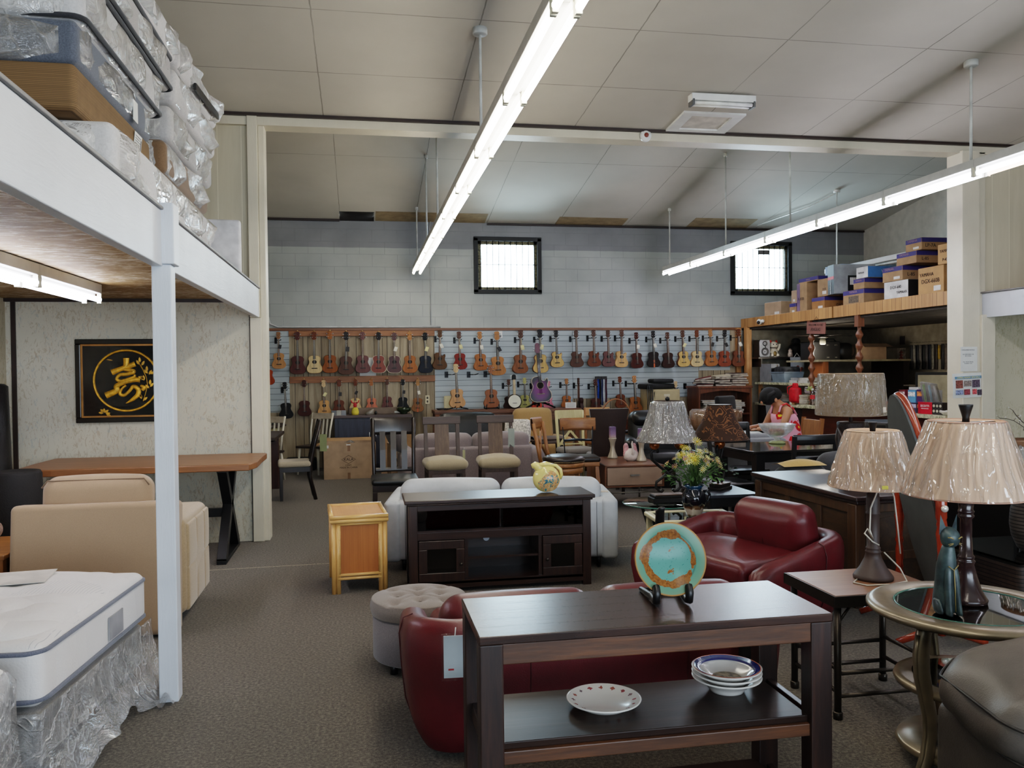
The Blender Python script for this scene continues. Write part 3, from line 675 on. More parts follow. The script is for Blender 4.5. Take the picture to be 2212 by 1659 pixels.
for u in UKES:
    r=uke(*u)
    x,y,z,L,tilt,key,cut,neck,label,group,side=u
    top=z+L
    if 'board' in group or 'upper row' in group or 'lower row' in group:
        h=T('hanging_hook','small brass hook above the '+' '.join(label.replace(',','').split()[:9]),'hook',(x+L*math.sin(rad(tilt)),13.745,top+.012),0,'brass hooks on the hanging boards')
        M().cyl((0,0,.0),(0,-.07,.0),.006,n=6).ball((0,-.075,.004),.011,8,5).ob('peg',GOLDP,h)
    elif 'slatwall' in group:
        hook_thing('black hook holding the '+' '.join(label.replace(',','').split()[:10]),x+(L-.14*L)*math.sin(rad(tilt))-.055,top-.225*L,13.772,13.772-y-.005)
    # tags on some necks, binding and stripe where the photo shows them
    k=0 if 'black card' in label else 1 if ' tag' in label else RND.randrange(3) if RND.random()<.45 and 'ledge' not in group else -1
    if k>=0:
        g=M().at(.03,-.085,.60,0,RND.uniform(-30,30),0); g.box(-.035,-.002,-.06,.035,.002,.05)
        g.T=Matrix(); g.tube([(0,-.08,.8),(.025,-.085,.65)],.002,4); g.ob('paper_tag',TAGM[k],r)
    if 'edge binding' in label: M().tube([(w,-.05,h) for w,h in outline()],.004,5,closed=True).ob('edge_binding',BIND,r)
    if 'stripe' in label: M().box(-.018,-.058,.0,.018,-.051,.2).ob('orange_stripe',plain('orange strip',(190,90,44),.5),r)
for p in PROTO.values():
    for c in list(p.children):
        for g in list(c.children): bpy.data.objects.remove(g)
        bpy.data.objects.remove(c)
    bpy.data.objects.remove(p)
for i,(x,z,l) in enumerate([(1.389,1.478,'empty black hook left of the bass ukulele headstock'),(1.759,1.474,'empty black hook between the two standing ukuleles'),(2.04,1.478,'empty black hook behind the brown standing ukulele headstock'),(5.557,1.228,'empty black hook right of the filing cabinet')]):
    h=T('hanging_hook',l,'hook',(x,13.772,z),0,'empty slatwall hooks'); M().box(-.03,-.008,-.05,.03,0,.05).ob('plate',HOOKM,h,.003)
    M().cyl((0,-.004,0),(.07,-.1,0),.007,n=6).tube([(.07,-.1,0),(.1,-.12,.0),(.15,-.14,.02)],.006,6).tube([(.07,-.1,0),(.09,-.15,.0),(.14,-.17,.02)],.006,6).ob('fork',HOOKM,h)
# orange stripe on the black one
# ---------------------------------------------------------------- banjo, guitar, ledge
LEDGE=wood('ledge wood',(120,82,60),(78,50,36),.5,'x')
t=T('wood_bench','long brown wooden bench holding the standing instruments before the slatwall','bench',(0,0,0))
M().box(1.12,13.05,.86,3.5,13.55,.915).ob('top',LEDGE,t,.006)
M().box(1.14,13.07,.74,3.48,13.1,.86).ob('apron',LEDGE,t)
for x in (1.17,3.43):
    for y in (13.09,13.5): M().box(x-.035,y-.035,0,x+.035,y+.035,.86).ob('leg',wood('ledge leg',(132,84,56),(88,54,36),.5,'z'),t)
def uke_stand(label,x,y,z,kind):
    t=T('instrument_stand',label,'stand',(x,y,z),0,'stands on the wood bench')
    if kind==0:
        M().cyl((0,.07,.03),(0,.07,.52),.008,n=8).ob('post',BLKMET,t)
        m=M()
        for a in (-60,180,60): m.tube([(0,.07,.04),(.2*math.sin(rad(a)),.07-.11*math.cos(rad(a)),.008)],.009,6)
        m.tube([(-.06,-.1,.03),(-.05,-.08,.05),(0,.07,.06),(.05,-.08,.05),(.06,-.1,.03)],.008,6); m.ob('feet',BLKMET,t)
    else:
        for s in (-1,1): M().tube([(s*.1,-.12,.08),(s*.1,-.1,.005),(s*.11,.1,.005),(s*.09,.08,.15),(s*.04,.075,.3)],.009,6).ob('side_frame',BLKMET,t)
        M().cyl((-.1,.1,.01),(.1,.1,.01),.007,n=6).ob('cross_bar',BLKMET,t)
    return t
uke_stand('black tripod stand under the light amber bass ukulele',1.525,13.36,.915,0)
uke_stand('black folding stand under the large brown ukulele',2.08,13.36,.915,1)
t=T('banjo','round headed white banjo ukulele with dark neck on the wood bench','banjo',(2.443,13.3,.915)); t.rotation_euler=(rad(-6),0,0)
M().at(0,0,.118,90).lathe([(0,.035),(.105,.035),(.118,.03),(.122,.0),(.118,-.03)],28)   .ob('rim',plain('banjo rim',(40,28,24),.4,.2),t)
M().disc((0,-.037,.118),.103,t=.004,n=28).ob('drum_head',plain('banjo head',(232,230,212),.5,0,.04),t)
M().box(-.02,-.05,.225,.02,-.02,.47).ob('fretboard',plain('pale fretboard',(176,158,124),.5),t,.002)
M().box(-.018,-.03,.2,.018,.0,.47).ob('neck',ukm('ebon'),t,.003)
hd=M().prism([(-.018,.46),(.018,.46),(.035,.48),(.032,.54),(.015,.555),(-.015,.555),(-.032,.54),(-.035,.48)],-.03,-.01,'xz').ob('headstock',ukm('blackk'),t)
for s in (-1,1):
    for z in (.495,.53): M().ball((s*.045,-.02,z),.009,8,5).ob('tuning_peg',plain('white peg',(220,220,214),.4),hd)
M().box(-.035,-.048,.085,.035,-.038,.092).ob('bridge',BRIDGE,t)
# purple guitar
def m_burst():
    g=N('purple sunburst'); v=g.coord(); sp=g.n('ShaderNodeSeparateXYZ'); g.l(v,sp.inputs[0])
    x=g.math('MULTIPLY',sp.outputs['X'],1.25); z=g.math('MULTIPLY',g.math('SUBTRACT',sp.outputs['Z'],.19),1.0)
    d=g.math('SQRT',g.math('ADD',g.math('MULTIPLY',x,x),g.math('MULTIPLY',z,z)))
    col=g.ramp(d,[(.04,lin((112,20,104))),(.13,lin((84,16,84))),(.2,lin((26,10,30))),(.26,lin((14,10,14)))])
    g.bsdf(col,.3,0,None,.25,.12); return g.m
t=T('acoustic_guitar','purple black acoustic guitar with cutaway standing on a tripod stand','guitar',(2.845,13.12,1.02)); t.rotation_euler=(rad(-4),rad(-3.2),0)
go=[(w*1.08,z*.97) for w,z in outline(True)]
M().prism(go,-.045,.05,'xz').ob('body',[m_burst()],t,.008)
M().tube([(w*1.0,-.046,z) for w,z in go],.004,5,closed=True).ob('binding',BIND,t)
M().prism([(-.024,.31),(.024,.31),(.019,.79),(-.019,.79)],-.064,-.045,'xz').ob('fretboard',FRET,t)
M().prism([(-.022,.4),(.022,.4),(.018,.79),(-.018,.79)],-.046,-.02,'xz').ob('neck',ukm('sienna'),t)
hd=M().prism([(-.022,.785),(.022,.785),(.042,.82),(.036,.93),(.022,.95),(0,.955),(-.022,.95),(-.036,.93),(-.042,.82)],-.055,-.035,'xz').ob('headstock',wood('purple headstock',(96,24,48),(60,14,34),.3,'z'),t)
for s in (-1,1):
    for z in (.835,.872,.909): M().ball((s*.055,-.045,z),(.013,.008,.009),8,5).cyl((s*.03,-.045,z),(s*.05,-.045,z),.004,n=5).ob('tuning_peg',CHROME,hd)
M().disc((0,-.047,.27),.05,t=.004,n=28).ob('sound_hole',HOLE,t); M().tube([(.058*math.cos(2*PI*k/28),-.049,.27+.058*math.sin(2*PI*k/28)) for k in range(28)],.004,5,closed=True).ob('rosette',plain('rosette',(176,160,130),.5),t)
M().box(-.06,-.058,.125,.06,-.046,.14).ob('bridge',plain('guitar bridge',(120,90,80),.4),t)
s=M()
for k in range(6): s.tube([((k-2.5)*.0085,-.06,.132),((k-2.5)*.0065,-.068,.79)],.0012,4)
s.ob('strings',CHROME,t)
t=T('instrument_stand','black tripod floor stand under the purple guitar','stand',(2.845,13.12,.915))
M().cyl((0,.12,.04),(0,.12,.66),.011,n=8).ob('post',BLKMET,t)
for a in (-70,70,180): M().tube([(0,.1,.13),(.26*math.sin(rad(a)),.1-.2*math.cos(rad(a)),.012)],.014,6).ob('leg',BLKMET,t)
M().tube([(-.12,-.07,.09),(-.12,-.06,.07),(0,.11,.1),(.12,-.06,.07),(.12,-.07,.09)],.012,6).ob('cradle',BLKMET,t)
t=T('price_card','white printed price card standing at the right end of the wood bench','card',(3.36,13.2,.915)); t.rotation_euler=(rad(-8),0,0)
M().box(-.09,-.002,0,.09,.002,.09).ob('card',plain('white card',(226,226,222),.7,0,.03),t)
m=M()
for k in range(3): m.box(-.07,-.004,.02+k*.022,.07,-.002,.026+k*.022)
m.ob('print',plain('grey print',(110,110,112),.7),t)
t=T('cushion','small cream cushion propped behind the bass ukulele','cushion',(1.38,13.5,.915)); M().rbox((0,0,.11),(.13,.05,.22),.025,3,3).ob('pad',fabric('cream cushion',(216,208,170)),t)
m=T('cable_coil','black cable coil lying at the left end of the wood bench','cable',(1.27,13.2,.915))
M().tube([((.09+.008*math.sin(k*3))*math.cos(k*.55),(.06)*math.sin(k*.55),.012+.008*(k%3)) for k in range(40)],.007,5).ob('coil',BLACK,m)
# guitar straps
SCOL=[('dark floral',(38,34,52)),('bright blue',(36,74,150)),('black',(18,18,20)),('blue patterned',(30,44,78)),('white lace',(196,200,206)),('plum',(64,30,44))]
for i,(n,c) in enumerate(SCOL):
    x=3.905+.034*i; t=T('guitar_strap',n+' guitar strap hanging in the bundle beside the mahogany ukulele','strap',(x,13.6-.012*(i%2),1.37),0,'hanging guitar straps')
    ln=(.44,.42,.45,.46,.4,.41)[i]
    M().grid(lambda u,v,ln=ln,i=i:(-.017+.034*u,.008*math.sin(v*9+i)+.012*math.sin(u*PI),.02-ln*v),4,14).ob('webbing',fabric('strap '+n,c,.8,120,.35),t)
    M().box(-.016,-.008,.0,.016,.02,.05).ob('strap_end',plain('strap leather',(24,20,20),.5),t)
h=hook_thing('black hook under the hanging guitar straps',3.99,1.37,13.772,.15)
t=T('humidity_sensor','small white wall sensor above the middle slatwall','sensor',(2.295,13.77,2.14)); M().box(-.04,-.02,-.06,.04,0,.06).ob('case',WHITE,t,.005)
M().box(-.02,-.022,-.04,.02,-.02,-.01).ob('print',plain('grey print',(110,110,112),.7),t)
t=T('wall_outlet','cream wall outlet on the plank panelling right of the blue sideboard','outlet',(1.07,13.778,1.07)); M().box(-.035,-.01,-.07,.035,0,.07).ob('cover_plate',plain('cream plate',(216,204,168),.5),t,.004)
for z in (-.03,.03): M().box(-.014,-.013,z-.018,.014,-.01,z+.018).ob('socket',plain('dark socket',(70,60,48),.5),t)
tag(M().at(.11,13.775,1.6).box(-.13,-.002,-.17,.13,0,.17).ob('paper_sheet',plain('white card',(226,226,222),.7,0,.03)),'plain white paper sheet pinned to the planks behind the ukuleles','paper')
# ---------------------------------------------------------------- furniture materials
REDL=leather('oxblood leather',(86,26,31),.36,.10); GREYL=leather('charcoal grey leather',(74,68,63),.42,.2); WHITEL=leather('pale grey leather',(178,182,186),.5,.06,.06); BLKL=leather('black leather',(20,20,21),.34,.12)
ESP=wood('espresso wood',(60,40,33),(34,23,20),.3,'x',1,.06,.1); ESPZ=wood('espresso wood upright',(62,41,33),(36,24,21),.32,'z',1,.06,.1)
DARKW=wood('dark distressed wood',(62,40,32),(28,18,16),.34,'x',1,.2,.0); DARKWZ=wood('dark distressed upright',(58,36,28),(26,17,15),.4,'z',1,.25)
APR=wood('knotty apron',(116,72,42),(34,24,22),.4,'x',.8,.2,0,.8)
CLIP=plain('clear hang tag film',(206,216,222),.2)
def m_console():
    g=N('distressed plank top'); v=g.coord((1.2,14,14)); n1=g.noise(v,1.6,5,.6,.6); n2=g.noise(g.coord((3,60,60)),1,3)
    col=g.ramp(n1.outputs['Fac'],[(.3,lin((30,19,17))),(.7,lin((66,44,35)))])
    vo=g.coord(); sp=g.n('ShaderNodeSeparateXYZ'); g.l(vo,sp.inputs[0])
    q=g.math('ABSOLUTE',g.math('SUBTRACT',g.math('FRACT',g.math('DIVIDE',sp.outputs['Y'],.082)),.5)); seam=g.math('MULTIPLY',q,.082)
    wn=g.noise(g.coord((1,1,1)),55,2); ln=g.math('LESS_THAN',seam,g.math('MULTIPLY',g.math('SUBTRACT',wn.outputs['Fac'],.4),.012))
    fx=g.math('FRACT',g.math('ADD',g.math('DIVIDE',sp.outputs['X'],.047),g.math('MULTIPLY',g.math('FLOOR',g.math('DIVIDE',sp.outputs['Y'],.041)),.37)))
    tick=g.math('MULTIPLY',g.math('LESS_THAN',fx,.05),g.math('LESS_THAN',seam,g.math('MULTIPLY',wn.outputs['Fac'],.026)))
    mk=g.math('MULTIPLY',g.math('MULTIPLY',g.math('MAXIMUM',ln,tick),.6),g.math('LESS_THAN',g.math('ABSOLUTE',sp.outputs['Y']),.208)); col=g.mix(mk,col,lin((8,6,6)))
    g.bsdf(col,.27,0,g.bump(g.math('MULTIPLY',n2.outputs['Fac'],.15),.3,.003),.55); p_=g.out.inputs['Surface'].links[0].from_node; g.l(g.math('MULTIPLY',g.math('SUBTRACT',1,mk),.55),p_.inputs['Specular IOR Level']); return g.m
# console table
t=T('console_table','dark distressed plank console table with two shelves in the foreground','table',(.9,2.635,0))
M().box(-.57,-.215,.735,.57,.215,.762).ob('tabletop',m_console(),t,.004)
for s in (-1,1): M().box(-.5,s*.195-.012,.672,.5,s*.195+.012,.735).ob('apron',APR,t,.003)
for s in (-1,1): M().box(s*.53-.012,-.15,.672,s*.53+.012,.15,.735).ob('end_rail',DARKW,t,.003)
for sx in (-1,1):
    for sy in (-1,1): M().box(sx*.532-.036,sy*.178-.034,0,sx*.532+.036,sy*.178+.034,.735).ob('leg',DARKWZ,t,.004)
for z in (.43,.12):
    M().box(-.5,-.185,z-.022,.5,.185,z).ob('shelf',wood('shelf plank',(52,36,29),(25,17,15),.36,'x',.7,.12,.0,.7,.22),t,.003)
    for s in (-1,1): M().box(-.498,s*.19-.01,z-.062,.498,s*.19+.01,z-.022).ob('shelf_rail',APR,t,.003)
    for s in (-1,1): M().box(s*.535-.012,-.146,z-.062,s*.535+.012,.146,z-.005).ob('end_rail',DARKW,t,.003)
# teal plate on easel
def m_teal():
    g=N('teal drip glaze'); v=g.coord(); sp=g.n('ShaderNodeSeparateXYZ'); g.l(v,sp.inputs[0])
    r=g.math('SQRT',g.math('ADD',g.math('POWER',sp.outputs['X'],2),g.math('POWER',sp.outputs['Y'],2)))
    n=g.noise(v,7.5,4,.62,.8); n2=g.noise(v,130,2); n3=g.noise(v,24,3,.6,1)
    base=g.ramp(r,[(.085,lin((84,136,128))),(.089,lin((52,90,82))),(.093,lin((84,128,110))),(.12,lin((98,126,102)))])
    sp2=g.math('MULTIPLY',g.math('GREATER_THAN',n2.outputs['Fac'],.66),g.math('LESS_THAN',r,.085)); base=g.mix(g.math('MULTIPLY',sp2,.75),base,lin((40,104,100)))
    band=g.math('SUBTRACT',1,g.math('MULTIPLY',g.math('ABSOLUTE',g.math('SUBTRACT',r,.082)),38)); br=g.math('GREATER_THAN',g.math('ADD',g.math('MULTIPLY',band,.35),n.outputs['Fac']),.71)
    cen=g.math('MULTIPLY',g.math('GREATER_THAN',n3.outputs['Fac'],.57),g.math('MULTIPLY',g.math('LESS_THAN',g.math('ABSOLUTE',g.math('SUBTRACT',sp.outputs['X'],g.math('ADD',.008,g.math('MULTIPLY',sp.outputs['Y'],.2)))),.014),g.math('LESS_THAN',r,.06)))
    br=g.math('MAXIMUM',br,cen); brc=g.ramp(n2.outputs['Fac'],[(.3,lin((96,56,24))),(.7,lin((140,90,42)))])
    col=g.mix(br,base,brc); rim=g.math('GREATER_THAN',r,.1165); col=g.mix(rim,col,lin((142,104,58)))
    g.bsdf(col,.24,0,None,.25,0); return g.m
t=T('display_plate','round teal and brown glazed plate propped on an easel on the console table','plate',(1.01,2.66,.905)); t.rotation_euler=(rad(74),0,rad(-6))
M().lathe([(0,-.004),(.06,-.004),(.062,-.012),(.072,-.012),(.078,-.002),(.121,.024),(.122,.03),(.118,.031),(.085,.008),(.0,.004)],48,True,False).ob('plate_body',m_teal(),t)
t=T('plate_easel','black wooden easel holding the teal plate','easel',(1.01,2.68,.762)); t.rotation_euler=(0,0,rad(-6))
for s in (-1,1):
    M().tube([(s*.06,.12,.008),(s*.058,.03,.016),(s*.055,-.015,.02),(s*.055,-.055,.014),(s*.055,-.08,.02),(s*.055,-.088,.045),(s*.055,-.078,.066),(s*.055,-.062,.06)],[.009,.011,.012,.012,.014,.014,.013,.009],8).ob('foot',BLACK,t)
M().tube([(0,.125,.012),(0,.10,.15),(0,.078,.29),(0,.05,.305)],[.011,.011,.010,.007],8,flat=1.6).ob('back_post',BLACK,t)
M().cyl((-.06,.1,.012),(.06,.1,.012),.007,n=6).ob('cross_bar',BLACK,t)
POR=plain('white porcelain',(224,220,214),.16,0,.03,0,8,.5,.3)
def m_rimplate():
    g=N('patterned rim porcelain'); v=g.coord(); sp=g.n('ShaderNodeSeparateXYZ'); g.l(v,sp.inputs[0])
    r=g.math('SQRT',g.math('ADD',g.math('POWER',sp.outputs['X'],2),g.math('POWER',sp.outputs['Y'],2)))
    a=g.math('ARCTAN2',sp.outputs['Y'],sp.outputs['X']); f=g.math('FRACT',g.math('MULTIPLY',a,16/6.2832))
    n=g.noise(v,120,2); blob=g.math('LESS_THAN',g.math('ADD',g.math('ABSOLUTE',g.math('SUBTRACT',f,.5)),g.math('MULTIPLY',g.math('ABSOLUTE',g.math('SUBTRACT',r,.101)),26)),g.math('MULTIPLY',n.outputs['Fac'],.42))
    w=g.n('ShaderNodeTexWhiteNoise'); w.noise_dimensions='1D'; g.l(g.math('FLOOR',g.math('MULTIPLY',a,16/6.2832)),w.inputs['W'])
    c=g.ramp(w.outputs['Value'],[(.4,lin((142,52,58))),(.45,lin((70,104,116))),(.7,lin((150,70,56)))])
    col=g.mix(blob,lin((222,217,210)),c); g.bsdf(col,.15,0,None,.5,.3); return g.m
t=T('dinner_plate','white dinner plate with small red motifs round its rim on the console shelf','plate',(.78,2.66,.43))
M().lathe([(0,.006),(.07,.006),(.075,.0),(.082,.0),(.086,.006),(.123,.022),(.125,.026),(.12,.027),(.082,.012),(.0,.010)],48,True,False).ob('plate_body',m_rimplate(),t)
COB=plain('cobalt rim',(28,36,110),.18); ORNG=plain('orange line',(196,96,50),.3)
def bowl(lab,z,top):
    t=T('soup_plate',lab,'bowl',(1.235,2.7,z),0,'stacked soup plates')
    M().lathe([(0,.004),(.05,.004),(.052,0),(.058,0),(.06,.006),(.085,.03),(.118,.046),(.12,.05),(.116,.051),(.083,.037),(.06,.014),(0,.01)],48,True,False).ob('plate_body',POR,t)
    if top:
        M().lathe([(.090,.0415),(.112,.0508),(.112,.0518),(.090,.0425)],48,True,False).ob('blue_band',COB,t)
        M().lathe([(.1125,.0505),(.115,.0515),(.115,.0525),(.1125,.0515)],48,True,False).ob('orange_band',ORNG,t)
        M().lathe([(0,.0115),(.052,.0125),(.05,.0135),(0,.0125)],32,True,False).ob('centre_picture',plain('painted centre picture',(120,110,90),.3,0,.9,0,60),t)
    return t
bowl('lowest white soup plate of the stack on the console shelf',.43,0); bowl('middle white soup plate of the stack on the console shelf',.446,0)
bowl('topmost soup plate of the stack, cobalt blue rim, on the console shelf',.462,1)

# ---------------------------------------------------------------- red leather sofas
def red_sofa(label,w,d,h,harm,ch,loc,rz,nc,cs=1,co=0):
    t=T('leather_loveseat',label,'sofa',loc,rz,None)
    a=w/2; R_=.22
    pts=[]
    n=9
    P0=[(-a+.02,d),(-a,d*.6),(-a,R_+.1)]
    for i in range(3): pts.append(P0[i])
    for k in range(1,n+1):
        an=PI+PI/2*k/n; pts.append((-a+R_+R_*math.cos(an),R_+R_*math.sin(an)))
    pts+= [(-a*.4,-.005),(0,-.008)]
    pts=pts+[(-x,y) for x,y in reversed(pts[:-1])]
    N_=len(pts)
    def nrm2(i):
        p=pts[max(i-1,0)];q=pts[min(i+1,N_-1)]; dx,dy=q[0]-p[0],q[1]-p[1]; l=math.hypot(dx,dy); return (dy/l*-1,dx/l) 
    sec=[(-.085,.03),(-.045,.14),(-.015,.28),(.0,.6),(.008,.85),(-.01,.97),(-.05,1.0),(-.10,.985),(-.135,.92),(-.14,.6),(-.14,.3)]
    vs=[];K=len(sec)
    for i,(x,y) in enumerate(pts):
        nx,ny=nrm2(i); 
        # outward normal: pointing away from (0,d/2)
        if nx*(x)+ny*(y-d*.55)<0: nx,ny=-nx,-ny
        f=min(1,max(0,(y)/(d*.95))); f=f*f*(3-2*f); hh=h+(harm-h)*f
        for (o,z) in sec:
            zz=z*hh if z>.35 else z*.55*h/.5*1.0
            vs.append((x+nx*o,y+ny*o,max(.025,zz)))
    fs=[]
    for i in range(N_-1):
        for k in range(K-1): fs.append((i*K+k,i*K+k+1,(i+1)*K+k+1,(i+1)*K+k))
    fs.append(tuple(range(K))); fs.append(tuple(reversed([(N_-1)*K+k for k in range(K)])))
    M().add(vs,fs,True).ob('shell',REDL,t,0,1)
    for i in (2,3+n,N_-4-n,N_-3): M().tube([vs[i*K+k] for k in range(1,7)],.003,5).ob('seam',plain('dark red seam',(70,18,22),.5),t)
    iw=w-.30; M().rbox((0,d*.52,.19),(iw+.08,d-.22,.2),.03,3,2).ob('base',REDL,t)
    for k in range(nc):
        cw=iw/nc; x=-iw/2+cw*(k+.5)
        M().rbox((x,d*.58,.345),(cw-.006,d*.84-.12,.15),.055,4,4,(0,0,.025)).ob('seat_cushion',REDL,t)
        M().at(x+co,.235,ch-.17,-12).rbox((0,0,0),(cw*cs-.006,.21,.36),.095,5,4,(0,.03,.01)).ob('back_cushion',REDL,t)
    for k in range(1 if nc==1 else 2): M().at(co,.235,ch-.17,-12).tube([(0 if nc==1 else (k-.5)*iw*.5,-.10-.03,-.1),(0 if nc==1 else (k-.5)*iw*.5,-.09,.13),(0 if nc==1 else (k-.5)*iw*.5,-.02,.184),(0 if nc==1 else (k-.5)*iw*.5,.06,.17),(0 if nc==1 else (k-.5)*iw*.5,.125,.05),(0 if nc==1 else (k-.5)*iw*.5,.136,-.05)],.003,5).ob('seam',plain('dark red seam',(70,18,22),.5),t)
    for sx in (-1,1):
        for y in (.24,d-.2): M().at(sx*(a-.26),y,0).lathe([(.018,0),(.026,.1)],10).ob('foot',BLACK,t)
    return t
red_sofa('oxblood red leather loveseat seen from behind, directly behind the console table',1.64,.86,.57,.44,.60,(.97,3.2,0),0,2)
red_sofa('oxblood red leather loveseat facing left beside the dark desk',1.15,.92,.54,.42,.69,(2.75,5.13,0),112.4,1,.68,-.14)
def hang_tag(label,loc,w,h,mat,rz=0,prn=True):
    t=T('price_tag',label,'tag',loc,rz)
    M().box(-w/2,-.002,-h,w/2,.002,0).ob('card',mat,t); M().tube([(0,0,-.01),(.004,.004,.03)],.0022,5).ob('tie',WHITE,t)
    M().box(-w/2-.008,-.005,-h-.01,w/2+.008,-.003,.008).ob('sleeve',glass('tag sleeve',(255,255,255),.0,.1),t)
    if prn: M().box(-w*.3,-.0034,-h*.82,-w*.05,-.002,-h*.78).ob('print',plain('red print',(176,40,44),.6),t)
    return t
hang_tag('pale blue hang tag in clear sleeve on the red loveseat behind the console',(.335,3.13,.545),.085,.16,plain('pale blue card',(196,204,206),.6,0,.08),-4)
t=hang_tag('black hang tag dangling behind the console table on its right',(1.52,3.14,.5),.07,.15,plain('black glossy card',(22,22,24),.25),20,False)
hang_tag('white hang tag beside the bamboo lamp on the left facing red loveseat',(2.99,4.5,.50),.08,.07,plain('white card',(226,226,222),.7,0,.03),35,False)

# ---------------------------------------------------------------- grey leather sofa at the right edge
t=T('leather_sofa','charcoal grey leather sofa arm and cushion at the right edge of the foreground','sofa',(0,0,0))
M().rbox((1.82,1.75,.3),(.26,1.0,.5),.05,4,2,(.012,.02,.02)).ob('arm_panel',GREYL,t)
m=M().rbox((0,0,0),(.66,.44,.2),.095,7,9,(.02,.02,.035)); T_=M().at(2.0,2.02,.615,6,-10,-8).T
def fold(p):
    x,y,z=p; e=max(0,abs(y)/.22-.55)/.45; f=max(0,abs(x)/.33-.5)/.5
    k=.011*e*math.sin(x*26+3*z)+.013*f*math.sin(y*24+1+5*x)+.006*math.sin(x*9+y*14)
    return T_@Vector((x*(1+k*.6),y*(1+k),z+k))
m.v=[tuple(fold(p)) for p in m.v]; po=m.ob('arm_pillow',leather('soft grey leather',(84,78,73),.42,.16),t,0,1)
for zz in (.052,-.05):
    L_=[]
    for cx,cy,a0 in ((.245,.13,0),(-.245,.13,90),(-.245,-.13,180),(.245,-.13,270)):
        for k in range(7): a=rad(a0+15*k); L_.append(tuple(fold((cx+.083*math.cos(a),cy+.088*math.sin(a),zz))))
    M().tube(L_,.0045,6,closed=True).ob('piping',plain('dark seam',(40,36,34),.5),po)
M().rbox((2.42,1.7,.33),(.85,.85,.28),.07,5,4,(0,0,.03)).ob('seat_cushion',GREYL,t)
M().rbox((2.42,1.62,.12),(.9,.9,.16),.03,3,2).ob('base',GREYL,t)
M().rbox((2.42,2.2,.42),(.85,.18,.6),.06,4,2).ob('back',GREYL,t)
for x in (1.8,2.8): M().box(x-.03,1.4,0,x+.03,1.46,.05).ob('foot',BLACK,t)
for x in (1.8,2.8): M().box(x-.03,2.12,0,x+.03,2.18,.05).ob('foot',BLACK,t)
s=M(); s.tube([(1.695,1.3,.535),(1.695,2.15,.535)],.003,5); s.ob('seam',plain('dark seam',(40,36,34),.5),t)

# ---------------------------------------------------------------- side table and round table
GUN=plain('gunmetal pipe',(66,60,54),.36,.75,.1); CHAMP=plain('antiqued champagne metal',(138,126,106),.32,.55,.14,.05); SIDEW=wood('walnut brown table top',(140,100,74),(108,74,54),.38,'x',.8,.06)
t=T('side_table','square brown wood topped side table with grey metal pipe legs','table',(2.275,3.51,0))
M().box(-.262,-.215,.535,.262,.215,.552).ob('tabletop',SIDEW,t,.002)
M().box(-.27,-.223,.5,.27,-.215,.55).box(-.27,.215,.5,.27,.223,.55).box(-.27,-.215,.5,-.262,.215,.55).box(.262,-.215,.5,.27,.215,.55).box(-.262,-.215,.5,.262,.215,.534).ob('metal_band',plain('dark bronze metal',(50,44,38),.4,.6),t,.002)
for sx in (-1,1):
    for sy in (-1,1):
        M().cyl((sx*.235,sy*.185,0),(sx*.235,sy*.185,.5),.0155,n=12).at(sx*.235,sy*.185,0).lathe([(.02,0),(.021,.03),(.016,.034)],10).ob('leg',GUN,t)
for z in (.1,.2):
    for sy in (-1,1): M().cyl((-.235,sy*.185,z),(.235,sy*.185,z),.010,n=8).ob('stretcher',GUN,t)
    for sx in (-1,1): M().cyl((sx*.235,-.185,z+.02),(sx*.235,.185,z+.02),.010,n=8).ob('stretcher',GUN,t)
for sx in (-1,1): M().tube([(sx*.235,-.185,.42),(sx*.17,-.185,.5)],.007,6).ob('brace',GUN,t)
t=T('round_table','round champagne metal end table with inset glass top and curved legs','table',(2.29,2.83,0))
M().lathe([(.262,.612),(.262,.602),(.32,.592),(.352,.596),(.366,.606),(.366,.618),(.352,.628),(.335,.632),(.30,.628),(.268,.625),(.262,.612)],64,True,False).ob('top_ring',CHAMP,t)
M().lathe([(0,.616),(.262,.616),(.262,.624),(0,.624)],64,False).ob('glass_inset',glass('green table glass',(170,205,190),.2,.02),t)
M().lathe([(.255,.612),(.262,.618),(.266,.626),(.258,.626),(.255,.612)],64,True,False).ob('glass_edge',plain('green glass edge',(60,110,100),.15),t)
M().lathe([(0,.583),(.262,.583),(.262,.595),(0,.595)],48,False).ob('under_board',plain('pale under board',(128,122,108),.6),t)
M().lathe([(0,.31),(.24,.31),(.262,.316),(.268,.33),(.262,.342),(.24,.346),(0,.345)],56).ob('middle_shelf',CHAMP,t)
M().lathe([(0,.346),(.2,.346),(.2,.35),(0,.35)],48,False).ob('shelf_glass',glass('green table glass',(170,205,190),.2,.02),t)
M().lathe([(.16,.07),(.25,.07),(.262,.082),(.25,.1),(.16,.1)],56,True,False).ob('base_ring',CHAMP,t)
for a in (200,320,80):
    ca,sa=math.cos(rad(a)),math.sin(rad(a))
    prof=[(.255,.6),(.285,.55),(.30,.48),(.295,.40),(.272,.32),(.25,.24),(.245,.17),(.265,.09),(.30,.03),(.335,.0)]
    M().tube([(r*ca,r*sa,z+.012) for r,z in prof],[.03,.032,.034,.034,.032,.03,.03,.03,.03,.026],10,flat=.8).tube([((r+.03)*ca,(r+.03)*sa,z+.012) for r,z in prof[1:-1]],.008,6).ob('leg',CHAMP,t)
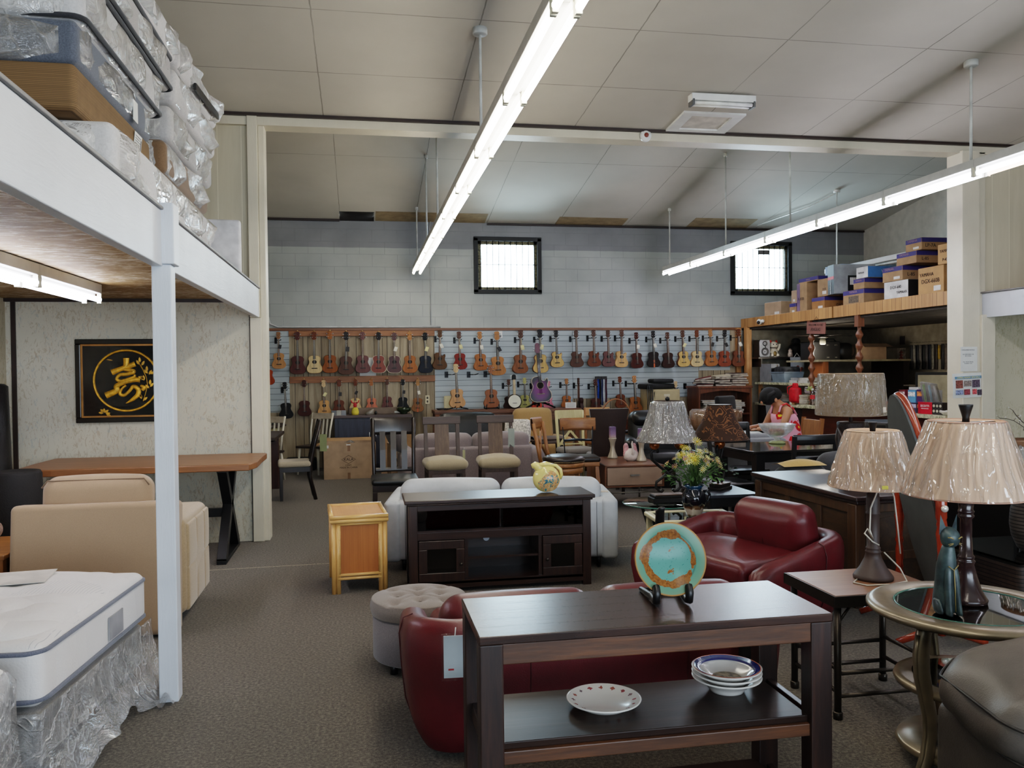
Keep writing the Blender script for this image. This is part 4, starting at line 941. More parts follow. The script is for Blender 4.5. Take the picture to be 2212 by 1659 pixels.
# ---------------------------------------------------------------- lamps
SHADE=fabric('beige linen shade',(242,202,172),.9,700,.05,.1,.1,.0); FILM=film('shade plastic wrap',.05,(240,236,232),11,(1,1,.06),.22,.05,2.8,1,.25); FILM2=film('crinkled plastic wrap',.36,(214,214,214),12,(1,1,.09),.7,.07,3,2,.6)
BROWNM=plain('matte brown resin',(62,48,44),.5,0,.1,.04); PLUM=plain('polished plum brown wood',(46,28,28),.22,0,.1,0,8,.5,.3)
def shade(t,r0,z0,r1,z1,mat,wrap=None,trim=None,name='lamp_shade',n=56,curve=0,prof=None):
    pr=prof or [(r0+(r1-r0)*k/8-curve*math.sin(PI*k/8),z0+(z1-z0)*k/8) for k in range(9)]
    so=M().lathe(pr+[(r-.004,z) for r,z in reversed(pr)]+[pr[0]],n,True,False).ob(name,mat,t)
    for r,z in (pr[0],pr[-1]): M().tube([((r+.0015)*math.cos(2*PI*k/n),(r+.0015)*math.sin(2*PI*k/n),z) for k in range(n)],.0035,6,closed=True).ob('rim_tape',trim or mat,so)
    if wrap:
        rr=random.Random(int(r0*1e4)); ph=[rr.uniform(0,6) for _ in range(6)]
        def fn(u,v):
            k=v*8; i=min(int(k),7); f=k-i; r=pr[i][0]*(1-f)+pr[i+1][0]*f; z=pr[i][1]*(1-f)+pr[i+1][1]*f; a=2*PI*u
            wv=.5+.5*math.sin(a*7+ph[0]+v*1.5)*math.sin(a*3+ph[1]); wv2=abs(math.sin(a*8+ph[2]+1.6*v+.7*math.sin(5*v+ph[4])))**9; wv3=abs(math.sin(a*13+ph[3]-2.1*v+.5*math.sin(7*v+ph[5])))**14
            dr=.004+.004*wv+.008*wv2*math.sin(PI*(.15+.8*v))+.005*wv3; return ((r+dr)*math.cos(a),(r+dr)*math.sin(a),z)
        M().grid(fn,220,22,True).ob('plastic_wrap',wrap,t)
    return so
t=T('table_lamp','brown bamboo look table lamp with plastic wrapped beige shade on the side table','lamp',(2.35,3.53,.552))
M().lathe([(.088,0),(.09,.012),(.084,.022),(.06,.055),(.04,.095),(.032,.12),(.035,.125),(.035,.131),(.03,.137),(.033,.142),(.033,.147),(.028,.152),(.028,.30),(.031,.305),(.031,.311),(.028,.316),(.03,.36),(.028,.40),(.012,.41),(.012,.47)],28).ob('lamp_base',BROWNM,t)
shade(t,.192,.435,.112,.695,SHADE,FILM)
M().at(0,0,.685).lathe([(.012,0),(.014,.02),(.019,.045),(.021,.05)],16).ob('finial',BLACK,t)
h=M()
for k in range(3): h.cyl((0,0,.688),(.11*math.cos(2.1*k),.11*math.sin(2.1*k),.688),.003,n=5)
h.tube([(0,0,.47),(.06,0,.53),(.06,0,.63),(0,0,.69)],.003,5).ob('harp',CHROME,t)
CORD=plain('white lamp cord',(206,200,186),.5)
M().tube([(.01,-.03,.43),(-.045,-.05,.34),(-.05,-.05,.24),(-.04,-.06,.2),(-.075,-.07,.25),(-.09,-.07,.23),(-.05,-.07,.19),(-.01,-.06,.17)],.0035,6).ob('cord',CORD,t)
M().tube([(.07,-.02,.44),(.11,.0,.38),(.14,.02,.25),(.17,.04,.1)],.0035,6).tube([(.03,-.04,.13),(.09,-.07,.06),(.09,-.12,.012),(.0,-.13,.005),(-.11,-.12,.004),(-.14,-.06,.004),(-.08,.0,.004)],.0035,6).ob('cord',CORD,t)
M().at(-.066,-.189,.455,-17,0,-20).box(-.013,-.002,-.008,.013,0,.008).ob('yellow_sticker',plain('yellow sticker',(216,206,92),.6),t)
M().at(.088,-.186,.475,-17,0,25).box(-.026,-.002,-.022,.026,0,.022).ob('white_sticker',plain('lilac white sticker',(206,200,206),.6),t)
t=T('table_lamp','plum brown turned table lamp with plastic wrapped beige shade on the round table','lamp',(2.31,2.87,.626))
M().lathe([(.074,0),(.077,.012),(.072,.02),(.055,.05),(.04,.10),(.029,.15),(.033,.157),(.033,.162),(.027,.168),(.031,.174),(.031,.179),(.025,.185),(.021,.26),(.022,.325),(.029,.332),(.03,.338),(.025,.345),(.029,.35),(.029,.356),(.025,.362),(.029,.39),(.038,.45),(.036,.458),(.012,.462),(.012,.5)],32).ob('lamp_base',PLUM,t)
shade(t,.226,.42,.132,.705,SHADE,FILM,plain('rose rim tape',(186,140,118),.8))
M().at(0,0,.69).lathe([(.014,0),(.013,.03),(.02,.055),(.026,.075),(.026,.08)],16).ob('finial',BLACK,t)
h=M()
for k in range(3): h.cyl((0,0,.70),(.13*math.cos(2.1*k),.13*math.sin(2.1*k),.70),.003,n=5)
h.tube([(0,0,.5),(.06,0,.56),(.06,0,.65),(0,0,.70)],.003,5).ob('harp',CHROME,t)
# ---------------------------------------------------------------- cat statue
def m_verd():
    g=N('verdigris painted wood'); v=g.coord(); n=g.noise(v,22,4,.6); n2=g.noise(v,60,3)
    col=g.ramp(n.outputs['Fac'],[(.3,lin((34,40,46))),(.55,lin((54,70,72))),(.75,lin((76,92,88)))]); g.bsdf(col,.38,.1,g.bump(n2.outputs['Fac'],.2,.003),.5); return g.m
VERD=m_verd(); GOLDL=plain('gold paint line',(150,132,84),.4,.3)
t=T('cat_statue','slim dark green cat statue sitting on the round glass table','statue',(2.13,2.74,.626))
def ell(m,pts,n=18):
    # stacked ellipses (x,y,z,rx,ry)
    vs=[];fs=[]
    for (x,y,z,rx,ry) in pts:
        for k in range(n): vs.append((x+rx*math.cos(2*PI*k/n),y+ry*math.sin(2*PI*k/n),z))
    for i in range(len(pts)-1):
        for k in range(n): k2=(k+1)%n; fs.append((i*n+k,i*n+k2,(i+1)*n+k2,(i+1)*n+k))
    fs.append(tuple(reversed(range(n)))); fs.append(tuple((len(pts)-1)*n+k for k in range(n)))
    return m.add(vs,fs,True)
c=M()
ell(c,[(0,.02,0,.036,.05),(0,.02,.03,.037,.052),(0,.02,.06,.034,.05),(0,.018,.1,.03,.044),(0,.012,.15,.034,.04),(0,.008,.19,.034,.036),(0,.004,.22,.029,.03),(0,0,.245,.022,.024),(0,-.002,.262,.02,.022)])
ell(c,[(0,-.006,.25,.016,.018),(0,-.01,.262,.03,.03),(0,-.012,.285,.037,.034),(0,-.01,.305,.034,.031),(0,-.006,.32,.022,.022),(0,-.004,.326,.008,.01)])
for s in (-1,1):
    ell(c,[(s*.02,-.035,0,.012,.022),(s*.02,-.03,.02,.011,.016),(s*.017,-.024,.08,.013,.014),(s*.014,-.02,.15,.016,.015),(s*.01,-.015,.19,.012,.012)],10)
    ell(c,[(s*.036,.0,0,.012,.03),(s*.036,.01,.03,.012,.028),(s*.032,.02,.06,.008,.02)],10)
c.ob('body',VERD,t,0,1)
for s in (-1,1):
    m=M(); m.add([(s*.009,-.006,.314),(s*.037,.0,.296),(s*.034,-.004,.372),(s*.022,.014,.306)],[(0,1,2),(1,3,2),(3,0,2),(0,3,1)]); m.ob('ear',VERD,t)
    M().tube([(s*.01,-.043,.287),(s*.02,-.043,.293),(s*.029,-.037,.292)],.0025,5).ob('eye_line',GOLDL,t)
    M().tube([(s*.012,-.045,.272),(s*.028,-.038,.268)],.0012,4).tube([(s*.012,-.045,.269),(s*.026,-.039,.262)],.0012,4).ob('whisker_line',GOLDL,t)
M().tube([(0,-.04,.02),(0,-.038,.1),(0,-.032,.17),(-.02,-.03,.185)],.0022,5).tube([(0,-.032,.17),(.02,-.03,.187)],.0022,5).ob('chest_line',GOLDL,t)

# ---------------------------------------------------------------- cheval mirror (seen from behind)
CHER=wood('cherry red wood',(160,66,36),(116,38,22),.22,'z',1,.03,.5)
t=T('cheval_mirror','tall oval standing mirror in cherry red frame, turned showing its dark back','mirror',(3.2,4.36,0),256)
n=40
def ov(rx,rz,k): return (rx*math.cos(2*PI*k/n),rz*math.sin(2*PI*k/n))
m=M().at(0,0,.76,12); m.prism([ov(.238,.638,k) for k in range(n)],-.02,-.008,'xz'); m.ob('back_board',plain('charcoal backing board',(70,72,72),.7,0,.08,.1),t)
m=M().at(0,0,.76,12); m.prism([ov(.205,.6,k) for k in range(n)],.012,.018,'xz'); m.ob('mirror_glass',plain('mirror silver',(200,204,206),.05,1,0),t)
m=M().at(0,0,.76,12)
def fr(u,v):
    a=2*PI*u; b=2*PI*v; R1=(.225,.625); x,z=R1[0]*math.cos(a),R1[1]*math.sin(a); nx,nz=math.cos(a),math.sin(a)
    return (x+nx*.022*math.cos(b),.024*math.sin(b)+.016,z+nz*.022*math.cos(b))
m.grid(fr,64,10,True); m.ob('frame',CHER,t)
for s in (-1,1):
    M().at(s*.29,0,0).lathe([(.022,.06),(.026,.1),(.02,.14),(.028,.2),(.03,.26),(.02,.3),(.026,.31),(.019,.33),(.024,.36),(.024,.42),(.019,.45),(.026,.47),(.02,.5),(.025,.58),(.03,.62),(.022,.66),(.027,.67),(.022,.69),(.03,.71),(.03,.82),(.02,.84),(.012,.87)],14).ob('post',CHER,t)
    M().tube([(s*.29,-.24,.02),(s*.29,-.13,.06),(s*.29,0,.11),(s*.29,.13,.06),(s*.29,.24,.02)],[.018,.022,.028,.022,.018],8).ob('foot',CHER,t)
    M().at(s*.29,0,.765,0,90*s).lathe([(.008,0),(.008,.03),(.018,.034),(.02,.045),(.012,.054)],12).ob('knob',plain('crystal knob',(214,210,200),.1,.4),t)
M().at(0,0,0).cyl((-.28,0,.1),(.28,0,.1),.02,n=10).ob('stretcher',CHER,t)
# ---------------------------------------------------------------- tv stand, white sofa, bamboo cabinet, ottoman
t=T('tv_stand','long espresso wood media console with glass doors and open shelves','cabinet',(.96,5.96,0))
M().box(-.68,-.205,.625,.68,.2,.652).box(-.665,-.195,.612,.665,.195,.625).ob('tabletop',ESP,t,.006)
for s in (-1,1): [M().box(s*.62-.03,y,.0,s*.62+.03,y+.055,.612).ob('corner_post',ESPZ,t,.003) for y in (-.185,.13)]; M().box(s*.62-.02,-.13,.06,s*.62+.02,.13,.612).ob('side_panel',ESPZ,t)
HOLES=plain('pale cable hole',(225,232,245),.9)  # pale colour stands in for light coming through the open holes
bk=M().box(-.6,.165,.06,.6,.178,.612).ob('back_panel',ESP,t)
for x,z in ((-.39,.5),(.22,.505),(-.06,.302)): M().disc((x,.163,z),.024,t=.004,n=20).ob('cable_hole',HOLES,bk)
M().box(-.59,-.17,.42,.59,.165,.435).ob('shelf',ESP,t); M().box(-.59,-.18,.06,.59,.165,.085).ob('bottom_board',ESP,t); M().box(-.24,-.15,.22,.27,.165,.235).ob('shelf',ESP,t)
M().box(-.59,-.18,.37,.59,-.16,.42).ob('front_rail',ESP,t); M().box(-.59,-.18,.575,.59,-.16,.612).ob('front_rail',ESP,t); M().box(-.59,-.18,.03,.59,-.16,.075).ob('front_rail',ESP,t)
M().box(-.01,-.1,.435,.01,.165,.612).ob('divider',ESPZ,t)
for x in (-.25,.28): M().box(x-.012,-.165,.085,x+.012,.165,.42).ob('divider',ESPZ,t)
TVG=glass('smoked cabinet glass',(120,116,112),.03,.02)
M().box(-.585,-.172,.44,-.012,-.168,.573).ob('glass_front',TVG,t); M().box(.012,-.172,.44,.585,-.168,.573).ob('glass_front',TVG,t)
for x0,x1,kx in ((-.585,-.265,-.29),(.295,.585,.325)):
    d=M(); b=.06; d.box(x0,-.187,.08,x1,-.168,.08+b).box(x0,-.187,.365-b,x1,-.168,.365).box(x0,-.187,.08+b,x0+b,-.168,.365-b).box(x1-b,-.187,.08+b,x1,-.168,.365-b)
    do=d.ob('door',ESPZ,t,.004); M().box(x0+b,-.18,.08+b,x1-b,-.176,.365-b).ob('glass_pane',TVG,do); M().at(kx,-.187,.2,90).lathe([(.005,0),(.005,.01),(.011,.014),(.011,.02),(.004,.024)],12).ob('knob',plain('dark knob',(60,54,50),.3,.6),do)
t=T('set_top_box','flat black device on the left upper shelf of the media console','device',(.62,5.98,.435)); M().rbox((0,0,.016),(.22,.15,.03),.006,2,1).ob('case',BLACK,t); M().box(-.06,-.077,.01,.0,-.075,.016).ob('label_strip',plain('white card',(226,226,222),.7,0,.03),t)
# pitcher
YEL=plain('pale yellow glaze',(226,208,128),.12,0,.04,0,8,.5,.4)
def m_pic():
    g=N('painted figures decoration'); v=g.coord(); n=g.noise(v,34,4,.6,1.5); n2=g.noise(v,70,3)
    col=g.ramp(n.outputs['Fac'],[(.34,lin((40,84,112))),(.42,lin((60,128,130))),(.47,lin((208,176,104))),(.53,lin((180,92,60))),(.58,lin((224,196,140))),(.66,lin((66,60,50)))]); g.bsdf(col,.2); return g.m
t=T('water_jug','round pale yellow disc jug with painted figures on the media console','jug',(1.32,5.93,.652),-8)
R0=.1
M().grid(lambda u,v:((R0*math.sin(PI*v)*math.cos(2*PI*u)) if False else R0*math.cos(2*PI*u)*math.sin(PI*v)**.9, .052*math.cos(PI*v),.1+R0*math.sin(2*PI*u)*math.sin(PI*v)**.9 if .1+R0*math.sin(2*PI*u)*math.sin(PI*v)**.9>0.004 else .004),40,16,True).ob('body',YEL,t)
M().tube([(-.03,0,.155),(-.06,0,.185),(-.085,0,.2),(-.108,0,.192)],[.045,.034,.026,.016],12,flat=.8).tube([(-.05,0,.195),(0,0,.205),(.05,0,.195)],[.02,.022,.012],10,flat=1.2).ob('spout',YEL,t)
M().tube([(.03,0,.198),(.07,0,.195),(.104,0,.165),(.112,0,.125),(.1,0,.095)],[.012,.013,.013,.012,.01],10).ob('handle',YEL,t)
M().grid(lambda u,v:((.078*v)*math.cos(2*PI*u)+.012,-.0555+.018*(v**2.2)*.9,.088+(.078*v)*math.sin(2*PI*u)),28,6,True).ob('picture_decal',m_pic(),t)
# white loveseat
t=T('white_loveseat','pale grey white leather loveseat seen from behind, behind the media console','sofa',(1.05,6.33,0),-9)
M().rbox((0,.07,.315),(1.66,.13,.46),.04,3,3,(0,.012,0)).ob('back_panel',WHITEL,t)
for s in (-1,1):
    M().rbox((s*.84,.42,.31),(.13,.86,.47),.035,3,3,(.012,0,.01)).ob('arm',WHITEL,t)
    M().rbox((s*.4,.22,.53),(.795,.22,.3),.085,5,4,(0,.02,.015)).ob('back_cushion',WHITEL,t)
    M().rbox((s*.39,.52,.36),(.77,.6,.15),.05,4,3,(0,0,.02)).ob('seat_cushion',WHITEL,t)
    for y in (.07,.8): M().at(s*.76,y,0).lathe([(.014,0),(.024,.1)],10).ob('leg',BLACK,t)
M().rbox((0,.45,.2),(1.6,.75,.2),.03,3,2).ob('base',WHITEL,t)
for x in (-.74,.74): M().tube([(x,.001,.1),(x,-.001,.3),(x,.004,.52)],.003,5).ob('seam',plain('grey stitched seam',(118,120,124),.7),t)
M().rbox((.82,.3,.55),(.1,.05,.02),.004,2,1).ob('care_label',plain('cream label',(216,200,180),.7),t)
# bamboo cabinet
BAMB=wood('honey bamboo pole',(232,186,118),(202,148,82),.32,'z',1,.05,.2,.5); BAMBX=wood('honey bamboo rail',(232,188,120),(202,148,82),.32,'x',1,.05,.2,.5); WOV=m_grooves('woven rattan panel',(190,116,56),(164,96,44),.005,.001,'X',(128,74,34),.5,False)
WOVT=m_grooves('pale woven rattan top',(214,154,102),(196,138,88),.005,.001,'X',(164,110,66),.5,False)
t=T('rattan_cabinet','small honey bamboo cabinet with woven rattan panels standing on the carpet','cabinet',(-.045,6.17,0),4)
for sx in (-1,1):
    for sy in (-1,1):
        m=M()
        for a in (-.017,.017): m.cyl((sx*.162+a*.9,sy*.25,0),(sx*.162+a*.9,sy*.25,.5),.017,n=10)
        m.ob('corner_post',BAMB,t)
for sy in (-1,1):
    M().box(-.145,sy*.247-.006,.12,.145,sy*.247+.006,.49).ob('woven_panel',WOV,t)
    for z in (.105,.13): M().cyl((-.15,sy*.258,z),(.15,sy*.258,z),.011,n=8).ob('rail',BAMBX,t)
    M().cyl((-.15,sy*.258,.485),(.15,sy*.258,.485),.011,n=8).cyl((-.138,sy*.258,.12),(-.138,sy*.258,.49),.009,n=8).cyl((.138,sy*.258,.12),(.138,sy*.258,.49),.009,n=8).ob('rail',BAMBX,t)
for sx in (-1,1): M().box(sx*.172-.006,-.24,.12,sx*.172+.006,.24,.49).ob('woven_panel',WOV,t)
M().box(-.175,-.26,.495,.175,.26,.535).ob('top_board',WOVT,t)
for z in (.508,.535):
    for sy in (-1,1): M().cyl((-.2,sy*.272,z),(.2,sy*.272,z),.0145,n=10).ob('top_rail',BAMBX,t)
    for sx in (-1,1): M().cyl((sx*.188,-.272,z),(sx*.188,.272,z),.0145,n=10).ob('top_rail',BAMBX,t)
# ottoman
OTT=fabric('warm grey linen',(134,124,118),.9,300)
t=T('round_ottoman','round warm grey tufted storage ottoman beside the red loveseat','ottoman',(.285,4.42,0))
M().lathe([(.235,.05),(.243,.06),(.243,.265),(.235,.275)],48).ob('drum',fabric('cool grey linen',(126,120,122),.9,300),t)
def ot(u,v):
    a=2*PI*u; r=.248*math.sin(PI/2*min(1,v/.72)) if v<.72 else .248
    if v<.72: 
        z=.355+.02*math.cos(PI/2*(v/.72)); x,y=r*math.cos(a),r*math.sin(a)
        for bx,by in ((0,0),(.11,0),(-.11,0),(0,.11),(0,-.11),(.13,.13),(-.13,.13),(.13,-.13),(-.13,-.13)):
            q=((x-bx)**2+(y-by)**2); z-=.02*math.exp(-q/.0009)+.004*math.exp(-q/.004)
        z-=.005*(math.exp(-(abs(abs(x)-abs(y))/.012)**2))
    else: z=.355-(v-.72)/.28*.075; r=.248+.008*math.sin(PI*(v-.72)/.28); x,y=r*math.cos(a),r*math.sin(a)
    return (x,y,z)
M().grid(ot,72,44,True).ob('tufted_lid',OTT,t)
for sx in (-1,1):
    for sy in (-1,1): M().cyl((sx*.14,sy*.14,0),(sx*.14,sy*.14,.06),.02,n=10).ob('foot',BLACK,t)
m=M()
for bx,by in ((0,0),(.11,0),(-.11,0),(0,.11),(0,-.11)): m.ball((bx,by,.357),(.009,.009,.005),8,5)
m.ob('tuft_buttons',OTT,t)['kind']='stuff'
# ---------------------------------------------------------------- dining chairs
BLKW=wood('black stained wood',(46,34,30),(22,17,16),.3,'z',1,.08,.1); GRYW=wood('grey brown barnwood',(92,72,60),(46,36,32),.5,'z',1,.2,0,.8); BEIGE=fabric('oatmeal fabric seat',(178,162,134),.9,300)
def leg4(t,mat,w,d0,d1,h,th=.04,splay=0):
    for sx in (-1,1):
        for y in (d0,d1): M().bar((sx*(w+splay),y+(splay if y==d1 else -splay),0),(sx*w,y,h),th,th,(0,1,0)).ob('leg',mat,t,.003)
t=T('dining_chair','black dining chair with slatted back and black vinyl seat beside the grey sofa','chair',(.31,8.2,0),0,'dining chairs in the showroom',1.08)
M().rbox((0,0,.455),(.42,.44,.055),.025,4,4,(0,0,.018)).ob('seat',BLKL,t)
M().box(-.2,-.2,.37,.2,.2,.43).ob('seat_frame',BLKW,t,.004)
for sx in (-1,1):
    M().box(sx*.18-.02,-.2,0,sx*.18+.02,-.16,.37).ob('leg',BLKW,t,.003)
    M().tube([(sx*.18,.25,0),(sx*.18,.2,.25),(sx*.18,.2,.45),(sx*.185,.235,.75),(sx*.19,.29,.99)],.024,6,flat=.8).ob('leg',BLKW,t)
def curved(m,x0,x1,z0,z1,y,bow,th,tilt=0,n=8):
    def top(u,v):
        x=x0+(x1-x0)*u; k=1-((2*u-1)**2); a=2*PI*v
        return (x,y+bow*k+th/2*math.cos(a)*1.0+tilt*((z0+z1)/2+(z1-z0)/2*math.sin(a)-z0),(z0+z1)/2+(z1-z0)/2*max(-1,min(1,math.sin(a)*1.25)))
    m.grid(lambda u,v:top(u,v),n,12)
    return m
curved(M(),-.21,.21,.84,1.0,.265,.03,.03,.2).ob('top_rail',BLKW,t)
curved(M(),-.19,.19,.5,.54,.2,.02,.025,.2).ob('lower_rail',BLKW,t)
for k in range(3): M().bar((-.1+.1*k,.21,.52),(-.1+.1*k,.24,.7),.052,.014,(0,1,0)).bar((-.1+.1*k,.24,.695),(-.1+.1*k,.285,.87),.052,.014,(0,1,0)).ob('slat',BLKW,t)
def barn(label,loc,rz):
    t=T('dining_chair',label,'chair',loc,rz,'dining chairs in the showroom')
    M().rbox((0,0,.475),(.49,.46,.1),.048,4,4,(0,0,.045)).ob('seat',BEIGE,t)
    M().box(-.21,-.19,.37,.21,.2,.435).ob('seat_frame',GRYW,t,.003)
    for sx in (-1,1):
        M().box(sx*.19-.022,-.19,0,sx*.19+.022,-.146,.37).ob('leg',GRYW,t,.003)
        M().bar((sx*.19,.24,0),(sx*.19,.2,.45),.044,.04,(0,1,0)).bar((sx*.19,.2,.43),(sx*.19,.28,.93),.044,.03,(0,1,0)).ob('leg',GRYW,t,.003)
    M().at(0,.278,.955,-8).box(-.225,-.016,-.045,.225,.016,.045).ob('top_rail',wood('grey brown rail',(88,68,58),(48,38,34),.5,'x',1,.2,0,.8),t,.004)
    M().bar((0,.205,.47),(0,.275,.93),.17,.014,(0,1,0)).ob('back_splat',wood('streaked splat',(124,100,76),(58,42,34),.5,'z',.8,.15,0,.9),t,.002)
    return t
c1=barn('barnwood chair with oatmeal seat and wide centre splat, left one of the pair',(.94,9.62,0),2)
c2=barn('barnwood chair with oatmeal seat carrying the tall price tag, right one of the pair',(1.57,9.66,0),-3)
hang_tag('pale paper price tag hung on the right barnwood chair',(1.77,9.87,.84),.075,.22,plain('pale green card',(196,204,190),.7,0,.05),-10,False)
hang_tag('small pale tag tied to the left barnwood chair post',(1.19,9.84,.6),.03,.18,plain('pale yellow tag',(214,206,150),.7),0,False)
# lavender grey sofa behind
LAV=fabric('mauve grey velour',(140,128,128),.85,260)
t=T('grey_sofa','mauve grey sofa seen from behind, behind the two barnwood chairs','sofa',(1.38,10.35,0))
M().rbox((0,.1,.31),(1.5,.18,.55),.04,3,3).ob('back_panel',LAV,t)
for s in (-1,1):
    M().rbox((s*.37,.22,.6),(.74,.24,.28),.08,4,4,(0,.01,.02)).ob('back_cushion',LAV,t); M().rbox((s*.82,.45,.3),(.2,.92,.5),.08,4,3).ob('arm',LAV,t); M().rbox((s*.36,.58,.38),(.7,.64,.16),.05,4,3).ob('seat_cushion',LAV,t)
M().rbox((0,.5,.18),(1.44,.8,.2),.03).ob('base',LAV,t)
for s in (-1,1):
    for y in (.08,.86): M().box(s*.72-.03,y-.03,0,s*.72+.03,y+.03,.09).ob('foot',BLACK,t)
t=T('throw_cushion','dark grey cushion slumped on the left arm of the mauve grey sofa','cushion',(.42,10.6,.57)); M().at(0,0,.12,0,62,10).rbox((0,0,0),(.34,.36,.13),.06,4,4,(0,0,.03)).ob('pad',fabric('dark grey cushion',(84,78,78),.9),t)
t=T('throw_cushion','white scroll patterned cushion on the right end of the mauve grey sofa','cushion',(2.05,10.95,.6)); M().at(0,0,.12,70,0,-25).rbox((0,0,0),(.36,.34,.13),.06,4,4,(0,0,.03)).ob('pad',fabric('white scroll cushion',(206,200,190),.9,40,.4),t)
# black leather chair back behind
t=T('black_recliner','black leather recliner back standing before the wood bench','armchair',(1.5,11.8,0))
M().at(0,.1,.64,-8).rbox((0,0,0),(.86,.24,.58),.11,5,5,(0,.02,.02)).ob('backrest',BLKL,t); M().rbox((0,.35,.3),(.62,.6,.3),.06,4,3).ob('seat_cushion',BLKL,t)
for s in (-1,1): M().rbox((s*.4,.35,.3),(.18,.75,.5),.08,4,3).ob('arm',BLKL,t)
M().box(-.36,.05,.0,.36,.65,.1).ob('base',BLACK,t)
# tan armchair
TANF=fabric('tan fabric',(172,138,92),.9,260)
t=T('tan_armchair','tan fabric armchair with rounded back behind the bar stools','armchair',(2.62,12.2,0),8)
M().at(0,.28,.62,-10).rbox((0,0,0),(.62,.18,.66),.08,5,4,(0,.02,.02)).ob('backrest',TANF,t); M().rbox((0,-.06,.36),(.54,.6,.2),.06,4,3,(0,0,.02)).ob('seat_cushion',TANF,t)
for s in (-1,1): M().rbox((s*.33,-.03,.34),(.14,.7,.42),.06,4,3,(0,0,.01)).ob('arm',TANF,t)
M().rbox((0,0,.17),(.6,.64,.16),.03).ob('base',TANF,t)
for s in (-1,1):
    for y in (-.26,.26): M().box(s*.26-.02,y-.02,0,s*.26+.02,y+.02,.1).ob('leg',BLKW,t)
t=T('counter_stool','backless wood stool with curved grey seat and black legs beside the tan armchair','stool',(2.53,11.3,0),0)
curved(M(),-.22,.22,.56,.62,0,.0,.36).ob('seat',wood('grey stool seat',(110,94,88),(74,62,58),.5,'x'),t); M().rbox((0,0,.55),(.42,.34,.05),.02).ob('seat_board',wood('grey stool seat',(110,94,88),(74,62,58),.5,'x'),t)
for sx in (-1,1):
    for sy in (-1,1): M().bar((sx*.2,sy*.15,0),(sx*.17,sy*.12,.54),.04,.04,(0,1,0)).ob('leg',BLACK,t)
# ---------------------------------------------------------------- stools
HON=wood('honey oak',(160,108,60),(116,72,36),.4,'z',1,.08,.1)
HONX=wood('honey oak rail',(164,112,64),(118,74,38),.4,'x',1,.08,.1)
t=T('bar_stool','honey oak swivel stool with X back and round dark leather seat','stool',(2.03,8.3,0),62)
M().at(0,0,.60).lathe([(0,0),(.2,0),(.215,.015),(.218,.035),(.205,.055),(.15,.072),(0,.078)],40).ob('seat',leather('dark brown leather',(38,30,27),.35,.1),t)
M().at(0,0,.612).tube([(.2185*math.cos(2*PI*k/40),.2185*math.sin(2*PI*k/40),0) for k in range(40)],.003,5,closed=True).ob('nailhead_trim',plain('brass nailheads',(150,130,96),.35,.7,.6,0,90),t)
M().at(0,0,.0).lathe([(.205,.555),(.213,.56),(.213,.598),(.2,.6)],40).ob('seat_ring',HONX,t); M().lathe([(.19,.49),(.2,.495),(.2,.545),(.19,.55)],40).ob('apron',HONX,t)
for a in (45,135,225,315):
    M().bar((.19*math.cos(rad(a)),.19*math.sin(rad(a)),0),(.16*math.cos(rad(a)),.16*math.sin(rad(a)),.52),.045,.045,(0,1,0)).ob('leg',HON,t,.004)
M().tube([(.17*math.cos(2*PI*k/24),.17*math.sin(2*PI*k/24),.2) for k in range(24)],.011,8,closed=True).ob('foot_ring',HONX,t)
for s in (-1,1): M().tube([(s*.15,.19,.56),(s*.16,.22,.72),(s*.17,.27,1.0)],.02,6,flat=.8).ob('back_post',HON,t)
curved(M(),-.18,.18,.93,1.05,.275,.04,.024,.12).ob('top_rail',HONX,t)
for s in (-1,1): M().tube([(s*.15,.205,.62),(0,.245,.78),(-s*.15,.28,.94)],.013,6).ob('cross_brace',HON,t)
t=T('bar_stool','stool with curved wood backrest on black metal supports behind the X back stool','stool',(2.36,8.85,0),-6)
curved(M(),-.2,.2,.86,1.0,.2,.05,.02,.08).ob('backrest',wood('curved oak back',(158,108,66),(120,78,46),.4,'x',1,.06,.1),t)
for s in (-1,1): M().tube([(s*.15,.16,.55),(s*.16,.19,.75),(s*.17,.215,.9)],.018,6,flat=.35).ob('back_support',plain('blue black metal',(38,44,54),.3,.7),t)
M().tube([(-.16,.19,.75),(0,.225,.755),(.16,.19,.75)],.014,6,flat=1.6).ob('back_bar',plain('blue black metal',(38,44,54),.3,.7),t)
M().rbox((0,0,.57),(.38,.36,.06),.025,3,3).ob('seat',leather('dark brown leather',(38,30,27),.35,.1),t); M().rbox((0,0,.52),(.36,.34,.05),.01).ob('seat_frame',HONX,t)
for sx in (-1,1):
    for sy in (-1,1): M().bar((sx*.18,sy*.17,0),(sx*.15,sy*.14,.5),.042,.042,(0,1,0)).ob('leg',HON,t,.004)
for sy in (-1,1): M().box(-.16,sy*.155-.012,.2,.16,sy*.155+.012,.225).ob('stretcher',HONX,t)
CRM=wood('cream painted wood',(210,198,150),(184,172,124),.5,'z',1,.05)
t=T('dining_chair','cream painted chair with X back and grey seat behind the metal backed stool','chair',(2.82,10.8,0),6,'dining chairs in the showroom')
M().rbox((0,0,.46),(.44,.44,.08),.035,4,3,(0,0,.015)).ob('seat',fabric('mid grey fabric',(120,114,108),.9),t)
for s in (-1,1):
    M().box(s*.18-.018,-.19,0,s*.18+.018,-.155,.43).ob('leg',CRM,t,.003); M().tube([(s*.18,.24,0),(s*.18,.2,.45),(s*.19,.27,.98)],.02,6).ob('leg',CRM,t)
M().at(0,.265,.93,-8).box(-.2,-.012,-.06,.2,.012,.06).ob('top_rail',CRM,t,.004)
for s in (-1,1): M().bar((s*.16,.215,.52),(-s*.14,.26,.88),.03,.014,(0,1,0)).ob('cross_brace',CRM,t)
M().bar((-.18,.212,.53),(.18,.212,.53),.03,.016).ob('lower_rail',CRM,t)
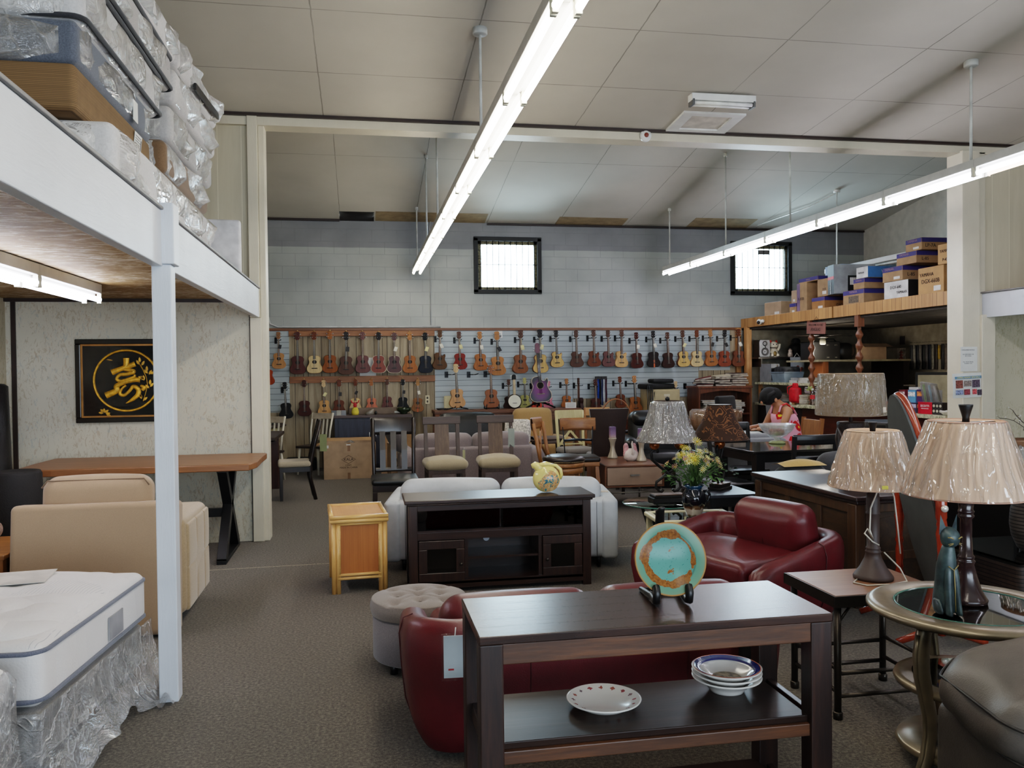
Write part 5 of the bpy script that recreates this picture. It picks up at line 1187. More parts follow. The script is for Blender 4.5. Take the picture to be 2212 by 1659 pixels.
t=T('parsons_chair','dark brown leather parsons chair with grey edge seen from behind','chair',(3.0,10.02,0),-8,'dining chairs in the showroom')
def parb(u,v):
    w=.19+.05*v**2; x=-w+2*w*u; z=.42+.64*v; return (x,-.16-.1*v-.03*(1-(2*u-1)**2),z)
BRL=leather('dark brown leather back',(46,32,28),.5,.1)
m=M().grid(parb,8,12); m.m=1; m.grid(lambda u,v:(parb(u,v)[0],parb(u,v)[1]+.07,parb(u,v)[2]),8,12)
for e in (0,1): m.grid(lambda u,v,e=e:(parb(e,v)[0],parb(e,v)[1]+.07*u,parb(e,v)[2]),2,12)
m.grid(lambda u,v:(parb(u,1)[0],parb(u,1)[1]+.07*v,parb(u,1)[2]),8,2); m.grid(lambda u,v:(parb(u,0)[0],parb(u,0)[1]+.07*v,parb(u,0)[2]),8,2)
m.ob('backrest',[BRL,fabric('grey edge fabric',(98,90,86),.9)],t,0,0)
M().rbox((0,.08,.44),(.44,.46,.1),.035,4,3).ob('seat',fabric('grey edge fabric',(98,90,86),.9),t)
for s in (-1,1):
    for y in (-.15,.26): M().box(s*.18-.02,y-.02,0,s*.18+.02,y+.02,.4).ob('leg',BLKW,t,.003)
# stool with basket, oak chair behind
t=T('counter_stool','honey oak stool with black seat holding the wicker basket','stool',(3.55,11.4,0),0)
M().rbox((0,0,.66),(.4,.36,.05),.022,3,3).ob('seat',BLKL,t); M().box(-.19,-.17,.58,.19,.17,.635).ob('apron',HONX,t,.003)
for sx in (-1,1):
    for sy in (-1,1): M().bar((sx*.19,sy*.17,0),(sx*.165,sy*.145,.6),.04,.04,(0,1,0)).ob('leg',HON,t,.003)
for sy in (-1,1): M().box(-.17,sy*.16-.012,.36,.17,sy*.16+.012,.39).ob('stretcher',HONX,t)
tag(M().at(3.6,11.75,0,0,0,5).rbox((0,0,.3),(.22,.03,.6),.01,2,1).ob('storage_board',plain('teal plastic',(66,134,148),.5)),'teal blue panel standing on the floor behind the oak stool','panel')
WICK=plain('brown wicker',(112,62,40),.6,0,.5,.8,40)
t=T('wicker_basket','brown wicker basket with tall arched handle on the oak stool','basket',(3.56,11.4,.685))
def bas(u,v): a=2*PI*u; r=(.15+.05*v); return (r*1.2*math.cos(a)*(1+.012*math.sin(a*24+(math.floor(v*10)%2)*PI)),r*.85*math.sin(a),v*.15)
M().grid(bas,96,20,True).ob('basket_body',WICK,t); M().tube([(.24*math.cos(2*PI*k/30),.17*math.sin(2*PI*k/30),.15) for k in range(30)],.012,6,closed=True).ob('rim',WICK,t)
for y in (-.01,.01): M().tube([(.22*math.cos(PI*k/16),y,.15+.28*math.sin(PI*k/16)) for k in range(17)],.009,6).ob('handle',plain('pale brown cane',(142,92,58),.5,0,.3),t)
t=T('cloth','white cloth heaped in the wicker basket','cloth',(3.56,11.4,.79)); M().grid(lambda u,v:(.2*math.cos(2*PI*u)*v,.13*math.sin(2*PI*u)*v,.05*(1-v*v)+.012*math.sin(9*u*PI)*v),30,8,True).ob('folds',fabric('white cloth',(200,198,194),.9),t)
t=T('dining_chair','light oak chair with solid top rail behind the wicker basket','chair',(3.52,12.0,0),0,'dining chairs in the showroom')
M().rbox((0,0,.45),(.42,.42,.05),.02).ob('seat',HONX,t); M().at(0,.24,.9,-8).box(-.2,-.014,-.06,.2,.014,.06).ob('top_rail',wood('light oak rail',(204,152,92),(168,118,64),.4,'x'),t,.004)
for s in (-1,1):
    M().box(s*.17-.02,-.18,0,s*.17+.02,-.14,.43).ob('leg',HON,t,.003); M().tube([(s*.18,.23,0),(s*.18,.2,.45),(s*.185,.245,.95)],.02,6).ob('leg',HON,t)
# ---------------------------------------------------------------- back left dining area
t=T('dining_table','dark reddish brown dining table end beside the left post','table',(-1.75,11.0,0))
M().box(-.75,-.6,.72,.72,.6,.76).add([(.55,-.5,.66),(.72,-.6,.72),(.72,.6,.72),(.55,.5,.66)],[(0,1,2,3)]).ob('tabletop',DARKW,t,.004); M().box(-.6,-.45,.62,.58,.45,.72).ob('apron',DARKW,t)
for sx in (-1,1):
    for sy in (-1,1): M().box(sx*.6-.055,sy*.48-.055,0,sx*.6+.055,sy*.48+.055,.68).ob('leg',wood('mahogany leg',(74,40,32),(42,22,19),.4,'z'),t,.004)
t=T('dining_chair','dark wood chair with cream seat seen side on beside the dark dining table','chair',(-.82,10.5,0),-84,'dining chairs in the showroom',.93)
M().rbox((0,0,.47),(.42,.42,.08),.035,4,3).ob('seat',fabric('cream seat fabric',(186,172,150),.9),t); M().box(-.2,-.19,.37,.2,.19,.43).ob('seat_frame',BLKW,t)
for s in (-1,1):
    M().box(s*.18-.02,-.19,0,s*.18+.02,-.15,.37).ob('leg',BLKW,t,.003); M().tube([(s*.18,.26,0),(s*.18,.19,.3),(s*.18,.2,.48),(s*.18,.26,.75),(s*.18,.33,1.03)],.025,6,flat=.8).ob('leg',BLKW,t)
M().at(0,.31,.95,-14).box(-.18,-.012,-.06,.18,.012,.06).ob('top_rail',BLKW,t,.003); M().box(-.17,-.18,.14,.17,-.15,.17).ob('stretcher',BLKW,t)
for k in range(3): M().bar((-.09+.09*k,.21,.5),(-.09+.09*k,.3,.91),.05,.012,(0,1,0)).ob('slat',BLKW,t)
hang_tag('yellow green price tag hanging from the side on dark dining chair',(-.47,10.5,.78),.085,.21,plain('yellow green tag',(196,200,142),.7,0,.08),-12,False)
WHW=plain('white painted chair',(206,200,184),.45,0,.06)
def whchair(label,loc,rz):
    t=T('dining_chair',label,'chair',loc,rz,'dining chairs in the showroom',.93)
    M().rbox((0,0,.45),(.44,.42,.035),.015).ob('seat',plain('dark seat',(52,42,38),.4),t)
    for s in (-1,1):
        M().tube([(s*.19,-.19,0),(s*.165,-.16,.43)],[.016,.022],8).ob('leg',WHW,t); M().tube([(s*.2,.24,0),(s*.17,.18,.43)],[.016,.022],8).ob('leg',WHW,t)
        M().tube([(s*.17,.18,.46),(s*.18,.21,.7),(s*.19,.3,.98)],.019,8,flat=.8).ob('back_post',WHW,t)
    M().at(0,.275,.93,-18).box(-.18,-.01,-.05,.18,.01,.05).ob('top_rail',plain('taupe rail',(160,148,132),.5),t,.003); M().at(0,.2,.56,-10).box(-.16,-.01,-.025,.16,.01,.025).ob('lower_rail',plain('taupe rail',(160,148,132),.5),t)
    for k in range(4): M().bar((-.105+.07*k,.2,.56),(-.105+.07*k,.27,.9),.028,.01,(0,1,0)).ob('slat',WHW,t)
    return t
whchair('white slat back chair with dark seat before the weathered planks',(-.72,12.98,0),-28)
whchair('white slat back chair at the far side of the cream round table',(-1.35,12.2,0),-20)
t=T('round_dining_table','cream round dining table with dark top against the left of the plank wall','table',(-1.75,13.05,0))
M().lathe([(0,.72),(.55,.72),(.62,.735),(.625,.75),(.6,.76),(0,.76)],40).ob('tabletop',plain('dark table top',(66,52,46),.4),t); M().lathe([(.5,.62),(.54,.62),(.54,.72),(.5,.72)],40).ob('apron',CRM,t); M().lathe([(.3,0),(.28,.04),(.07,.1),(.09,.3),(.06,.5),(.12,.7)],20).ob('pedestal',CRM,t)
t=T('glass_jar','small clear jar on the cream round table','jar',(-1.33,13.0,.76)); M().lathe([(.05,0),(.06,.03),(.055,.1),(.04,.12)],16).ob('jar_body',glass('jar glass',(200,214,214),.15),t)
# sideboard
BLUS=wood('dark blue stained oak',(62,66,84),(34,36,48),.5,'z',1,.12,0,.8)
t=T('sideboard','dark blue stained two door sideboard against the plank wall','cabinet',(.165,13.42,0))
M().box(-.62,-.22,.82,.62,.24,.865).ob('tabletop',wood('grey brown sideboard top',(98,82,80),(64,54,54),.5,'x'),t,.006); M().box(-.58,-.2,.06,.58,.22,.82).ob('carcass',BLUS,t,.003)
for x0,x1,k in ((-.53,-.005,-.05),(.005,.53,.05)):
    d=M().box(x0,-.212,.1,x1,-.2,.79).ob('door',BLUS,t,.004); M().tube([(k,-.215,.42),(k,-.235,.43),(k,-.235,.59),(k,-.215,.6)],.005,6).ob('handle',CHROME,d)
for s in (-1,1): M().box(s*.555-.025,-.208,0,s*.555+.025,-.19,.82).ob('corner_post',BLUS,t)
M().box(-.58,-.15,0,.58,.2,.06).ob('plinth',BLUS,t)
t=T('hula_doll','small doll with red top and yellow skirt standing on the blue sideboard','doll',(-.1,13.32,.865))
M().lathe([(.05,.0),(.06,.04),(.045,.1),(.02,.12)],16).ob('skirt',plain('yellow skirt',(216,196,72),.7,0,.2),t); M().lathe([(.02,.115),(.03,.15),(.02,.185),(.008,.19)],12).ob('torso',plain('red cloth',(196,52,60),.7),t); M().ball((0,0,.205),.02,10,7).ob('head',plain('doll skin',(196,146,112),.6),t)
for s in (-1,1): M().tube([(s*.02,0,.18),(s*.05,-.01,.2),(s*.06,-.01,.23)],.008,6).ob('arm',plain('red cloth',(196,52,60),.7),t)
t=T('serving_bowl','dark green glazed bowl on the right of the blue sideboard','bowl',(.66,13.35,.865)); M().lathe([(.05,0),(.06,.012),(.055,.02),(.11,.05),(.118,.1),(.11,.1),(.1,.055),(0,.03)],28,True,False).ob('bowl_body',plain('dark green glaze',(38,50,30),.2),t)
t=T('keyboard_box','long grey brown cardboard keyboard carton lying on the blue sideboard','box',(.2,13.56,.865)); M().box(-.4,-.05,0,.45,.05,.1).ob('carton',plain('grey brown board',(112,98,86),.7),t,.003); M().box(.32,-.052,.012,.44,-.05,.04).ob('label_sticker',WHITE,t)
t=T('sample_block','grey fabric sample block at the left of the blue sideboard','sample',(-.36,13.3,.865))
for i,c in enumerate(((120,124,130),(168,166,158),(132,136,142))): M().box(-.1+.075*i,-.05,0,-.03+.075*i,.05,.075).ob('swatch',plain('swatch %d'%i,c,.8),t)
t=T('figurine','grey animal figurine in the middle of the blue sideboard','figurine',(.12,13.3,.865)); ell(M(),[(0,0,0,.06,.03),(0,0,.03,.065,.035),(.02,0,.05,.05,.03),(.05,0,.075,.022,.02),(.06,0,.09,.008,.008)],12).ob('body',plain('grey ceramic',(134,128,120),.3,0,.3),t); M().ball((.1,0,.03),(.022,.022,.03),10,7).ob('stand_ball',BLACK,t)
# boxes on the floor
CARD=plain('corrugated cardboard',(166,140,114),.8,0,.08,.1); CARD2=plain('brown cardboard',(158,126,92),.8,0,.1,.1); PRT=plain('printed black ink',(38,32,30),.8); TAPEB=plain('brown packing tape',(132,98,66),.35)
t=T('moving_box','large open cardboard carton printed KALA standing on the carpet','box',(-.185,12.42,0),3)
m=M(); m.box(-.37,-.19,0,.37,-.184,.52).box(-.37,.184,0,.37,.19,.52).box(-.37,-.184,0,-.364,.184,.52).box(.364,-.184,0,.37,.184,.52).box(-.36,-.18,0,.36,.18,.006).ob('carton',CARD,t)
M().add([(-.37,.187,.52),(.37,.187,.52),(.37,.3,.56),(-.37,.3,.56)],[(0,1,2,3)]).ob('flap',CARD2,t); M().add([(-.367,-.18,.52),(-.367,.18,.52),(-.52,.18,.47),(-.52,-.16,.46)],[(0,1,2,3)]).ob('flap',CARD2,t)
M().box(-.035,-.1925,.4,.005,-.1905,.52).box(-.035,-.1925,0,.005,-.1905,.09).ob('tape',TAPEB,t)
text('KALA',.055,PRT,t,(-.02,-.192,.28)); text('C/NO.\nMADE IN CHINA',.034,PRT,t,(-.02,-.192,.18))
M().tube([(-.12,-.1925,.28),(-.02,-.1925,.34),(.08,-.1925,.28),(-.02,-.1925,.22)],.0025,4,closed=True).ob('diamond_mark',PRT,t)
M().box(-.35,-.193,.45,-.3,-.1905,.49).ob('white_label',WHITE,t); M().box(-.05,-.193,.485,.01,-.1905,.5).ob('white_label',WHITE,t)
t=T('packing_film','crumpled plastic sticking out of the KALA carton','film',(-.22,12.42,.47)); M().grid(lambda u,v:(-.12+.3*u,-.1+.2*v,.06*math.sin(u*9+v*5)*math.sin(v*PI)*math.sin(u*PI)+.02),14,10).ob('plastic',film('loose packing film',.35),t)
for i,(lab,x,y,w,d,h,z) in enumerate([('open brown carton on the floor left of the mauve grey sofa',.5,12.3,.42,.4,.42,0),('brown carton stacked on the open one beside the mauve grey sofa',.5,12.3,.42,.34,.3,.42),('brown carton topmost of the stack beside the sideboard',.74,12.1,.34,.3,.24,.72),('flat brown carton lying before the stacked cartons',.1,11.5,.36,.34,.24,0),('long brown carton with printed letters beside the black dining chair',.47,11.55,.22,.3,.56,0)]):
    if i in(2,3): continue
    t=T('moving_box',lab,'box',(x,y,z),RND.uniform(-9,9)); M().box(-w/2,-d/2,0,w/2,d/2,h).ob('carton',[CARD,CARD2][i%2],t,.004); M().box(-.025,-d/2-.0015,0,.025,-d/2,h).ob('tape',TAPEB,t)
    if i==4: text('UF\nKALA',.07,PRT,t,(0,-d/2-.003,.3))
tag(M().rbox((-.95,13.52,.1),(.5,.3,.2),.06,3,3).ob('storage_bag',plain('black fabric heap',(24,24,27),.9)),'black cloth bundle on the floor under the white chair','bag')
# ---------------------------------------------------------------- left nook
GOLD=plain('embossed gold leaf',(222,164,48),.36,.3,.22,.25,30); BLKGL=plain('black lacquer ground',(12,12,13),.1)
t=T('framed_picture','black framed picture with a gold embossed character in a ring on the wallpaper','picture',(-2.06,7.945,1.49),0)
M().box(-.42,-.04,-.37,.42,0,-.325).box(-.42,-.04,.325,.42,0,.37).box(-.42,-.04,-.325,-.375,0,.325).box(.375,-.04,-.325,.42,0,.325).ob('frame',plain('black lacquer frame',(18,17,17),.2),t,.006)
M().box(-.375,-.026,-.325,.375,-.02,-.31).box(-.375,-.026,.31,.375,-.02,.325).box(-.375,-.026,-.31,-.36,-.02,.31).box(.36,-.026,-.31,.375,-.02,.31).ob('gold_fillet',plain('gold fillet',(170,120,64),.4,.5),t)
M().box(-.38,-.016,-.33,.38,-.012,.33).ob('backing',BLKGL,t)
M().tube([(.27*math.cos(2*PI*k/56)-.0,-.02,.27*math.sin(2*PI*k/56)+.0) for k in range(56)],.0165,8,closed=True,flat=.6).ob('gold_ring',GOLD,t)
def stroke(pts,ws,y=-.022):
    # brush stroke: ribbon with a raised back, Catmull-Rom through 2D points
    P=[];W=[]
    for i in range(len(pts)-1):
        a=pts[max(i-1,0)];b=pts[i];c=pts[i+1];d=pts[min(i+2,len(pts)-1)]
        for k in range(8):
            u=k/8; f=lambda j:.5*(2*b[j]+(-a[j]+c[j])*u+(2*a[j]-5*b[j]+4*c[j]-d[j])*u*u+(-a[j]+3*b[j]-3*c[j]+d[j])*u**3)
            P.append((f(0),f(1))); W.append(ws[i]*(1-u)+ws[i+1]*u)
    P.append(pts[-1]);W.append(ws[-1])
    m=M(); vs=[];fs=[]
    for i,(x,z) in enumerate(P):
        q=P[min(i+1,len(P)-1)];p=P[max(i-1,0)]; dx,dz=q[0]-p[0],q[1]-p[1]; l=math.hypot(dx,dz) or 1; nx,nz=-dz/l,dx/l; w=W[i]/2
        vs+=[(x+nx*w,y+.008,z+nz*w),(x+nx*w*.7,y-.004,z+nz*w*.7),(x,y-.008,z),(x-nx*w*.7,y-.004,z-nz*w*.7),(x-nx*w,y+.008,z-nz*w)]
    for i in range(len(P)-1):
        for k in range(4): fs.append((i*5+k,i*5+k+1,(i+1)*5+k+1,(i+1)*5+k))
    return m.add(vs,fs,True)
S=lambda x,y:((x-703)/1100*1.5,(500-y)/1100*1.5)   # picture tracing units -> metres
sx=.27/202
tr=lambda L:[((x-703)*sx,(500-y)*sx) for x,y in L]
for pts,ws in (([(703,350),(703,380),(700,405)],[.055,.05,.05]),([(612,445),(660,425),(710,408),(760,388)],[.055,.045,.045,.05]),
    ([(700,400),(690,425),(740,432),(748,445),(700,458),(660,462),(642,490),(668,503),(720,488),(752,474),(755,460)],[.03,.03,.03,.035,.035,.03,.03,.03,.03,.025,.02]),
    ([(572,598),(640,565),(640,535),(700,508),(760,495),(790,498)],[.06,.055,.045,.04,.045,.05]),
    ([(700,530),(668,560),(662,590),(690,596),(722,566),(745,540),(775,560),(772,595),(740,625),(698,652)],[.02,.025,.03,.03,.03,.035,.045,.045,.035,.006]),
    ([(790,535),(812,548),(800,565)],[.02,.04,.03])):
    stroke(tr(pts),ws).ob('gold_character',GOLD,t)
lf=M()
def leaf(m,x,y,a,l,w=.016):
    ca,sa=math.cos(rad(a)),math.sin(rad(a)); p=((x-703)*sx,(500-y)*sx); L_=l*sx
    pts=[(0,0),(.35,.5),(.7,.4),(1,0),(.7,-.4),(.35,-.5)]
    m.prism([(p[0]+ca*L_*u-sa*w*v*1.3,p[1]+sa*L_*u+ca*w*v*1.3) for u,v in pts],-.022,-.016,'xz')
for x,y,a in ((785,395,120),(800,400,60),(790,380,95),(838,455,130),(845,462,60),(832,440,90),(808,490,150),(815,500,100),(850,545,50),(845,555,130),(850,530,85),(800,610,150),(795,625,100),(805,635,40),(812,500,120),(858,460,40)): leaf(lf,x,y,a,36)
lf.ob('gold_leaves',GOLD,t)
M().tube([(x,-.018,z) for x,z in tr([(782,380),(808,430),(828,480),(835,530),(820,590),(805,640)])],.004,6).ob('gold_stem',GOLD,t)
lf=M()
for x,y,a in ((560,712,90),(565,712,40),(560,708,140),(570,720,10),(555,715,170),(575,725,-20)): leaf(lf,x,y,a,30)
leaf(lf,620,365,170,40,.008); lf.ob('gold_maple_leaf',GOLD,t)
M().box(-.374,-.0215,-.324,.374,-.0205,.324).ob('glass_pane',glass('picture glass',(250,250,250),-.03,.02),t)
# live edge table
LIVE=wood('honey live edge slab',(160,108,68),(112,72,42),.4,'x',.7,.08,.05,.7)
t=T('console_table','honey wood slab table with black metal X legs against the wallpaper','table',(-1.75,7.4,0))
M().prism([(-.89,-.47),(-.6,-.5),(-.1,-.485),(.4,-.5),(.86,-.49),(.9,-.3),(.895,.1),(.9,.42),(.5,.45),(-.5,.44),(-.88,.45),(-.9,0)],.765,.82,'xy').ob('tabletop',LIVE,t,.008)
BMET=plain('black powder coated steel',(24,24,26),.42,.3)
for x in (-.58,.62):
    m=M()
    for s in (-1,1): m.bar((x,s*.36,.02),(x,-s*.28,.765),.075,.075,(1,0,0))
    m.bar((x,-.39,.015),(x,.39,.015),.075,.03,(0,0,1)); m.bar((x,-.32,.75),(x,.32,.75),.075,.03); m.ob('x_leg',BMET,t,.003)
M().box(-.58,-.03,.33,.62,.03,.4).ob('stretcher',BMET,t,.003)
# armchair seen from behind
TAUPE=fabric('taupe woven upholstery',(166,140,114),.9,420,.08); SUEDE=fabric('tan microsuede',(168,144,112),.85,120,.1,.2,.4,.12)
t=T('armchair','taupe fabric armchair seen from behind beside the bare bed','armchair',(-1.54,5.55,0),0)
M().at(0,-.3,.4,-6).rbox((0,0,0),(.92,.16,.78),.035,3,3,(0,.01,0)).ob('back_panel',TAUPE,t)
M().at(-.03,-.14,.78,-6).rbox((0,0,0),(.62,.2,.3),.085,5,4,(0,.02,.015)).ob('back_cushion',TAUPE,t); M().at(-.03,-.14,.78,-6).tube([(-.3,-.08,.09),(-.27,-.078,.13),(.27,-.078,.13),(.3,-.08,.09)],.005,6).ob('piping',fabric('dark taupe piping',(128,104,84),.9),t)
for s in (-1,1):
    M().rbox((s*.38,.1,.38),(.2,.74,.58),.05,4,4,(.018,0,.012)).ob('arm',SUEDE,t)
for y in (-.1,.15,.36):
    for z in (.24,.5): M().rbox((.475,y,z),(.04,.26 if y<.3 else .18,.27),.018,3,4,(.006,0,0)).ob('tufted_pad',SUEDE,t)
M().rbox((0,.14,.36),(.58,.6,.18),.05,4,3).ob('seat_cushion',SUEDE,t); M().rbox((0,.08,.2),(.8,.68,.2),.03).ob('base',SUEDE,t)
for sx in (-1,1):
    for y in (-.26,.42): M().box(sx*.36-.03,y-.03,0,sx*.36+.03,y+.03,.11).ob('foot',BLKW,t)
# bed
MATT=None
def m_quilt():
    g=N('white quilted ticking'); v=g.coord(); vo=g.n('ShaderNodeTexVoronoi'); vo.inputs['Scale'].default_value=5.2; g.l(g.coord((1,1,.2)),vo.inputs['Vector']); n=g.noise(v,120,3); n2=g.noise(g.coord((1,1,1)),3,2)
    w=g.n('ShaderNodeTexWave'); w.inputs['Scale'].default_value=22; w.inputs['Distortion'].default_value=8; w.inputs['Detail'].default_value=1; w.inputs['Detail Scale'].default_value=.5; g.l(g.coord((1,.5,1)),w.inputs['Vector'])
    sn=g.n('ShaderNodeSeparateXYZ'); g.l(g.n('ShaderNodeNewGeometry').outputs['Normal'],sn.inputs[0]); ln=g.math('MULTIPLY',g.math('MULTIPLY',g.math('GREATER_THAN',w.outputs['Fac'],.95),g.math('GREATER_THAN',sn.outputs['Z'],.6)),g.math('GREATER_THAN',n2.outputs['Fac'],.6))
    col=g.mix(g.math('MULTIPLY',ln,.6),lin((222,218,216)),lin((150,152,160)))
    h=g.math('ADD',g.math('MULTIPLY',vo.outputs['Distance'],-1.0),g.math('MULTIPLY',n.outputs['Fac'],.05)); g.bsdf(col,.8,0,g.bump(h,.55,.06),.2,0,.2); return g.m
QUILT=m_quilt(); SIDEQ=fabric('white knit mattress side',(214,212,214),.85,60,.06,.7); GREYP=fabric('grey blue mattress piping',(104,108,122),.8)
BEDF=film('clear bed bag',.34,(226,226,228),6,(1,1,1),1.0)
def draped(m,x0,x1,y0,y1,z0,z1,amp,seed,nu=60,nv=16,flare=.0,hem=.05):
    # plastic skirt hanging around three sides (front y0, right x1, back y1)
    rr=random.Random(seed); ph=[rr.uniform(0,6) for _ in range(5)]
    L1=x1-x0; L2=y1-y0; TT=L1+L2
    def fn(u,v):
        s=u*TT; k=v
        w=amp*k*(math.sin(s*11+ph[0])+.6*math.sin(s*23+ph[1]+3*k)+.4*math.sin(s*41+ph[2]))+flare*k*k
        z=z0+(z1-z0)*(1-k)+hem*math.sin(s*7+ph[3])*k+.02*math.sin(s*19+ph[4])*k
        if s<L1:
            x=x0+s; y=y0-w-.01; c=min(1,max(0,(s-L1+.08)/.08))
            x+=c*.02
        else: x=x1+w+.01; y=y0+(s-L1)
        return (x,y,max(.008,z))
    return m.grid(fn,nu*2,nv)
t=T('mattress','white quilted mattress with grey blue piping on the bed in the nook','mattress',(-2.05,3.88,.34),-5)
M().rbox((0,0,.12),(1.9,1.12,.24),.05,4,8,(0,0,.012)).ob('quilted_body',[QUILT],t)
m=M()
for z in (.205,.03):
    p=[]; hx,hy,rr=.952,.562,.07
    for cx,cy,a0 in ((hx-rr,hy-rr,0),(-hx+rr,hy-rr,90),(-hx+rr,-hy+rr,180),(hx-rr,-hy+rr,270)):
        for k in range(7): a=rad(a0+15*k); p.append((cx+rr*math.cos(a),cy+rr*math.sin(a),z))
    M().tube(p,.0095,6,closed=True).ob('piping',GREYP,t)
M().grid(lambda u,v:(-.925+1.85*u,-.535+1.07*v,.228+(.042+.013*abs(math.sin(8.5*(u*1.86+.6*v))*math.sin(8.5*(v*1.08-.25*u)))**.5)*max(0,1-abs(2*u-1)**9-abs(2*v-1)**7)**.5),96,60).ob('quilted_top',QUILT,t)
M().at(.955,.14,.1).box(-.002,-.08,-.05,.003,.08,.05).ob('side_label',plain('silver label',(150,150,154),.4),t)
M().at(.42,.28,.2535,0,0,12).box(-.19,-.13,.03,.19,.13,.033).ob('paper_leaflet',plain('brochure paper',(196,190,182),.6),t)
t=T('box_spring','box spring under the white mattress, dark base bagged in clear plastic','box spring',(-2.05,3.88,0),-5)
M().rbox((0,0,.225),(1.86,1.08,.2),.02,2,4).ob('spring_body',fabric('grey box spring cloth',(150,146,142),.9),t)
M().box(-.9,-.5,.08,.9,.5,.13).ob('bed_frame',BLKMET,t)
for sx in (-1,1):
    for sy in (-1,1): M().cyl((sx*.8,sy*.45,0),(sx*.8,sy*.45,.09),.02,n=8).ob('caster_leg',BLACK,t)
draped(M(),-.95,.945,-.57,.6,.05,.335,.018,3,flare=.10).ob('plastic_bag',BEDF,t)
M().grid(lambda u,v:(.98+.16*u,.4+.3*v-.2*u,.03+.03*math.sin(u*7+v*9)*u),10,10).ob('plastic_bag_corner',BEDF,t)
t=T('mattress','plastic bagged mattress in front of the white bed at the lower left corner','mattress',(-1.7,2.7,.3),-3)
M().rbox((0,0,.135),(1.0,.86,.26),.06,4,5,(0,0,.02)).ob('quilted_body',QUILT,t)
def bag(hx,hy,hz,seed,amp=.02,sk=.12):
    rr=random.Random(seed); ph=[rr.uniform(0,6) for _ in range(6)]
    def fn(u,v):
        a=2*PI*u; c,s=math.cos(a),math.sin(a); k=max(abs(c)/hx,abs(s)/hy); x,y=c/k,s/k
        # square-ish loop pulled in slightly at the corners
        q=(abs(c*s)*2)**6; x*=1-.05*q; y*=1-.05*q
        w=amp*(math.sin(a*9+ph[0])+.7*math.sin(a*17+ph[1]+v*4)+.5*math.sin(a*31+ph[2]))
        if v<.35: f=v/.35; z=hz+.015*math.sin(a*5+f*5+ph[3]); return (x*f,y*f,z-.03*f**8)
        g=(v-.35)/.65; z=hz-.03-(2*hz+sk)*g
        return (x*(1+w*g)+.02*c,y*(1+w*g)+.02*s,z+.03*math.sin(a*6+ph[4])*g)
    return M().grid(fn,110,26,True)
bag(.52,.45,.16,5,.06,.16).at(0,0,0)
o=bag(.515,.445,.16,5,.045,.1); o.v=[(x,y,z+.1) for x,y,z in o.v]; o.ob('plastic_bag',BEDF,t,0,0)
t=T('box_spring','grey base under the bagged mattress at the lower left corner','box spring',(-1.7,2.7,0),-3)
M().rbox((0,0,.2),(.98,.84,.2),.02,2,2).ob('spring_body',fabric('slate base cloth',(96,98,104),.9),t); M().box(-.44,-.38,.05,.44,.38,.1).ob('bed_frame',BLKMET,t)
for sx in (-1,1):
    for sy in (-1,1): M().cyl((sx*.4,sy*.34,0),(sx*.4,sy*.34,.06),.025,n=8).ob('leg',BLACK,t)
t=T('end_table','honey oak end table behind the bed at the left edge','table',(-2.36,5.6,0))
M().box(-.3,-.32,.47,.3,.32,.5).ob('tabletop',wood('oak end table',(158,106,54),(112,70,32),.4,'x',.8,.06,.1),t,.006); M().box(-.27,-.29,.36,.27,.29,.47).ob('apron',wood('oak end table apron',(120,76,44),(82,50,28),.4,'x'),t,.003)
for sx in (-1,1):
    for sy in (-1,1): M().box(sx*.26-.03,sy*.28-.03,0,sx*.26+.03,sy*.28+.03,.47).ob('leg',HON,t,.003)
t=T('throw_cushion','brown ribbed round cushion lying on the oak end table','cushion',(-2.45,5.72,.5)); M().rbox((0,0,.06),(.34,.34,.12),.058,4,4,(0,0,.02)).ob('pad',fabric('brown ribbed fabric',(128,98,76),.9,60,.3,.8),t)
t=T('carpet_roll','tall black rolled bundle standing in the nook corner','roll',(-2.86,7.2,0)); t.rotation_euler=(rad(-3),rad(-2),0)
M().lathe([(.0,0),(.13,0),(.135,.4),(.13,1.0),(.125,1.46),(.1,1.48),(0,1.475)],20).ob('roll_body',plain('black polythene',(20,20,21),.4,0,.1,.6,6),t)
t=T('carpet_roll','short wide black rolled bundle beside the tall one in the nook corner','roll',(-2.45,6.52,0)); M().lathe([(0,0),(.17,0),(.175,.5),(.165,.84),(.155,.86),(.12,.85),(0,.85)],24).ob('roll_body',plain('black felt roll',(22,21,22),.8,0,.1,.4,8),t)
t=T('moving_box','tall flat brown carton leaning in the nook corner at the left edge','box',(-2.88,6.35,0)); t.rotation_euler=(0,rad(-3),0)
M().box(-.06,-.45,0,.06,.45,1.4).ob('carton',CARD2,t,.004); M().box(.061,-.3,.62,.062,.2,.66).box(.061,-.3,.56,.062,.1,.58).box(.061,-.3,.5,.062,.15,.51).ob('print',plain('grey green print',(120,112,84),.8),t)
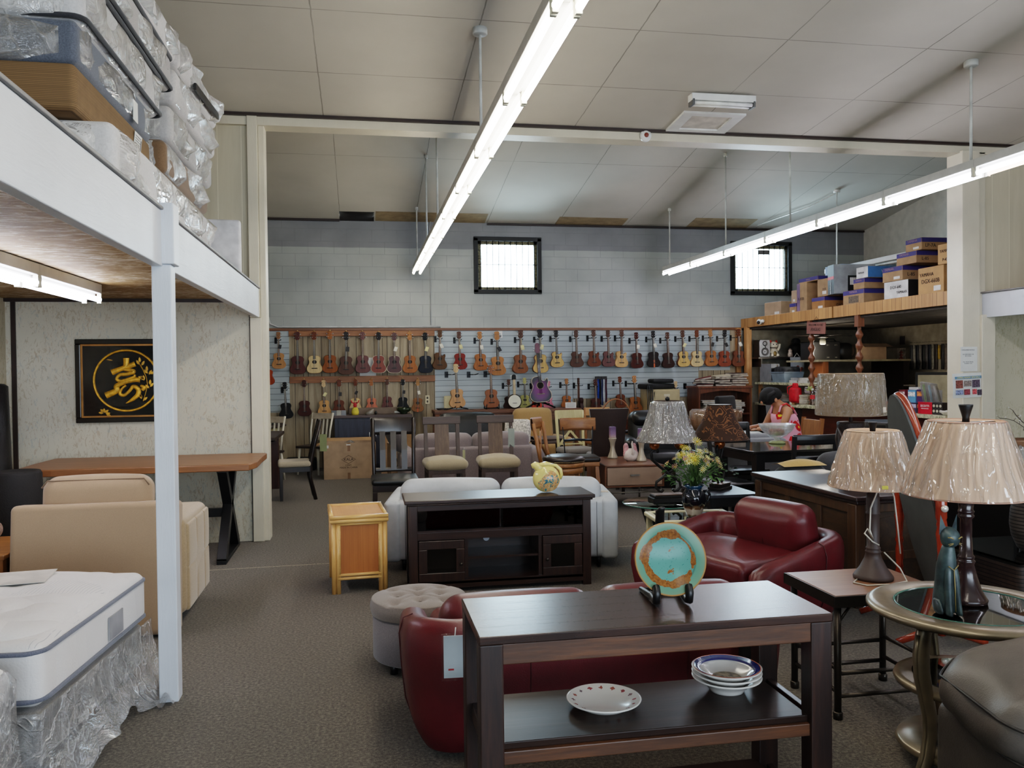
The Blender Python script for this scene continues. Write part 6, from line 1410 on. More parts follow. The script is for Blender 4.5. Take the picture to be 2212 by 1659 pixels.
# ---------------------------------------------------------------- loft mattresses
def stackbox(name,label,cat,c,size,mat,r,group=None,rz=0,puff=(0,0,.01)):
    t=T(name,label,cat,c,rz,group); M().rbox((0,0,size[2]/2),size,r,4,5,puff).ob('body',mat,t); return t
BROWNW=m_grooves('brown basket weave ticking',(130,102,70),(112,88,60),.007,.002,'Z',(96,74,50),.9,False)
BLUEG=fabric('blue grey border cloth',(92,98,110),.85,150); WTICK=fabric('white mattress ticking',(208,206,206),.85,80,.06,.5); DKB=fabric('charcoal border',(58,58,62),.85)
LFILM=film('milky mattress bag',.85,(232,230,228),5,(1,1,1),1.0); LFILM2=film('clear mattress bag',.26,(224,224,226),5,(1,1,1),1.0)
def wrapbox(t,size,seed,mat,amp=.015,tail=.0,z0=0):
    # loose bag over a box of the given size, with a gathered tail at the far (+y) end
    hx,hy,hz=size[0]/2+.012,size[1]/2+.012,size[2]/2+.004; rr=random.Random(seed); ph=[rr.uniform(0,6) for _ in range(8)]
    def fn(u,v):
        a=2*PI*u; c,s=math.cos(a),math.sin(a); k=max(abs(c)/hx,abs(s)/hz); x,z=c/k,s/k; q=(abs(x/hx*z/hz))**8; x*=1-.04*q; z*=1-.1*q
        y=-hy+2*hy*v; e=1.0
        if v<.04: e=v/.04; y=-hy-.0
        elif v>.93: g=(v-.93)/.07; e=1-g*.75; y=hy+tail*g
        w=amp*(math.sin(y*9+ph[0]+a*3)+.8*math.sin(y*17+ph[1]-a*5)+.6*math.sin(a*14+ph[2]+y*4)+.5*math.sin(a*27+y*11+ph[3]))*(.35+.65*e)
        if abs(z)>hz*.8: w=min(w,.0)-.004
        return (x*e+w*c,y+.6*w,hz-.004+z*e+w*s*.5+z0)
    return M().grid(fn,96,56,True).ob('plastic_bag',mat,t)
base=2.33
def LM(name,label,cx,cy,z,w,d,h,mat,r,wrap=None,amp=.015,tail=.0,rz=0,seed=1,bord=None):
    t=stackbox(name,label,'mattress' if name=='mattress' else 'box spring',(cx,cy,z),(w,d,h),mat,r,None,rz)
    if bord: 
        for zz in (h*.1,h*.9):
            p=[]; rr=.05
            for ax,ay,a0 in ((w/2-rr,d/2-rr,0),(-w/2+rr,d/2-rr,90),(-w/2+rr,-d/2+rr,180),(w/2-rr,-d/2+rr,270)):
                for k in range(5): an=rad(a0+22.5*k); p.append((ax+(rr+.004)*math.cos(an),ay+(rr+.004)*math.sin(an),zz))
            M().tube(p,.011,6,closed=True).ob('piping',bord,t)
    if wrap: wrapbox(t,(w,d,h),seed,wrap,amp,tail)
    return t
# near stack
LM('mattress','bagged white mattress at the bottom of the near loft stack, on the loft edge',-1.93,4.62,2.33,1.9,1.9,.265,WTICK,.05,LFILM,.02,.02,0,11)
LM('box_spring','brown woven box spring with paper label in the near loft stack',-1.98,4.18,2.6,1.76,1.2,.19,BROWNW,.03,None,0,0,0,12)
LM('box_spring','blue grey box spring above the brown one in the near loft stack',-1.98,4.2,2.792,1.76,1.2,.18,BLUEG,.03,LFILM2,.012,.05,0,13)
LM('mattress','thick white mattress bagged in plastic on the blue grey box spring',-1.98,4.33,2.975,1.78,1.36,.25,WTICK,.06,LFILM,.012,.08,0,14,DKB)
LM('mattress','bagged mattress with dark border near the top of the near loft stack',-1.97,4.55,3.22,1.76,1.5,.22,fabric('pale grey ticking',(176,172,170),.85),.05,LFILM,.016,.08,0,15,DKB)
LM('mattress','topmost bagged mattress of the near loft stack under the ceiling',-1.97,4.7,3.46,1.74,1.6,.2,WTICK,.05,LFILM,.018,.08,0,16)
# far stack
for i,(lab,y,z,h,w) in enumerate([('lowest bagged mattress of the far loft stack beside the white foam board',6.45,2.55,.25,1.62),('second bagged mattress from the bottom of the far loft stack, brown base',6.35,2.82,.22,1.6),('third bagged mattress from the bottom of the far loft stack',6.5,3.06,.24,1.62),('fourth bagged mattress of the far loft stack with loose plastic tail',6.55,3.32,.24,1.66),('topmost bagged mattress of the far loft stack with black edge strip',6.6,3.58,.22,1.68)]):
    t=LM('mattress',lab,-2.0,y,z,w,1.5,h,[WTICK,fabric('brown base cloth',(130,104,80),.9),WTICK,WTICK,WTICK][i],.05,LFILM,.03,[.16,.1,.2,.3,.26][i],0,21+i,None)
    if i==4: M().bar((.86,-.3,.02),(.88,.55,.06),.015,.05).ob('black_edge_strip',BLACK,t)
t=T('pallet_base','low boxed base under the far loft stack','box',(-2.0,6.45,2.325)); M().rbox((0,0,.11),(1.5,1.5,.215),.02).ob('body',fabric('brown base cloth',(130,104,80),.9),t)
t=T('paper_label','white printed law label hanging from the brown box spring','label',(-1.093,4.5,2.76),0); t.rotation_euler=(0,rad(6),rad(0))
M().box(.0,-.06,-.1,.003,.07,0).ob('paper',plain('white card',(226,226,222),.7,0,.03),t)
m=M()
for k in range(6): m.box(.0035,-.05,-.018-k*.012,.0042,.05-.02*(k%2),-.014-k*.012)
m.box(.0035,.045,-.09,.0042,.062,-.02); m.ob('print',plain('grey print',(110,110,112),.7),t)
t=T('paper_label','small white label on the blue grey box spring','label',(-1.085,4.42,2.9),0); M().box(.0,-.04,-.1,.003,.04,0).ob('paper',plain('white card',(226,226,222),.7,0,.03),t)
t=T('foam_board','white foam board standing at the far end of the left loft','foam board',(-1.28,7.7,2.325),4); t.rotation_euler=(rad(-4),0,rad(4)); M().rbox((0,0,.29),(.5,.09,.58),.03,3,2).ob('foam',plain('white foam',(226,226,230),.8),t)
# boxes on right loft
for i,z in enumerate((2.33,2.66)):
    t=T('moving_box',('lower' if i==0 else 'upper')+' brown carton stacked on the right loft','box',(7.35,7.25,z),3*i,'cartons on the right loft'); M().box(-.3,-.25,0,.3,.25,.325).ob('carton',CARD2,t,.005)
    text('XYZ'[i:],.07,PRT,t,(-.12,-.252,.24)); M().box(-.05,-.2515,0,-.01,-.25,.325).ob('tape',TAPEB,t)
# ---------------------------------------------------------------- desk, dining set, lamps on the right
DESKT=wood('dark plum desk top',(64,44,40),(34,24,24),.34,'y',.8,.08,.1); DESKW=wood('dark oak desk',(86,60,38),(48,32,22),.42,'z',1,.1,.1); DESKP=wood('desk panel',(70,50,32),(42,29,20),.45,'y',1,.1)
t=T('writing_desk','large dark oak desk with arched end panels behind the red leather loveseat','desk',(3.36,5.47,0),2)
M().box(-.32,-.68,.69,.32,.68,.72).box(-.3,-.66,.665,.3,.66,.69).ob('desktop',DESKT,t,.008)
M().box(-.27,-.63,.07,.27,.63,.665).ob('carcass',DESKP,t)
for sy in (-1,1):
    for sx in (-1,1): M().box(sx*.265-.035,sy*.6-.045,0,sx*.265+.035,sy*.6+.045,.665).ob('corner_post',DESKW,t,.006)
fr=M(); fr.box(-.285,-.55,.6,-.265,.55,.665).box(-.285,-.55,.08,-.265,.55,.15)
for y in (-.2,.2): fr.box(-.283,y-.03,.15,-.265,y+.03,.6)
fr.ob('panel_frame',DESKW,t,.004); M().box(-.292,-.66,.04,-.262,.66,.085).box(-.27,-.655,.04,.27,-.63,.085).ob('plinth',DESKW,t,.006)
[M().box(-.23,-.645,z,.23,-.625,z+.055).ob('frame_rail',DESKW,t,.004) for z in (.3,.61)]
arch=M(); arch.prism([(-.2,.35),(.2,.35),(.2,.5)]+[(.2*math.cos(PI*k/12),.5+.08*math.sin(PI*k/12)) for k in range(1,12)]+[(-.2,.5)],-.636,-.63,'xz'); arch.ob('arched_panel',DESKP,t)
# black dining set
GLB=plain('black marble gloss top',(26,24,24),.06,0,.7,0,9,.6,.2); BPNT=plain('black satin wood',(22,20,21),.34,0,.1)
t=T('dining_table','glossy black marble topped dining table with black legs','table',(4.2,7.68,0),4)
M().box(-.66,-.44,.735,.66,.44,.765).ob('tabletop',GLB,t,.008); M().box(-.58,-.37,.65,.58,.37,.735).ob('apron',BPNT,t)
for sx in (-1,1):
    for sy in (-1,1): M().box(sx*.56-.045,sy*.35-.045,0,sx*.56+.045,sy*.35+.045,.735).ob('leg',BPNT,t,.004)
def blkchair(label,loc,rz):
    t=T('dining_chair',label,'chair',loc,rz,'black ladder back dining chairs')
    M().rbox((0,0,.455),(.43,.42,.05),.022,3,3,(0,0,.012)).ob('seat',BLKL,t); M().box(-.2,-.19,.38,.2,.19,.435).ob('seat_frame',BPNT,t)
    for s in (-1,1):
        M().box(s*.18-.018,-.19,0,s*.18+.018,-.154,.4).ob('leg',BPNT,t,.003); M().bar((s*.185,.25,0),(s*.185,.19,.44),.036,.036,(0,1,0)).bar((s*.185,.19,.42),(s*.195,.26,.94),.036,.03,(0,1,0)).ob('leg',BPNT,t,.003)
    curved(M(),-.2,.2,.86,.95,.245,.025,.024,.1).ob('top_rail',BPNT,t)
    for z in (.62,.74): curved(M(),-.185,.185,z-.022,z+.022,.205+(z-.45)*.13,.02,.02,.1).ob('back_rail',BPNT,t)
    return t
blkchair('black ladder back chair tucked at the near side of the marble table',(3.93,6.98,0),178)
blkchair('black ladder back chair at the left end of the marble table',(3.38,7.4,0),92)
blkchair('black ladder back chair at the far side of the marble table near the sofa',(3.98,8.27,0),2)
blkchair('black ladder back chair at the right end of the marble table before the counter',(5.12,7.95,0),-60)
t=T('glass_bowl','large clear cut glass bowl on a green base on the marble table','bowl',(4.18,7.9,.765))
GLS=film('clear cut glass',.16,(226,230,230),30,(1,1,.3),.6,.05,1.6)
M().lathe([(.05,0),(.06,.01),(.03,.03),(.035,.05),(.09,.08),(.15,.13),(.19,.2),(.185,.2),(.145,.135),(.085,.09),(0,.075)],32,True,False).ob('bowl_body',GLS,t); M().lathe([(0,-.0),(.08,0),(.085,.012),(.06,.03),(0,.03)],24).ob('base',plain('pale green glass base',(150,158,110),.15),t)
m=M()
for k,(x,y) in enumerate(((0,0),(.05,.03),(-.05,.03),(.02,-.05),(-.04,-.04))): m.at(x,y,.12).ball((0,0,0),.032,10,7)
m.ob('peach_fruit',plain('peach fruit',(196,110,74),.5,0,.3),t)['kind']='stuff'
GSOF=fabric('blue grey sofa cloth',(120,122,126),.9,240); DGS=fabric('charcoal velour',(70,70,72),.9,240)
t=T('grey_sofa','blue grey sofa behind the marble dining table','sofa',(4.15,8.72,0))
M().rbox((0,0,.4),(1.1,.2,.7),.05,4,3).ob('back_panel',GSOF,t); M().rbox((0,.28,.34),(.9,.42,.26),.05,4,3).ob('seat_cushion',GSOF,t)
for s in (-1,1):
    M().rbox((s*.27,.14,.66),(.5,.2,.26),.07,4,3).ob('back_cushion',GSOF,t); M().rbox((s*.5,.2,.34),(.16,.55,.5),.06,4,3).ob('arm',GSOF,t)
    for y in (0,.4): M().box(s*.46-.03,y-.03,0,s*.46+.03,y+.03,.08).ob('foot',BLACK,t)
M().rbox((0,.2,.16),(1.0,.5,.2),.03).ob('base',GSOF,t)
t=T('grey_sofa','charcoal fabric sofa with rounded cushions behind the desk','sofa',(3.9,6.5,0),4)
for i,(x,y,z,w,d,h) in enumerate(((-.3,-.06,.56,.5,.2,.3),(.22,-.08,.53,.5,.2,.3),(.24,.08,.66,.56,.18,.26))): M().rbox((x,y,z),(w,d,h),.11,5,4,(0,.01,.03)).ob('back_cushion',DGS,t)
M().rbox((0,-.02,.32),(1.05,.36,.4),.06,4,3).ob('base',DGS,t)
for s in (-1,1): M().rbox((s*.52,-.02,.36),(.14,.36,.44),.06,4,3).ob('arm',DGS,t)
M().at(-.3,-.04,.71).grid(lambda u,v:(-.2+.4*u,-.1+.2*v,.035+.03*math.sin(PI*u)*math.sin(PI*v)-.02*abs(2*v-1)),12,6).ob('yellow_cloth',fabric('yellow cloth',(196,160,92),.9),t)
for sx in (-1,1):
    for y in (-.15,.1): M().box(sx*.46-.03,y-.03,0,sx*.5+.03,y+.03,.1).ob('foot',BLACK,t)
t=T('black_recliner','big black leather recliner behind the walnut nightstand','armchair',(3.88,10.5,0),-10)
M().at(0,.2,.66,-8).rbox((0,0,0),(.78,.24,.62),.11,5,5,(0,.02,.02)).ob('backrest',BLKL,t); M().at(-.1,.1,.88,-6).rbox((0,0,0),(.5,.2,.2),.09,5,4).ob('headrest',BLKL,t)
M().rbox((0,-.12,.34),(.6,.6,.24),.07,4,3,(0,0,.02)).ob('seat_cushion',BLKL,t)
for s in (-1,1): M().rbox((s*.42,-.05,.36),(.2,.8,.6),.09,4,3).ob('arm',BLKL,t)
M().box(-.4,-.3,0,.4,.3,.16).ob('base',BLACK,t)
t=T('ottoman','tan round ottoman wrapped in clear plastic on a low black stand behind the lamps','ottoman',(4.98,11.2,.62))
M().lathe([(0,0),(.33,.0),(.36,.02),(.37,.16),(.36,.3),(.33,.325),(0,.33)],36).ob('drum',plain('tan leatherette',(176,128,88),.5),t); M().lathe([(.37,.0),(.378,.16),(.368,.3),(.33,.335),(0,.338)],36,True,False).ob('plastic_wrap',FILM,t)
t=T('low_stand','low black square stand under the wrapped tan ottoman','stand',(4.98,11.2,0)); M().box(-.34,-.34,.56,.34,.34,.62).ob('top',BPNT,t,.004)
for sx in (-1,1):
    for sy in (-1,1): M().box(sx*.3-.03,sy*.3-.03,0,sx*.3+.03,sy*.3+.03,.56).ob('leg',BPNT,t)
# nightstand with candles
WALN=wood('walnut nightstand',(124,80,54),(84,52,34),.36,'x',.9,.06,.15); TAUPD=plain('taupe lacquer drawer',(146,122,104),.45,0,.05)
t=T('nightstand','walnut nightstand with taupe drawer and thin metal legs','nightstand',(2.93,9.1,0),-3)
M().box(-.33,-.46,.27,-.31,.46,.5).box(.31,-.46,.27,.33,.46,.5).box(-.33,-.46,.48,.33,.46,.5).box(-.33,-.46,.26,.33,.46,.28).box(-.31,.44,.28,.31,.46,.48).ob('carcass',WALN,t,.003)
d=M().box(-.305,-.465,.285,.305,-.448,.475).ob('drawer',TAUPD,t,.002); M().box(-.05,-.478,.385,.05,-.466,.4).ob('handle',plain('brushed nickel',(150,146,138),.35,.7),d)
for sx in (-1,1):
    for sy in (-1,1): M().cyl((sx*.3,sy*.42,0),(sx*.3,sy*.42,.27),.012,n=8).ob('leg',plain('brushed nickel',(150,146,138),.35,.7),t)
for sy in (-1,1): M().cyl((-.3,sy*.42,.2),(.3,sy*.42,.2),.008,n=6).ob('stretcher',plain('brushed nickel',(150,146,138),.35,.7),t)
SILV=plain('champagne silver ceramic',(186,176,158),.32,.4,.06); PURP=m_p=None
def m_candle():
    g=N('purple ombre wax'); v=g.coord(); sp=g.n('ShaderNodeSeparateXYZ'); g.l(v,sp.inputs[0]); n=g.noise(v,60,3)
    col=g.ramp(g.math('ADD',g.math('MULTIPLY',sp.outputs['Z'],7.5),g.math('MULTIPLY',g.math('SUBTRACT',n.outputs['Fac'],.5),.25)),[(.0,lin((196,168,160))),(.35,lin((140,114,148))),(.8,lin((98,76,112)))]); g.bsdf(col,.5); return g.m
CANW=m_candle()
for i,(x,y,lab) in enumerate(((2.88,9.36,'purple pillar candle on the left silver holder'),(3.1,8.98,'purple pillar candle on the right silver holder'))):
    t=T('candle_holder',('left' if i==0 else 'right')+' waisted silver candle holder on the walnut nightstand','candle holder',(x,y,.5),0,'silver candle holders'); M().lathe([(.056,0),(.06,.012),(.055,.025),(.034,.08),(.025,.13),(.029,.18),(.043,.225),(.046,.235),(.043,.24),(0,.238)],28).ob('holder_body',SILV,t)
    t=T('candle',lab,'candle',(x,y,.74),0,'purple candles'); M().rbox((0,0,.066),(.068,.068,.132),.008,2,1).ob('wax',CANW,t); M().cyl((0,0,.13),(.002,0,.15),.003,n=5).ob('wick',BLACK,t)
t=T('swan_figurine','white ceramic swan figurine with pink petals on the nightstand','figurine',(3.0,9.05,.5))
ell(M(),[(0,0,0,.05,.045),(0,0,.03,.085,.07),(0,0,.07,.09,.075),(0,.01,.11,.07,.06),(0,.02,.14,.03,.03)],16).ob('body',plain('pearly porcelain',(222,208,202),.2),t)
M().tube([(0,-.05,.05),(0,-.075,.1),(0,-.06,.16),(0,-.04,.2),(0,-.055,.225)],[.016,.014,.012,.011,.006],8).ob('neck',plain('pearly porcelain',(222,208,202),.2),t)
for s in (-1,1):
    for k in range(4): M().at(s*.05,.0+.012*k,.08+.025*k,0,s*(30+12*k),20*k).ball((0,0,0),(.05,.03,.028),10,6).ob('petal',plain('pink porcelain petal',(206,150,156),.3,0,.3),t)
# ---- glass table, coffee table, vase
t=T('glass_table','round clear glass side table with dark metal base under the wrapped lamp','table',(2.4,6.5,0))
M().lathe([(0,.438),(.3,.438),(.303,.444),(.3,.45),(0,.45)],48).ob('tabletop',glass('green table glass',(170,205,190),.2,.02),t); M().tube([(.302*math.cos(2*PI*k/48),.302*math.sin(2*PI*k/48),.444) for k in range(48)],.005,6,closed=True).ob('glass_edge',plain('green glass edge',(60,110,100),.15),t)
for a in (90,210,330): M().tube([(.24*math.cos(rad(a)),.24*math.sin(rad(a)),0),(.12*math.cos(rad(a)),.12*math.sin(rad(a)),.2),(.22*math.cos(rad(a)),.22*math.sin(rad(a)),.432)],.013,8).ob('leg',plain('dark bronze metal',(50,44,38),.4,.6),t)
IVO=plain('ivory painted metal',(212,204,168),.4,0,.05)
t=T('coffee_table','ivory framed rectangular coffee table with glass top behind the teal plate','table',(2.42,5.86,0),-4)
m=M(); m.rbox((0,-.2,.435),(.62,.05,.035),.012,2,1).rbox((0,.2,.435),(.62,.05,.035),.012,2,1).rbox((-.29,0,.435),(.05,.44,.035),.012,2,1).rbox((.29,0,.435),(.05,.44,.035),.012,2,1); m.ob('frame',IVO,t)
M().box(-.27,-.18,.437,.27,.18,.446).ob('glass_top',glass('green table glass',(170,205,190),.2,.02),t)
for sx in (-1,1):
    for sy in (-1,1): M().box(sx*.28-.02,sy*.19-.02,0,sx*.28+.02,sy*.19+.02,.43).ob('leg',IVO,t,.004)
m=M(); m.bar((-.28,-.19,.15),(.28,.19,.15),.03,.02).bar((-.28,.19,.15),(.28,-.19,.15),.03,.02); m.ob('cross_brace',IVO,t)
def m_vase():
    g=N('blue black drip glaze'); v=g.coord(); sp=g.n('ShaderNodeSeparateXYZ'); g.l(v,sp.inputs[0]); n=g.noise(v,26,3,.6,.6)
    col=g.ramp(g.math('ADD',sp.outputs['Z'],g.math('MULTIPLY',g.math('SUBTRACT',n.outputs['Fac'],.5),.05)),[(.0,lin((110,72,44))),(.012,lin((196,184,168))),(.055,lin((190,176,160))),(.062,lin((100,66,40))),(.085,lin((18,18,24))),(.19,lin((16,22,34))),(.215,lin((20,60,86)))]); g.bsdf(col,.07,0,None,.5,.5); return g.m
t=T('pottery_vase','blue black glazed pottery jug holding yellow flowers on the ivory coffee table','vase',(2.42,5.84,.452))
M().lathe([(0,0),(.052,0),(.056,.01),(.075,.06),(.09,.11),(.085,.16),(.062,.195),(.056,.205),(.075,.225),(.072,.227),(.05,.206),(.05,.18),(.0,.18)],32,True,False).ob('vase_body',m_vase(),t); M().tube([(.078,-.0,.175),(.11,0,.18),(.125,0,.15),(.115,0,.11),(.09,0,.09)],[.011,.012,.011,.01,.012],8).ob('handle',plain('black glaze',(18,20,26),.08,0,.1),t)
t=T('flower_bouquet','bunch of small yellow and cream flowers with green leaves in the pottery jug','flowers',(2.42,5.84,.64))
rr=random.Random(4); LEAF=plain('green leaf',(62,92,44),.6,0,.35); YF=plain('bright yellow petal',(228,206,60),.6,0,.15); CF=plain('pale lemon petal',(226,222,156),.6,0,.12); PF=plain('pink bud',(206,140,130),.6); YC=plain('flower centre',(176,150,48),.7)
st=M(); lv=M(); heads=[]
for k in range(64):
    a=rr.uniform(0,2*PI); e=rr.uniform(.1,1.0); R_=.2*e; hgt=.10+.2*math.sqrt(1-e*e*.8)*rr.uniform(.7,1.05); p=(R_*math.cos(a),R_*math.sin(a),hgt); heads.append(p)
    st.tube([(0,0,0),(p[0]*.4,p[1]*.4,p[2]*.6),p],.0025,4)
for k in range(230):
    a=rr.uniform(0,2*PI); R_=rr.uniform(.02,.2); z=rr.uniform(.03,.24)*(1-R_*1.6)+.02; lv.at(R_*math.cos(a),R_*math.sin(a),z,rr.uniform(-50,50),rr.uniform(-50,50),rad(0)+math.degrees(a)); l=rr.uniform(.03,.055); lv.add([(0,0,0),(l*.5,l*.22,.006),(l,0,0),(l*.5,-l*.22,.006)],[(0,1,2,3)])
o=st.ob('flower_stem',plain('green stem',(74,104,52),.6),t); o['kind']='stuff'; o=lv.ob('leaf_foliage',LEAF,t); o['kind']='stuff'
def flower(m,c,R_,n,z,tilt):
    m.at(c[0],c[1],c[2],*tilt); m.m=0
    for k in range(n):
        a=2*PI*k/n; ca,sa=math.cos(a),math.sin(a); b=.55/n*6
        m.add([(ca*R_*.15,sa*R_*.15,0),(ca*R_*.7-sa*R_*.2*b,sa*R_*.7+ca*R_*.2*b,z),(ca*R_,sa*R_,z*.8),(ca*R_*.7+sa*R_*.2*b,sa*R_*.7-ca*R_*.2*b,z)],[(0,1,2,3)])
    m.m=1; m.ball((0,0,.003),(R_*.25,R_*.25,R_*.14),8,5); m.m=0
for k,p in enumerate(heads):
    tilt=(-60*p[1]/.2+rr.uniform(-20,20)+25,60*p[0]/.2+rr.uniform(-20,20),0); m=M()
    if k in (3,9,17,25,33,41): flower(m,(p[0],p[1],p[2]+.02),.042,14,.006,tilt); m.ob('daisy',[YF,YC],t)
    else: flower(m,p,.026,9,.012,tilt); m.ob('small_flower',[CF if k%7 else PF,YC],t)
m=M(); flower(m,(.02,-.02,.36),.045,14,.006,(50,10,0)); m.T=Matrix(); m.ob('daisy',[YF,YC],t); M().tube([(0,0,.1),(.01,-.01,.22),(.02,-.02,.36)],.003,5).ob('flower_stem',plain('green stem',(74,104,52),.6),t)
iv=M(); 
for k in range(26):
    u=k/25; x=.1+.28*u; z=.3-.2*u+.03*math.sin(k); iv.at(x,.05+.02*math.sin(k*2),z,rr.uniform(-40,40),rr.uniform(-40,40),rr.uniform(0,360)); iv.add([(0,0,0),(.018,.014,0),(.036,0,0),(.018,-.014,0)],[(0,1,2,3)])
o=iv.ob('trailing_ivy',plain('dark ivy',(36,58,40),.6,0,.3),t); o['kind']='stuff'
# ---- scroll lamps
def m_scroll():
    g=N('brown scroll damask'); v=g.coord(); n=g.noise(v,5,1,.3); mx=g.n('ShaderNodeVectorMath',operation='ADD'); sc_=g.n('ShaderNodeVectorMath',operation='SCALE'); sc_.inputs['Scale'].default_value=.5; g.l(n.outputs['Color'],sc_.inputs[0]); g.l(v,mx.inputs[0]); g.l(sc_.outputs[0],mx.inputs[1])
    vo=g.n('ShaderNodeTexVoronoi'); vo.feature='F1'; vo.inputs['Scale'].default_value=13; g.l(mx.outputs[0],vo.inputs['Vector'])
    w=g.math('ABSOLUTE',g.math('SUBTRACT',g.math('FRACT',g.math('MULTIPLY',vo.outputs['Distance'],3.4)),.5)); ln=g.math('LESS_THAN',w,.13)
    n2=g.noise(v,14,1); ln=g.math('MULTIPLY',ln,g.math('GREATER_THAN',n2.outputs['Fac'],.47)); col=g.mix(ln,lin((60,44,36)),lin((122,84,56))); g.bsdf(col,.85,0,None,.2); return g.m
SCROL=m_scroll(); IRON=plain('black bronze iron',(36,32,30),.4,.5,.2); AMBG=plain('amber mercury glass',(150,82,36),.15,.55,.4,0,20)
belly=[(.245,0),(.232,.02),(.205,.07),(.175,.13),(.152,.19),(.135,.25),(.125,.29)]
t=T('table_lamp','table lamp with brown scroll patterned bell shade on the blue topped end table','lamp',(2.97,6.6,.52),40)
M().box(-.1,-.065,0,.1,.065,.025).box(-.09,-.055,.025,.09,.055,.05).ob('lamp_base',IRON,t,.004); M().box(-.09,-.057,.0505,.09,.057,.056).ob('base_top',plain('bronze base top',(110,86,70),.4,.4),t,.003)
for s in (-1,1): M().tube([(s*.03,0,.06),(s*.075,0,.1),(s*.085,0,.16),(s*.045,0,.22),(s*.02,0,.27),(s*.055,0,.33),(s*.05,0,.37),(s*.02,0,.375)],.011,8).ob('scroll_arm',IRON,t)
M().ball((0,0,.385),.045,16,10).ob('amber_ball',AMBG,t); M().cyl((0,0,.42),(0,0,.5),.012,n=8).ob('stem',IRON,t)
shade(t,0,0,0,0,SCROL,None,plain('dark brown braid',(40,28,24),.8),prof=[(r*(1-.2*z/.29),z+.425) for r,z in belly]); 
M().lathe([(.0,.713),(.097,.713),(.097,.716),(0,.716)],24).ob('shade_ring',plain('white lining',(200,200,200),.6),t)
t=T('table_lamp','tall scroll iron table lamp with crinkled plastic over its bell shade on the glass table','lamp',(2.47,6.5,.45),0)
M().box(-.15,-.075,0,.15,.075,.04).box(-.135,-.065,.04,.135,.065,.06).ob('lamp_base',IRON,t,.004); M().box(-.13,-.06,.0605,.13,.06,.066).ob('base_top',plain('bronze base top',(110,86,70),.4,.4),t,.002)
M().tube([(-.04,0,.10),(-.055,0,.085),(-.075,0,.09),(-.105,0,.12),(-.1,0,.165),(-.02,0,.22),(.05,0,.26)],.012,8).tube([(.04,0,.10),(.055,0,.085),(.08,0,.09),(.11,0,.12),(.1,0,.165),(.02,0,.22),(-.08,0,.3),(-.135,0,.35),(-.145,0,.41),(-.115,0,.44),(-.09,0,.43),(-.085,0,.405)],.012,8).ob('scroll_arm',IRON,t)
for x in (-.115,.1): M().ball((x,0,.47),.043,16,10).ob('amber_ball',AMBG,t)
M().tube([(.05,0,.26),(.12,0,.33),(.12,0,.39),(.1,0,.42)],.012,8).cyl((-.115,0,.47),(0,0,.53),.008,n=6).cyl((.1,0,.47),(0,0,.53),.008,n=6).cyl((0,0,.52),(0,0,.62),.012,n=8).ob('stem',IRON,t)
shade(t,0,0,0,0,plain('dark taupe shade',(70,56,48),.8),FILM2,None,prof=[(r*1.02,z*1.06+.5) for r,z in belly+[(.118,.3),(.112,.31)]][:9])
M().at(0,0,.81).lathe([(.008,0),(.01,.02),(.02,.03),(.018,.045),(.006,.055)],12).ob('finial',IRON,t)
BLUT=plain('black top with blue sheen',(52,54,62),.3,0,.05)
t=T('end_table','black end table with square legs under the scroll shade lamp','table',(2.96,6.62,0))
M().box(-.22,-.33,.495,.22,.33,.52).ob('tabletop',BLUT,t,.004); M().box(-.2,-.31,.42,.2,.31,.495).ob('apron',BPNT,t)
for sx in (-1,1):
    for sy in (-1,1): M().box(sx*.18-.025,sy*.28-.025,0,sx*.18+.025,sy*.28+.025,.495).ob('leg',BPNT,t)
t=T('table_lamp','table lamp with wrapped linen drum shade and carved dark base standing on the desk','lamp',(3.36,5.3,.72))
M().lathe([(.1,0),(.105,.02),(.095,.03),(.09,.05)],24).ob('lamp_base',BROWNM,t)
m=M().lathe([(.088,.05),(.09,.06),(.09,.4),(.093,.415),(.093,.43),(.088,.44)],24); m.ob('carved_column',plain('carved dark wood',(40,30,28),.35,0,.9,1.0,18),t)
for k in range(6):
    m=M(); m.tube([(.094*math.cos(rad(60*k)),.094*math.sin(rad(60*k)),.08),(.097*math.cos(rad(60*k+30)),.097*math.sin(rad(60*k+30)),.16),(.094*math.cos(rad(60*k)),.094*math.sin(rad(60*k)),.24),(.097*math.cos(rad(60*k+30)),.097*math.sin(rad(60*k+30)),.32),(.094*math.cos(rad(60*k)),.094*math.sin(rad(60*k)),.4)],.008,6); m.ob('lattice_strip',BROWNM,t)
M().cyl((0,0,.43),(0,0,.56),.014,n=8).ob('stem',BROWNM,t)
shade(t,.228,.49,.208,.775,fabric('natural linen drum shade',(168,140,108),.9,380),film('glossy drum wrap',.02,(232,232,236),8,(1,1,.35),1.2,.05,2.0)); M().at(.12,-.2,.53,0,0,24).box(-.018,-.006,-.018,.018,-.003,.018).ob('white_sticker',plain('cream label',(216,200,180),.7),t)
